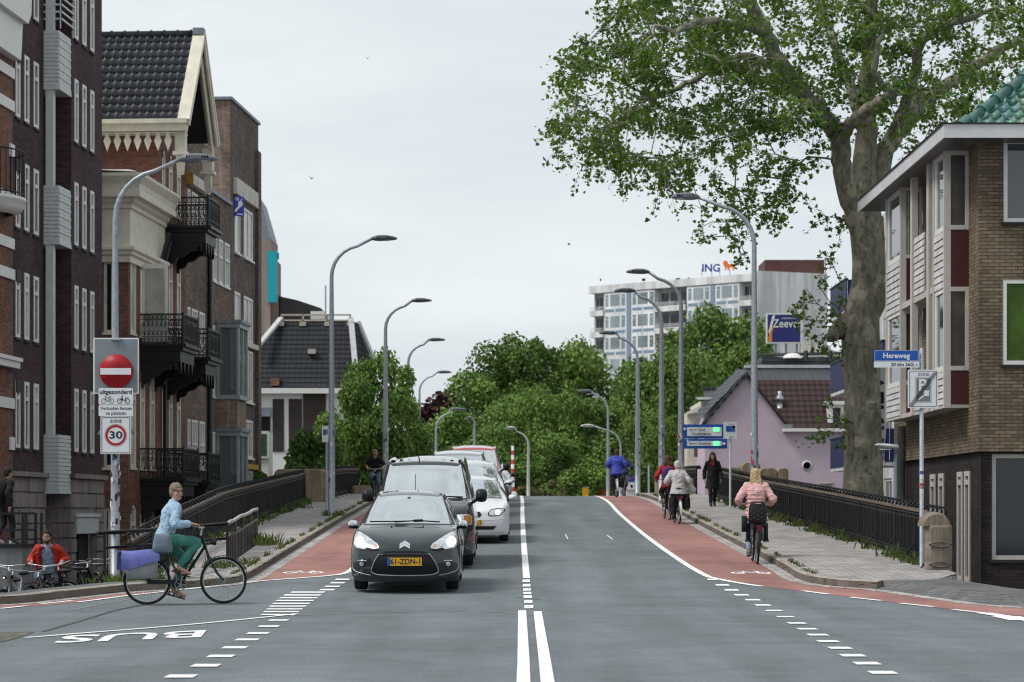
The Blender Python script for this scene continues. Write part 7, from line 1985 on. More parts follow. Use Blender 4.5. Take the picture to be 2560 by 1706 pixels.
b = MB(); patch([(hx(540), hz(1350)), (hx(1235), hz(1350)), (hx(1190), hz(1392)), (hx(580), hz(1392))], .02, b); b.build("front_spoiler", M_CBLK, T)
b = MB(); b.tube([(-.60, 1.06, 1.075), (-.25, .99, 1.078), (.0, .975, 1.085)], .011, 5); b.tube([(-.2, .98, 1.07), (.15, .985, 1.095), (.52, 1.04, 1.07)], .011, 5); b.tube([(.10, .97, 1.09), (.25, .985, 1.095)], .022, 5); b.build("wipers", M_CBLK, T)
b = MB(); b.box(-.10, .10, 1.75, 1.79, 1.33, 1.385); b.ball((0, 1.7, 1.43), .035, .03, .02); b.build("rear_view_mirror", M_CBLK, T)
b = MB()
for s in (-.24, .26): b.ball((s, .78, 1.012), .015, .015, .01, 8, 4)
b.build("washer_jets", M_CBLK, T)

VANROWS = [
    (.10, .22, .72, .12, 0, (.86, .40, .24), (.92, .52, .25), (.935, .58, .26)),
    (.03, .34, .76, .13, 0, (.89, .38, .36), (.94, .52, .37), (.945, .57, .38)),
    (.00, .52, .79, .14, 0, (.91, .40, .53), (.945, .54, .54), (.945, .58, .55)),
    (.03, .73, .80, .13, 0, (.915, .40, .73), (.945, .58, .66), (.945, .64, .62)),
    (.07, .97, .80, .13, 0, (.91, .42, .97), (.945, .66, .78), (.945, .76, .69)),
    (.25, 1.10, .82, .12, -.01, (.905, .60, 1.07), (.945, .82, .85), (.945, .90, .72)),
    (.60, 1.20, .83, .10, .0, (.905, .86, 1.14), (.945, 1.0, .85), (.945, 1.06, .70)),
    (.92, 1.26, .80, .16, .01, (.895, 1.14, 1.19), (.945, 1.25, .75), (.945, 1.24, .50)),
    (1.25, 1.54, .765, .16, .02, (.885, 1.55, 1.21), (.945, 1.5, .7), (.93, 1.45, .25)),
    (1.60, 1.86, .70, .10, .035, (.88, 1.9, 1.22), (.945, 1.9, .7), (.93, 1.9, .24)),
    (2.10, 1.95, .735, 0, .07, (.885, 2.4, 1.22), (.945, 2.4, .7), (.93, 2.4, .24)),
    (4.55, 1.95, .735, 0, .07, (.885, 4.0, 1.22), (.945, 3.95, .85), (.945, 4.0, .72)),
    (4.85, 1.20, .82, -.05, 0, (.88, 4.7, 1.2), (.93, 4.5, .8), (.94, 4.42, .55)),
    (4.88, .60, .82, -.08, 0, (.90, 4.75, .6), (.93, 4.55, .5), (.94, 4.45, .38)),
    (4.82, .28, .80, -.08, 0, (.88, 4.7, .28), (.92, 4.55, .26), (.93, 4.45, .25))]
SPV = dict(cat="van", ws=(7, 9), sw=(8.0, 11.0), bp=(9.4,), len=4.88, zb=.28, hw=.94, belt=1.2, dash=.95, mirror=(1.06, 1.12, 1.30, .22, .25, M_CBLK, 2), wsc=3.7)
PBLK = mat("paint_black", (.010, .009, .012), .25, metal=.1, var=.05, coat=1.0)
def simple_front(T, patch, disc, line, hl, lit=True, amber=None, grille=None, glow=None, bump=None):
    for sgn in (1, -1):
        lamp = patch([(sgn * x, z) for x, z in hl], .012, MB()).build("headlight", M_HLB, T)
        if glow: disc(sgn * glow[0], glow[1], glow[2], .02, MB(), False).build("lamp", M_HLON, lamp)
        if amber: patch([(sgn * x, z) for x, z in amber], .02, MB()).build("indicator", M_AMB, lamp)
    if grille: patch(grille, .008, MB()).build("grille", M_CBLK, T)
    if bump: patch(bump, .008, MB()).build("bumper_intake", M_CBLK, T)
VX = XU(1005 * K - 0, 44.5); y = 44.0
vx = (XU(868 * K, 45) + XU(1082 * K, 45)) / 2
T, patch, disc, line, yz = car("panel_van", "tall black van right behind the dark hatchback", (vx, y, gz(y + .8)), VANROWS, PBLK, (.33, .22, .80, .92, 3.95), SPV, rotz=R(-.0), group="cars queuing in the left lane")
simple_front(T, patch, disc, line, [(.50, .79), (.50, .98), (.86, .985), (.905, .93), (.905, .79)], glow=(.62, .885, .085), amber=[(.76, .81), (.76, .965), (.86, .965), (.885, .92), (.885, .81)], grille=[(-.46, .78), (.46, .78), (.46, .97), (-.46, .97)], bump=[(-.5, .35), (.5, .35), (.5, .5), (-.5, .5)])
plate(T, 0, .62, (yz(0, .62) or 0) - .02, "8-VTK-21")
b = MB(); b.tube([(-.12, 1.9, 1.93), (-.13, 1.75, 2.02)], .012, 5); b.tube([(-.16, .93, 1.27), (-.16, .93, 1.70)], .006, 4); b.build("aerial", M_CBLK, T)
b = MB()
for k in range(9): b.box(-.64 + k * .16 - .035, -.64 + k * .16 + .035, 2.3, 4.4, 1.93, 1.960 - .014 * abs(k - 4) / 4)
b.build("roof_ribs", PBLK, T)
b = MB(); b.tube([(-.7, 1.05, 1.27), (0, .93, 1.285), (.05, .925, 1.285)], .012, 5); b.tube([(0, .93, 1.30), (.72, 1.05, 1.275)], .012, 5); b.build("wipers", M_CBLK, T)
b = MB(); b.box(.60, .80, .985, .99, 1.12, 1.2); b.box(.95, .955, 1.1, 4.2, .40, .47); b.build("side_trim", M_CBLK, T)

BMROWS = [(y, z * .965 if z < .8 else z * .93, hw * 1.03, dy, dz, (a[0] * 1.02, a[1], a[2] * .95), (c[0] * 1.015, c[1], c[2] * .96), (d[0] * 1.015, d[1], d[2])) for y, z, hw, dy, dz, a, c, d in C3ROWS]
BMROWS = [(y + (.28 if i > 5 else (.1 if i == 5 else 0)), *r, (a[0], a[1] + (.25 if i > 5 else 0), a[2]), (c[0], c[1] + (.25 if i > 7 else 0), c[2]), (d[0], d[1] + (.25 if i > 7 else 0), d[2])) for i, (y, *r, a, c, d) in enumerate(BMROWS)]
WHITE = mat("paint_white", (.66, .67, .69), .3, var=.03, coat=1.0)
SPB = dict(ws=(7, 9), sw=(8.0, 11.0), bp=(9.7,), rg=(11.2, 12), len=4.2, zb=.17, hw=.87, belt=.95, dash=1.25, mirror=(.95, 1.45, .97, .19, .13, WHITE, .42))
y = 53.6; bx = XU(1172 * K, 54) - .89
T, patch, disc, line, yz = car("hatchback_car", "white hatchback with slanted dark-rimmed headlights behind the black van", (bx, y, gz(y + .8)), BMROWS, WHITE, (.315, .2, .75, .82, 3.5), SPB, group="cars queuing in the left lane")
for sgn in (1, -1):
    lamp = patch([(sgn * x, z) for x, z in ((.40, .67), (.41, .60), (.50, .585), (.66, .61), (.78, .70), (.77, .755), (.62, .765), (.47, .745))], .01, MB()).build("headlight", M_CBLK, T)
    patch([(sgn * x, z) for x, z in ((.425, .665), (.43, .615), (.51, .60), (.65, .625), (.755, .70), (.75, .74), (.62, .748), (.48, .73))], .016, MB()).build("lamp_glass", M_HLB, lamp)
    disc(sgn * .62, .675, .055, .024, MB(), False).build("lamp", M_HLON, lamp); disc(sgn * .47, .665, .045, .022, MB(), False).build("lamp", M_CHR, lamp)
    b = patch([(sgn * x, z) for x, z in ((.03, .60), (.05, .57), (.22, .57), (.26, .63), (.22, .69), (.05, .69))], .012, MB()); b.build("grille", M_CBLK, T)
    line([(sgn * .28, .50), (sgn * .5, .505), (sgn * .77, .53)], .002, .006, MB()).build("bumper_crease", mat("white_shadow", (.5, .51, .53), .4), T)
patch([(-.52, .29), (.52, .29), (.6, .37), (-.6, .37)], .008, MB()).build("bumper_intake", M_CBLK, T)
plate(T, 0, .45, (yz(0, .45) or 0) - .02, "30-GKX-2")
# vehicles further back in the queue
SILV = mat("paint_silver", (.33, .34, .36), .3, metal=.4, var=.03, coat=1.0)
REDP = mat("paint_red", (.36, .018, .03), .35, var=.05, coat=1.0)
def back_car(name, label, u0, u1, vtop, y, rows, paint, spec, hgt, wheels, lit=None):
    cx = (XU(u0 * K, y + 1.9) + XU(u1 * K, y + 1.9)) / 2
    s = (ZV(vtop * K, y + 2.0) - gz(y + 1.5)) / hgt
    rr = [(a, z * s, hw, dy, dz * s, (p[0], p[1], p[2] * s), (q_[0], q_[1], q_[2] * s), (w[0], w[1], w[2])) for a, z, hw, dy, dz, p, q_, w in rows]
    sp = dict(spec); sp['belt'] = spec['belt'] * s; m = spec['mirror']; sp['mirror'] = (m[0], m[1], m[2] * s, m[3], m[4], m[5], m[6])
    T, patch, disc, line, yz = car(name, label, (cx, y, gz(y + .8)), rr, paint, wheels, sp, group="cars queuing in the left lane")
    v = spec is SPV or spec.get('cat') == 'van'
    z = .88 if v else .8
    simple_front(T, patch, disc, line, [(.48, (z - .09) * s), (.48, (z + .05) * s), (.75, (z + .09) * s), (.80, (z - .04) * s)], glow=(.66, z * s, .06), grille=[(-.42, (z - .1) * s), (.42, (z - .1) * s), (.42, (z - .01) * s), (-.42, (z - .01) * s)])
    plate(T, 0, .5, (yz(0, .5) or 0) - .02, "12-HRD-7")
    return T
back_car("estate_car", "white car whose roof and windscreen show between the black van and red van", 1040, 1130, 1064, 60.5, BMROWS, WHITE, dict(SPB, mirror=(.95, 1.45, .97, .2, .13, WHITE, .1)), 1.423, (.315, .2, .75, .82, 3.5))
back_car("small_van", "pale silver people carrier with only its rounded roof visible over the black van", 994, 1112, 1044, 68.5, VANROWS, SILV, SPV, 1.95, (.33, .22, .80, .92, 3.95))
back_car("panel_van", "red van at the back of the queue with its red roof and screen frame visible", 1040, 1138, 1031, 77.0, VANROWS, REDP, SPV, 1.95, (.33, .22, .80, .92, 3.95))
back_car("hatchback_car", "small silver car with black mirrors last in the queue near the crest", 1090, 1158, 1067, 89.0, C3ROWS, SILV, dict(SP, mirror=(.92, 1.22, 1.02, .2, .17, M_CBLK, 2)), 1.53, (.31, .20, .725, .80, 3.27))
back_car("estate_car", "dark car with a black mirror and lit lamp half hidden beside the silver car", 1080, 1150, 1085, 83.5, BMROWS, mat("paint_dark", (.03, .033, .037), .3, var=.05, coat=1.0), SPB, 1.423, (.315, .2, .75, .82, 3.5))
# ============================================================ bicycles (local frame: +y forward, ground at z = 0)
M_SPOKE = mat("spoke_steel", (.30, .31, .32), .4, metal=.6, var=0)
M_RIMB = mat("bicycle_rim", (.42, .43, .44), .35, metal=.5, var=.1)
M_LEATH = mat("saddle_black", (.015, .014, .014), .5, var=.2)
M_REDL = mat("rear_reflector", (.16, .010, .010), .3, var=.1)
BB = (-.08, .29)
def bicycle(label, loc, rotz, frame_m, group=None, crank=90., dress=True, white_guard=False, cat="bicycle", lean=0., step=True):
    pitch = math.atan(gslope(loc[1])) * math.cos(rotz)
    t = thing("bicycle", label, cat, loc, (pitch, lean, rotz), group=group)
    for yy in (-.555, .555):
        w = bpy.data.objects.new("wheel", None); COL.objects.link(w); w.parent = t; w.location = (0, yy, .345)
        b = MB(); b.tube([(0, .325 * math.cos(a), .325 * math.sin(a)) for a in np.linspace(0, 2 * math.pi, 37)], .020, 6, cap=False); b.build("tyre", M_TYRE, w)
        b = MB(); b.tube([(0, .298 * math.cos(a), .298 * math.sin(a)) for a in np.linspace(0, 2 * math.pi, 37)], .012, 5, cap=False); b.build("rim", M_RIMB, w)
        b = MB()
        for k in range(24):
            a = 2 * math.pi * k / 24; s = .03 if k % 2 else -.03; b.bar((s, .02 * math.cos(a + 1), .02 * math.sin(a + 1)), (0, .292 * math.cos(a), .292 * math.sin(a)), .0035)
        b.tube([(-.05, 0, 0), (.05, 0, 0)], .022, 8); b.build("spokes", M_SPOKE, w)
    b = MB()
    b.tube([(0, .23, 1.0), (0, .30, .80)], .022, 8)                                    # head tube
    b.tube([(0, .285, .84), (0, BB[0], BB[1])], .021, 8)                                # down tube
    if step: b.tube([(0, .25, .94), (0, .05, .60), (0, -.155, .50)], .017, 8)
    else: b.tube([(0, .24, .95), (0, -.23, .86)], .018, 8)
    b.tube([(0, BB[0], BB[1]), (0, -.285, .90)], .018, 8)                               # seat tube
    for s in (-1, 1):
        b.tube([(s * .02, BB[0], BB[1]), (s * .055, -.555, .345)], .011, 6); b.tube([(s * .02, -.24, .72), (s * .055, -.555, .345)], .009, 6)
        b.tube([(s * .035, .30, .80), (s * .05, .35, .66), (s * .052, .47, .44), (s * .052, .555, .345)], .014, 6)
    b.build("frame", frame_m, t)
    b = MB(); b.smooth = True
    b.grid([[(w * math.cos(a), y, .935 + h * math.sin(a)) for a in np.linspace(0, 2 * math.pi, 11)[:-1]] for y, w, h in ((-.43, .02, .02), (-.41, .09, .035), (-.34, .10, .04), (-.25, .06, .035), (-.17, .022, .025), (-.14, .008, .01))], closed=True, cap=True); b.build("saddle", M_LEATH, t)
    b = MB(); b.tube([(-.29, .08, 1.10), (-.27, .16, 1.115), (-.20, .24, 1.12), (-.06, .25, 1.10), (.06, .25, 1.10), (.20, .24, 1.12), (.27, .16, 1.115), (.29, .08, 1.10)], .012, 6); b.tube([(0, .225, 1.0), (0, .245, 1.10)], .014, 6)
    hb = b.build("handlebar", M_RIMB, t)
    for s in (-1, 1):
        b = MB(); b.tube([(s * .272, .15, 1.114), (s * .292, .03, 1.098)], .018, 8); b.build("grip", M_LEATH, hb)
    b = MB(); ca = R(crank)
    b.tube([(.055, BB[0] + .08 * math.cos(q), BB[1] + .08 * math.sin(q)) for q in np.linspace(0, 2 * math.pi, 25)], .007, 5); b.tube([(.03, BB[0], BB[1]), (.07, BB[0], BB[1])], .026, 8)
    for k in range(5): q = 1.257 * k; b.bar((.055, BB[0], BB[1]), (.055, BB[0] + .08 * math.cos(q), BB[1] + .08 * math.sin(q)), .012, .008)
    for s, a in ((1, ca), (-1, ca + math.pi)):
        e = Vector((s * .075, BB[0] + .17 * math.cos(a), BB[1] + .17 * math.sin(a))); b.bar((s * .07, BB[0], BB[1]), e, .018, .025)
        b.box(min(e.x, e.x + s * .09), max(e.x, e.x + s * .09), e.y - .035, e.y + .035, e.z - .012, e.z + .012)
    b.build("crank", mat("crank_steel", (.25, .25, .26), .35, metal=.6, var=.1), t)
    for yy, a0, a1 in ((-.555, 25, 195), (.555, 15, 150)):
        b = MB(); b.smooth = True; b.grid([[(x, yy + .365 * math.cos(R(a)), .345 + .365 * math.sin(R(a)) - (.012 if abs(x) > .02 else 0)) for x in (-.032, -.015, .015, .032)] for a in np.linspace(a0, a1, 16)]); b.build("mudguard", M_FRAME if white_guard else M_CBLK, t)
    b = MB(); zr = .735
    for s in (-1, 1): b.tube([(s * .06, -.27, zr), (s * .06, -.84, zr)], .007, 5); b.tube([(s * .06, -.80, zr), (s * .058, -.56, .35)], .006, 5)
    for yy in (-.3, -.45, -.6, -.75): b.tube([(-.06, yy, zr), (.06, yy, zr)], .006, 5)
    b.build("luggage_rack", M_CBLK, t)
    b = MB(); b.box(.035, .052, -.56, .0, .30, .365); b.build("chain_case", M_CBLK, t)
    b = MB(); b.smooth = True; b.grid([[(r * math.cos(a), y, .90 + r * math.sin(a)) for a in np.linspace(0, 2 * math.pi, 13)[:-1]] for y, r in ((.36, .012), (.38, .032), (.44, .042), (.45, .04))], closed=True, cap=True); b.bar((0, .3, .88), (0, .38, .89), .012); b.mi = 1; b.lathe([(0, .452), (.036, .452)], (0, 0, .90), 12, axis='y'); b.build("headlight", [M_CBLK, M_CHR], t)
    b = MB(); b.box(-.04, .04, -.865, -.845, zr - .03, zr + .02); b.build("reflector", M_REDL, t)
    return t

# ============================================================ people
M_SKIN = mat("skin", (.42, .24, .17), .5, var=.10, scale=7)
def cloth(name, col, rough=.8, var=.14, bump=.5, scale=5): return mat(name, col, rough, var=var, scale=scale, bump=bump, bd=.03)
def ik(a, c, l1, l2, pole):
    a, c, pole = Vector(a), Vector(c), Vector(pole)
    d = c - a; L_ = min(d.length, (l1 + l2) * .995); u = d.normalized()
    x = (l1 * l1 - l2 * l2 + L_ * L_) / (2 * L_); h = math.sqrt(max(0, l1 * l1 - x * x))
    p = (pole - u * pole.dot(u)).normalized()
    return a + u * x + p * h
def ell(b, sections, n=14, cap=True):            # sections: (centre, half width, half depth, x axis, depth axis)
    b.smooth = True
    b.grid([[Vector(c) + Vector(ax) * (w * math.cos(t)) + Vector(ay) * (d * math.sin(t)) for t in np.linspace(0, 2 * math.pi, n + 1)[:-1]] for c, w, d, ax, ay in sections], closed=True, cap=cap)
TX = {}
def rumple(o, size, strength):                   # folds and tousles: a fine displacement of the joined surface
    if size not in TX: TX[size] = bpy.data.textures.new("folds", 'CLOUDS'); TX[size].noise_scale = size; TX[size].noise_depth = 2
    m = o.modifiers.new("folds", 'DISPLACE'); m.texture = TX[size]; m.strength = strength; m.mid_level = .5; m.texture_coords = 'GLOBAL'
def limb(b, pts, rad, n=10):
    pts = [Vector(p) for p in pts]; c = crm([(*p, r) for p, r in zip(pts, rad)], 4)
    b.tube([tuple(q[:3]) for q in c], [float(q[3]) for q in c], n)
    for p, r in ((pts[0], rad[0]), (pts[-1], rad[-1])): b.ball(p, r * .99, n=10, m=6)
def hand(b, w, d, up, side, grip=True):          # wrist, pointing direction, palm-back direction, thumb side
    w, d, up = Vector(w), Vector(d).normalized(), Vector(up).normalized(); s = d.cross(up).normalized() * side
    pc = w + d * .052
    ell(b, [(w, .024, .019, s, up), (w + d * .03, .036, .017, s, up), (w + d * .07, .041, .015, s, up), (w + d * .092, .036, .011, s, up)], 10)
    for k in range(4):
        o = w + d * .085 + s * (.029 - .0195 * k); l = (.036, .042, .039, .030)[k]
        if grip: path = [o, o + d * l * .75 - up * .006, o + d * l * .85 - up * (l * .75), o + d * l * .1 - up * (l * 1.05)]
        else: path = [o, o + d * l * .9 - up * .004, o + d * l * 1.6 - up * .016, o + d * l * 2.1 - up * .032]
        b.tube(path, [.0098, .0092, .0085, .007], 6); b.ball(path[-1], .0075, n=6, m=4)
    o = w + d * .025 + s * .03; path = [o, o + d * .03 + s * .022 - up * .008, o + d * .062 + s * .016 - up * .02]
    b.tube(path, [.0125, .0105, .0085], 6)
def person(label, loc, rotz, J, top, bottom, shoe, hair, build=1.0, skin=None, sleeve=1.0, hem=None, tm=.018, coat=None, glasses=False, beard=None, head_yaw=0., head_tilt=0., collar=True, hair_style='short', trousers_to=1.0, vox=.011, grp=None, sandals=False, name="person", scale=1.0, flare=1.0):
    pitch = math.atan(gslope(loc[1])) * math.cos(rotz) if loc[1] < 100 else 0
    t = thing(name, label, "person", loc, (pitch if J.get('ride') else 0, 0, rotz), group=grp); t.scale = (scale,) * 3
    skin = skin or M_SKIN
    V = {k: Vector(v) if not isinstance(v, (float, int, bool)) else v for k, v in J.items()}
    X = Vector((1, 0, 0))
    sp = [V['pelvis'], V['pelvis'].lerp(V['neck'], .36), V['pelvis'].lerp(V['neck'], .70) + Vector((0, -.012, 0)), V['pelvis'].lerp(V['neck'], .91), V['neck']]
    wid = [.155 * build, .128 * build, .150 * build, .150, .058]; dep = [.115 * build, .098 * build, .112 * build, .085, .058]
    def torso(b, e=0., lo=0, flare_=1.0, drop=0.):
        secs = []
        for i, (p, w, d) in enumerate(zip(sp, wid, dep)):
            dr = (sp[min(i + 1, 4)] - sp[max(i - 1, 0)]).normalized(); ay = X.cross(dr).normalized()
            secs.append((p, w + e, d + e, X, ay))
        if drop:
            dr = (sp[0] - sp[1]).normalized(); secs.insert(0, (sp[0] + dr * drop, (wid[0] + e) * flare_, (dep[0] + e) * flare_, X, X.cross(-dr).normalized()))
        ell(b, secs[lo:], 16)
        for s in ('L', 'R'): limb(b, [V['neck'].lerp(V['sh' + s], .35) - Vector((0, 0, .03)), V['sh' + s]], [.058 + e, .062 + e])
    def arm(b, s, e=0., to=1.0):
        p = [V['sh' + s], V['sh' + s].lerp(V['el' + s], .5), V['el' + s], V['el' + s].lerp(V['wr' + s], .4), V['wr' + s]]; r = [.058, .050, .043, .040, .026]
        if to < 1: p = p[:4]; r = r[:4]; p[3] = V['el' + s].lerp(V['wr' + s], max(.08, to * 2 - 1)) if to > .5 else p[3]
        if to <= .5: p, r = p[:2] + [V['sh' + s].lerp(V['el' + s], .8)], [.062, .060, .060]
        limb(b, p, [q * build ** .5 + e for q in r])
    def leg(b, s, e=0., to=1.0):
        h, k, a = V['hip' + s], V['kn' + s], V['an' + s]
        p = [h, h.lerp(k, .5), k, k.lerp(a, .35), a.lerp(k, .12) if e else a]; r = [.088, .074, .056, .054, .036]
        if e: r = [.092, .082, .064, .060, .050]
        limb(b, p, [q * build ** .5 + e for q in r])
    hc = V['head']; yw = Matrix.Rotation(R(head_yaw), 3, 'Z') @ Matrix.Rotation(R(head_tilt), 3, 'X')
    hx_ = lambda x, y, z: hc + yw @ Vector((x, y, z))
    b = MB()
    torso(b)
    limb(b, [V['neck'] - Vector((0, 0, .03)), hc + yw @ Vector((0, -.02, -.07))], [.056, .053])
    ell(b, [(hx_(0, y, z), w, d, yw @ X, yw @ Vector((0, 1, 0))) for z, w, d, y in ((-.118, .022, .026, .055), (-.105, .042, .050, .035), (-.07, .058, .072, .018), (-.03, .066, .085, .008), (.01, .072, .093, .0), (.05, .074, .096, -.004), (.085, .062, .082, -.008), (.108, .036, .05, -.01), (.116, .01, .015, -.01))], 16)
    b.tube([hx_(0, .090, .018), hx_(0, .112, -.022), hx_(0, .104, -.034)], [.009, .015, .012], 6); b.ball(hx_(0, .086, -.062), .020, .012, .008)
    for s in (-1, 1): b.ball(hx_(s * .074, -.008, -.005), .012, .022, .032, 8, 6); b.ball(hx_(s * .045, .065, -.035), .022, .02, .02, 8, 6)
    for s, sg in (('L', -1), ('R', 1)):
        arm(b, s); leg(b, s)
        d = (V['wr' + s] - V['el' + s]).normalized()
        hd = V.get('hd' + s, d); hand(b, V['wr' + s], hd, V.get('up' + s, Vector((0, 0, 1))), -sg, J.get('grip', True))
        a = V['an' + s]; td = V.get('toe' + s, Vector((0, 1, -.15))).normalized()
        limb(b, [a - Vector((0, 0, .03)), a + td * .10 - Vector((0, 0, .052)), a + td * .17 - Vector((0, 0, .06))], [.036, .034, .024])
    bo = b.build("body", skin, t, remesh=min(vox, .009), smooth_it=1)
    b = MB()
    for s in (-1, 1): b.ball(hx_(s * .030, .083, .012), .011, .006, .006, 8, 5)
    b.build("eyes", M_SINK, bo)
    b = MB(); b.box(0, 0, 0, 0, 0, 0); b = MB()
    b.tube([hx_(-.022, .091, -.064), hx_(0, .098, -.063), hx_(.022, .091, -.064)], .0045, 5); b.build("lips", mat("lips", (.30, .11, .10), .5), bo)
    if glasses:
        b = MB()
        for s in (-1, 1): b.tube([hx_(s * .033 + .024 * math.cos(a), .102 - .004 * abs(math.cos(a)), .012 + .017 * math.sin(a)) for a in np.linspace(0, 2 * math.pi, 13)], .0035, 5); b.tube([hx_(s * .057, .099, .016), hx_(s * .075, .0, .014)], .003, 4)
        b.tube([hx_(-.01, .105, .016), hx_(.01, .105, .016)], .003, 4); b.build("glasses", M_SINK, bo)
    if beard:
        b = MB(); ell(b, [(hx_(0, y, z), w, d, yw @ X, yw @ Vector((0, 1, 0))) for z, w, d, y in ((-.128, .028, .03, .055), (-.108, .05, .055, .036), (-.078, .063, .066, .026), (-.05, .064, .05, .02))], 14); b.build("beard", beard, bo)
    b = MB()
    if hair_style == 'short':
        ell(b, [(hx_(0, y, z), w, d, yw @ X, yw @ Vector((0, 1, 0))) for z, w, d, y in ((-.065, .062, .05, -.055), (-.015, .086, .078, -.034), (.035, .091, .096, -.022), (.075, .086, .104, -.014), (.112, .064, .082, -.014), (.136, .024, .034, -.014))], 16)
        rr = random.Random(hash(label) % 99)
        for k in range(46):
            a, e = rr.uniform(0, 6.28), rr.uniform(.05, 1.35); q = (.082 * math.cos(a) * math.cos(e), .095 * math.sin(a) * math.cos(e) - .012, .03 + .095 * math.sin(e))
            if q[1] > .055 and q[2] < .075: continue
            b.ball(hx_(*q), .017, .017, .014, 6, 4)
    else:
        L2 = {'long': .34, 'bob': .17, 'verylong': .46}[hair_style]; sec = []
        for z, w, d, y in ((-.118 - L2 + .12, .075, .022, -.115), (-.10 - (L2 - .12) * .55, .105, .04, -.10), (-.10, .094, .062, -.062), (-.03, .088, .082, -.035), (.035, .085, .094, -.018), (.078, .078, .098, -.010), (.11, .056, .074, -.010), (.13, .02, .03, -.01)): sec.append((hx_(0, y, z), w, d, yw @ X, yw @ Vector((0, 1, 0))))
        ell(b, sec, 18)
        rr = random.Random(5)
        for k in range(26):
            s = rr.uniform(-1, 1); z1 = -.118 - L2 + .12 + rr.uniform(-.06, .05)
            b.tube([hx_(s * .07, -.06, .07), hx_(s * .095, -.10, -.06), hx_(s * .105, -.13, z1 * .6), hx_(s * .09 + rr.uniform(-.02, .02), -.125, z1)], [.012, .012, .010, .004], 5)
        if hair_style == 'verylong':
            for sg in (-1, 1): b.tube([hx_(sg * .072, .02, .06), hx_(sg * .088, .03, -.06), hx_(sg * .11, .07, -.2), hx_(sg * .10, .08, -.34)], [.02, .03, .034, .012], 8)
    rumple(b.build("hair", hair, bo, remesh=.008, smooth_it=1), .025, .035)
    # clothes
    b = MB(); torso(b, tm, drop=(hem or .0), flare_=flare)
    for s in 'LR': arm(b, s, tm * .9, sleeve)
    if collar: limb(b, [V['neck'] - Vector((0, .0, .03)), V['neck'] + Vector((0, -.012, .005))], [.078 + tm * .3, .070 + tm * .3])
    rumple(b.build("top", top, t, remesh=vox * 1.15, smooth_it=1), .075, .045)
    b = MB()
    ell(b, [(V['pelvis'] - Vector((0, 0, .10)), .12 * build, .10, X, Vector((0, 1, 0))), (V['pelvis'], .168 * build, .128 * build, X, Vector((0, 1, 0))), (V['pelvis'].lerp(V['neck'], .25), .135 * build, .105 * build, X, Vector((0, 1, 0)))], 14)
    for s in 'LR': leg(b, s, .006)
    rumple(b.build("trousers", bottom, t, remesh=vox * 1.15, smooth_it=1), .08, .032)
    for s in 'LR':
        a = V['an' + s]; td = V.get('toe' + s, Vector((0, 1, -.15))).normalized(); b = MB()
        if sandals:
            q = td.cross(Vector((0, 0, 1))).normalized(); nn = q.cross(td).normalized(); o = a - nn * .10
            ell(b, [(o + td * y_, w_, .012, q, nn) for y_, w_ in ((-.07, .02), (-.05, .035), (.05, .035), (.13, .045), (.19, .03), (.205, .01))], 12)
            for yv, hh in ((.03, .058), (.085, .048), (.13, .036), (-.045, .07)): b.tube([o + td * yv + q * .047, o + td * yv + nn * hh + q * .02, o + td * yv + nn * hh - q * .02, o + td * yv - q * .047], .007, 5)
        else:
            limb(b, [a - Vector((0, 0, .025)) - td * .02, a + td * .08 - Vector((0, 0, .055)), a + td * .175 - Vector((0, 0, .068))], [.052, .047, .036]); limb(b, [a - Vector((0, 0, .065)) - td * .035, a - Vector((0, 0, .075)) + td * .17], [.038, .036])
        b.build("shoe", shoe, t)
    return t
def ride(crank=90., lean=.0, hz_=.98, hy=-.27, reach=(.275, .09, 1.125), hy2=None, torso=.50, heady=.05, dx=0.):
    a = R(crank); J = {'ride': True, 'pelvis': (0, hy, hz_)}
    n = Vector((0, hy + .14 + lean, hz_ + torso)); J['neck'] = tuple(n); J['head'] = (dx, n.y + heady, n.z + .175)
    for s, sg, aa in (('R', 1, a), ('L', -1, a + math.pi)):
        J['sh' + s] = (sg * .165, n.y + .01, n.z - .055); J['hip' + s] = (sg * .088, hy + .02, hz_ - .03)
        w = Vector((sg * reach[0], reach[1] - .07, reach[2] + .02)); J['wr' + s] = tuple(w); J['el' + s] = tuple(ik(J['sh' + s], w, .29, .27, (sg * .5, -.45, -.6))); J['hd' + s] = (sg * -.05, .9, -.12)
        p = Vector((sg * .115, BB[0] + .17 * math.cos(aa) - .055, BB[1] + .17 * math.sin(aa) + .105)); J['an' + s] = tuple(p)
        J['kn' + s] = tuple(ik(J['hip' + s], p, .44, .43, (sg * .12, 1, .15)))
    return J
C_DEN = cloth("denim", (.10, .14, .20)); C_BLK = cloth("black_cloth", (.012, .012, .014)); H_GRY = cloth("hair_grey_blond", (.23, .185, .13), .8, scale=30); H_BRN = cloth("hair_brown", (.10, .055, .028), .6, scale=30); H_DK = cloth("hair_dark", (.022, .013, .010), .5, scale=30)
H_BLD = cloth("hair_blond", (.50, .37, .20), .55, var=.25, scale=40); H_WHT = cloth("hair_white", (.62, .60, .57), .7, scale=30); SH_DK = mat("dark_shoes", (.02, .018, .017), .6); SH_GR = mat("grey_shoes", (.16, .15, .14), .7); SH_BRN = mat("brown_sandals", (.055, .026, .018), .55)
GBK = "bicycles ridden along the street"
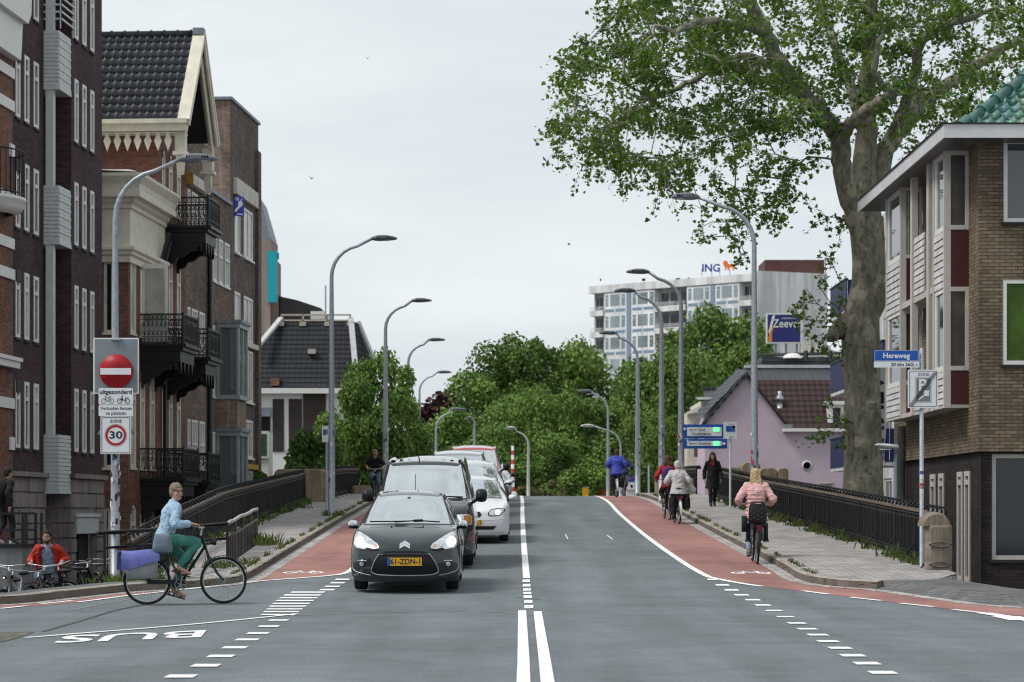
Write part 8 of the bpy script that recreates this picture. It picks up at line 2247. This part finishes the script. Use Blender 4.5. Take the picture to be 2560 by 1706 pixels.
# woman crossing on the green bicycle
wl = (-4.74, 35.1, gz(35.1)); wrz = R(-74)
M_BGR = mat("bicycle_dark_green", (.008, .030, .027), .3, var=.1, coat=.5)
WB = bicycle("dark green bicycle with a step-through frame crossing the road at the left", wl, wrz, M_BGR, crank=82., group=GBK)
J = ride(82., lean=.0, hz_=.985, hy=-.30, reach=(.25, .13, 1.15), torso=.475, heady=.035)
J['toeR'] = (0, 1, -.35); J['toeL'] = (0, 1, -.28)
person("short haired woman with glasses in a pale blue shirt crossing on a green bicycle", wl, wrz, J, cloth("pale_blue_shirt", (.33, .47, .60), .8, var=.16, bump=.9, scale=7), cloth("teal_trousers", (.055, .20, .165), .8, var=.14, bump=.7, scale=6), SH_BRN, H_GRY, glasses=True, head_yaw=-62, hem=.10, sleeve=.86, sandals=True, vox=.0095, tm=.020, flare=1.06)
mw = Matrix.Translation(wl) @ Matrix.Rotation(wrz, 4, 'Z')
T = thing("shoulder_bag", "grey blue cloth shoulder bag hanging at the hip of the woman in pale blue", "bag", wl, (0, 0, wrz))
b = MB(); b.smooth = True; b.grid([[(.20 + .05 * math.cos(a) * s, -.36 + (.14 * math.sin(a)) * s2, z) for a in np.linspace(0, 2 * math.pi, 15)[:-1]] for z, s, s2 in ((.76, .3, .95), (.77, .9, 1.05), (.86, 1.1, 1.05), (.98, .8, .9), (1.03, .4, .8))], closed=True, cap=True); b.build("pouch", cloth("bag_grey_blue", (.16, .205, .25), .85), T)
b = MB(); b.tube([(.2, -.28, 1.02), (.18, -.12, 1.2), (.05, -.06, 1.36), (-.12, -.10, 1.44)], .012, 5); b.build("strap", MATS["bag_grey_blue"], T)
T = thing("pannier_bag", "silver grey pannier with a bright blue flap on the green bicycle's rear rack", "bag", wl, (0, 0, wrz))
def pan(sg):
    b = MB(); b.smooth = True; x0, x1 = sg * .075, sg * .20
    b.grid([[(lerp(x0, x1, .5) + (x1 - x0) * .5 * max(-1, min(1, 1.3 * math.cos(a))) * s, -.66 + .235 * max(-1, min(1, 1.25 * math.sin(a))) * s2 + dy, z) for a in np.linspace(0, 2 * math.pi, 21)[:-1]] for z, s, s2, dy in ((.385, .5, .86, .02), (.40, .9, .93, .02), (.55, 1.05, 1.0, 0), (.70, .95, 1.03, -.01), (.745, .7, 1.0, -.01))], closed=True, cap=True)
    return b
for sg in (1, -1): pan(sg).build("pouch", mat("pannier_silver", (.25, .26, .28), .35, var=.25, bump=.6, scale=4), T)
b = MB(); b.smooth = True
b.grid([[(x + .012 * math.sin(7 * y), -.67 + y * (1 + .02 * abs(k - 5)), (.775 - (.775 - z) * (1.05 - 1.15 * (y + .05))) + .015 * math.sin(9 * y)) for y in np.linspace(-.27, .25, 12)] for k, (x, z) in enumerate(((-.235, .57), (-.235, .66), (-.215, .745), (-.10, .785), (0, .775), (.10, .795), (.205, .755), (.235, .67), (.24, .57)))]); b.build("flap", mat("pannier_blue", (.105, .12, .34), .5, var=.25, bump=.5, scale=4), T)
# man in the red jacket on the lower quay
ml = (-8.84, 46.0, -.74)
bicycle("dark bicycle ridden by the man in the red jacket between parked bicycles", ml, R(180), M_CBLK, group=GBK)
J = ride(60., lean=.06, hz_=.96, torso=.50, heady=.07, reach=(.30, .14, 1.13))
RJ = person("bearded man with glasses in an open red jacket and light blue shirt on a bicycle", ml, R(180), J, cloth("light_blue_shirt", (.25, .31, .45), .8), C_DEN, SH_DK, H_DK, glasses=True, beard=H_DK, build=1.06, hem=.08)
b = MB(); J_ = {k: Vector(v) for k, v in J.items() if not isinstance(v, bool)}
for s, sg in (('L', -1), ('R', 1)):
    limb(b, [J_['sh' + s], J_['sh' + s].lerp(J_['el' + s], .5), J_['el' + s], J_['el' + s].lerp(J_['wr' + s], .4), J_['wr' + s].lerp(J_['el' + s], .06)], [.094, .088, .082, .076, .056])
    b.smooth = True
    ell(b, [(J_['neck'] * (1 - t) + J_['pelvis'] * t + Vector((sg * w, dy, 0)), .070, .15, X_2, Vector((0, 1, 0))) for t, w, dy, X_2 in ((.02, .11, 0, Vector((1, 0, 0))), (.3, .17, .01, Vector((1, 0, 0))), (.7, .18, .01, Vector((1, 0, 0))), (1.15, .20, .0, Vector((1, 0, 0))))], 12)
ell(b, [(J_['neck'] * (1 - t) + J_['pelvis'] * t + Vector((0, -.10, 0)), .19, .05, Vector((1, 0, 0)), Vector((0, 1, 0))) for t in (0, .3, .7, 1.1)], 12)
rumple(b.build("jacket", cloth("red_jacket", (.40, .026, .014), .6, var=.2, bump=.8, scale=5), RJ, remesh=.013, smooth_it=1), .08, .05)
# man in the black shirt beyond
ml = (XU(862 * K, 86), 86, gz(86)); bicycle("black bicycle with a pale handlebar ridden by the man in the black shirt", ml, R(180), M_CBLK, group=GBK)
person("fair haired man in a black t-shirt and jeans cycling on the far left, looking aside", ml, R(180), ride(100., torso=.52), C_BLK, C_DEN, SH_DK, H_GRY, sleeve=.5, head_yaw=55, hem=.06, build=1.05, collar=False)
# riders on the right
ml = (3.95, 91.5, gz(91.5)); bicycle("bicycle with a red rear rack ridden by the person in the bright blue jacket", ml, 0, C_BLK, group=GBK, white_guard=True)
BJ = person("short haired person in a bright blue hooded jacket cycling away at the crest", ml, 0, ride(95., torso=.53), cloth("blue_jacket", (.045, .065, .40), .55, var=.16, bump=.7), C_BLK, SH_DK, H_BRN, hem=.14, tm=.055, build=1.12, flare=1.1)
b = MB(); b.ball((0, -.22, 1.50), .12, .07, .05); b.build("hood", MATS["blue_jacket"], BJ)
T = thing("pannier_bag", "pair of black panniers on the bicycle of the bright blue jacket rider", "bag", ml, (0, 0, 0))
for sg in (-1, 1): b = MB(); b.smooth = True; b.grid([[(sg * .17 + .10 * math.cos(a) * s, -.66 + .18 * math.sin(a), z) for a in np.linspace(0, 2 * math.pi, 13)[:-1]] for z, s in ((.36, .6), (.40, 1), (.70, 1), (.76, .7))], closed=True, cap=True); b.build("pouch", C_BLK, T)
ml = (XU(1561, 96), 96, gz(96)); bicycle("bicycle ahead of the bright blue jacket rider, mostly hidden", ml, 0, M_CBLK, group=GBK, dress=False)
person("person in a dark navy jacket and pale jeans cycling ahead of the bright blue rider", ml, 0, ride(60., torso=.50), cloth("navy_jacket", (.018, .028, .085), .6), cloth("pale_jeans", (.20, .29, .40), .8), SH_GR, H_BRN, hem=.1, tm=.03, scale=.95)
ml = (4.33, 67.6, gz(67.6)); bicycle("bicycle of the rider with the purple backpack, half hidden by another rider", ml, R(4), M_CBLK, group=GBK)
person("brown haired person in a red jacket with a purple backpack cycling away", ml, R(4), ride(-60., torso=.51), cloth("crimson_jacket", (.33, .014, .028), .65, bump=.7), C_BLK, SH_GR, H_BRN, hem=.1, tm=.03, hair_style='bob')
T = thing("backpack", "purple navy backpack worn over the red jacket", "backpack", ml, (0, 0, R(4)))
b = MB(); b.smooth = True; b.grid([[(.15 * max(-1, min(1, 1.3 * math.cos(a))) * s, -.36 + .09 * max(-1, min(1, 1.3 * math.sin(a))) * s, z) for a in np.linspace(0, 2 * math.pi, 17)[:-1]] for z, s in ((.98, .8), (1.0, 1), (1.3, 1.02), (1.42, .85), (1.45, .5))], closed=True, cap=True); b.build("pack", cloth("purple_pack", (.045, .025, .12), .7), T)
b = MB()
for s in (-1, 1): b.tube([(s * .10, -.27, 1.42), (s * .11, -.15, 1.50), (s * .12, -.03, 1.38)], .02, 5)
b.build("straps", MATS["purple_pack"], T)
ml = (4.43, 65.0, gz(65.0)); bicycle("black bicycle with a white rear mudguard ridden by the white haired rider", ml, R(3), M_CBLK, group=GBK, white_guard=True)
person("white haired person in a pale linen jacket cycling away by the kerb", ml, R(3), ride(80., torso=.50), cloth("linen_jacket", (.52, .50, .50), .85, var=.1, bump=.9), C_BLK, SH_DK, H_WHT, hem=.24, tm=.045, build=1.1, scale=.94, flare=1.25)
T = thing("pannier_bag", "black saddle panniers on the white haired rider's bicycle", "bag", ml, (0, 0, R(3)))
for sg in (-1, 1): b = MB(); b.smooth = True; b.grid([[(sg * .18 + .10 * math.cos(a) * s, -.66 + .19 * math.sin(a), z) for a in np.linspace(0, 2 * math.pi, 13)[:-1]] for z, s in ((.38, .7), (.42, 1.05), (.66, 1), (.74, .7))], closed=True, cap=True); b.build("pouch", C_BLK, T)
b = MB(); b.box(-.25, .25, -.85, -.47, .74, .79); b.build("bridge_flap", C_BLK, T)
T = thing("plastic_bag", "white plastic bag hanging at the right of the white haired rider", "bag", ml, (0, 0, R(3)))
b = MB(); b.smooth = True; b.grid([[(.40 + r * math.cos(a) * (1 + .12 * math.sin(3 * a)), .02 + r * math.sin(a), z) for a in np.linspace(0, 2 * math.pi, 15)[:-1]] for z, r in ((.82, .03), (.84, .11), (.93, .13), (1.0, .06), (1.06, .015))], closed=True, cap=True); b.build("bag", mat("plastic_white", (.6, .6, .61), .35, bump=.6, var=.1), T)
# woman in pink with the child seat
ml = (4.66, 46.4, gz(46.4)); PB = bicycle("bicycle with a black child seat ridden by the woman in pink", ml, R(-1), M_CBLK, group=GBK, crank=110)
PK = person("long haired blond woman in a pink quilted jacket cycling away with a child seat", ml, R(-1), ride(110., torso=.53, reach=(.30, .10, 1.12)), cloth("pink_jacket", (.62, .37, .355), .7, var=.1, bump=.6), cloth("light_jeans", (.27, .36, .46), .85), SH_GR, H_BLD, hem=.16, tm=.036, build=1.02, hair_style='long', flare=1.22, vox=.010)
b = MB()
for k in range(7):
    z = .95 + k * .075; w = lerp(.205, .19, k / 6) + (.02 if k == 0 else 0); y0 = lerp(-.27, -.16, k / 6)
    b.tube([(w * math.cos(a), y0 + (.155) * math.sin(a), z) for a in np.linspace(R(175), R(365), 13)], .009, 5)
b.build("quilted_ribs", MATS["pink_jacket"], PK)
b = MB(); b.smooth = True
for sg in (-1, 1): b.grid([[(sg * (.10 + .08 * t) , -.30 - .10 * math.sin(3 * t), z - .05 * t) for t in np.linspace(0, 1.3, 6)] for z in (.92, .80, .70)])
b.build("shirt_tail", cloth("pale_aqua_shirt", (.30, .46, .48), .8), PK)
b = MB(); b.smooth = True                        # child seat: perforated shell, footrests and belt loops
rows = []
for z, w, y, d in ((.755, .13, -.64, .04), (.78, .165, -.66, .07), (.90, .175, -.68, .09), (1.05, .172, -.69, .075), (1.15, .15, -.70, .06), (1.20, .12, -.70, .04)):
    rows.append([(w * math.sin(a), y - d * math.cos(a) * 1.0 + .05, z) for a in np.linspace(-1.75, 1.75, 15)])
b.grid(rows); b.box(-.14, .14, -.66, -.42, .74, .77)
for sg in (-1, 1): b.box(sg * .17 - .035, sg * .17 + .035, -.55, -.40, .45, .78); b.box(sg * .17 - .05, sg * .17 + .05, -.56, -.36, .43, .47)
cs = b.build("child_seat", mat("seat_plastic", (.014, .014, .016), .4, var=.15), PB)
b = MB()
for i in range(5):
    for j in range(6):
        if (i + j) % 2 == 0: a = (i - 2) * .42; z = .86 + j * .04; b.ball((.176 * math.sin(a), -.685 - .088 * math.cos(a) + .052, z), .0065, .004, .0065, 6, 4)
b.build("perforations", mat("perforation_grey", (.34, .34, .35), .6), cs)
b = MB(); b.smooth = False; b.box(-.05, .05, -.722, -.712, 1.155, 1.172); b.build("grip_slot", MATS["pink_jacket"], cs)
b = MB(); b.smooth = True; b.box(-.29, -.20, -.62, -.42, .62, .92); b.build("side_bag", C_BLK, PB)
b = MB(); b.box(-.035, .035, -.90, -.87, .65, .70); b.build("rear_light", M_REDL, PB)
# walking woman in black
def walk():
    J = {'pelvis': (0, 0, .90), 'neck': (0, .02, 1.37), 'head': (0, .06, 1.54), 'grip': False}
    for s, sg, st in (('R', 1, 1), ('L', -1, -1)):
        J['sh' + s] = (sg * .155, .02, 1.32); J['hip' + s] = (sg * .085, 0, .86); J['an' + s] = (sg * .07, st * .20, .09 if st > 0 else .13); J['kn' + s] = tuple(ik(J['hip' + s], J['an' + s], .40, .39, (0, 1, 0)))
        J['wr' + s] = (sg * .25, .02 - st * .12, .86); J['el' + s] = tuple(ik(J['sh' + s], J['wr' + s], .27, .25, (sg * .3, -1, 0))); J['hd' + s] = (0, .1, -1); J['up' + s] = (sg, 0, 0)
    return J
ml = (6.22, 75.0, gz(75) + .13)
WK = person("long dark haired woman in a black coat walking on the right pavement", ml, R(180), walk(), C_BLK, C_BLK, SH_DK, H_DK, tm=.03, hem=.36, flare=1.2, hair_style='verylong', head_tilt=-14)
b = MB(); b.prism([(-.05, 1.40), (.05, 1.40), (.03, 1.24), (-.03, 1.24)], .115, .155); b.build("red_top", cloth("red_top", (.30, .02, .03), .7), WK)
# dark figure on the platform at the left edge
J = walk(); J['anR'] = (.07, .12, .09); J['knR'] = tuple(ik(J['hipR'], J['anR'], .40, .39, (0, 1, 0)))
ml = (XU(14, 52.6), 52.6, ZV(1361, 52.6))
person("person in dark clothes and white shoes standing on the platform at the left edge", ml, R(-40), J, C_BLK, C_BLK, MATS["sign_face_white"], H_DK, tm=.03, hem=.05)
T = thing("backpack", "black backpack worn by the dark figure on the left platform", "backpack", ml, (0, 0, R(-40)))
b = MB(); b.smooth = True; b.grid([[(.17 * max(-1, min(1, 1.3 * math.cos(a))) * s, -.20 + .12 * max(-1, min(1, 1.3 * math.sin(a))) * s, z) for a in np.linspace(0, 2 * math.pi, 17)[:-1]] for z, s in ((.93, .8), (.96, 1), (1.25, 1.02), (1.36, .85), (1.40, .5))], closed=True, cap=True); b.build("pack", mat("black_pack", (.012, .013, .014), .45, var=.4), T)
# red-topped person just over the crest
ml = (XU(1499, 138), 138, gz(138)); bicycle("bicycle hidden behind the crest under the red topped rider", ml, R(180), M_CBLK, group=GBK)
person("ginger haired person in a red top whose head just shows over the road crest", ml, R(180), ride(70.), cloth("bright_red_top", (.48, .06, .03), .7), C_BLK, SH_DK, cloth("hair_ginger", (.38, .20, .09), .6, scale=30), hem=.06, tm=.03, scale=1.03)
# driver of the front car
hd = Vector(HERO); J = ride(90., torso=.47, hz_=.50, hy=0)
for s, sg in (('R', 1), ('L', -1)):
    J['an' + s] = (sg * .12, .62, .32); J['kn' + s] = tuple(ik(J['hip' + s], J['an' + s], .44, .43, (0, .2, 1))); J['wr' + s] = (sg * .15, .38, .90); J['el' + s] = tuple(ik(J['sh' + s], J['wr' + s], .29, .27, (sg, -.2, -.8)))
person("driver in dark clothes seen faintly behind the dark hatchback's windscreen", (hd.x + .37, hd.y + 1.92, hd.z), R(180), J, cloth("driver_top", (.05, .05, .06)), C_BLK, SH_DK, H_DK, hem=0, head_tilt=0)
# parked bicycles at the left corner
GP = "bicycles parked on the quay at the left corner"
M_BSV = mat("bicycle_silver", (.32, .33, .35), .35, metal=.4, var=.1)
p0 = bicycle("silver parked bicycle at the left edge facing the road", (XU(40, 44), 44.0, -.70), R(165), M_BSV, group=GP, crank=20)
p1 = bicycle("black parked bicycle nearest the lamp pole", (XU(232, 45), 45.0, -.62), R(250), M_CBLK, group=GP, crank=30)
for i, (u, y, z, rz, lb, src) in enumerate(((205, 45.6, -.66, 246, "parked black bicycle just left of the one nearest the pole", p1), (185, 46.4, -.66, 255, "parked black bicycle close behind the red jacketed rider", p1), (246, 47.4, -.64, 240, "black bicycle at the back of the parked row by the door", p1), (162, 44.6, -.68, 205, "parked black bicycle partly covered by the red jacketed rider's arm", p1), (8, 45.0, -.74, 190, "parked black bicycle leftmost behind the silver bicycle", p1), (78, 44.8, -.72, 240, "parked bicycle between the silver bicycle and the red jacketed rider", p0))):
    o = copy_tree(src); o.location = (XU(u, y), y, z - .05 * (i % 3)); o.rotation_euler = (0, R((9, -7, 4, 12, -10, 6)[i]), R(rz + 7 * (i % 2))); o['label'] = lb
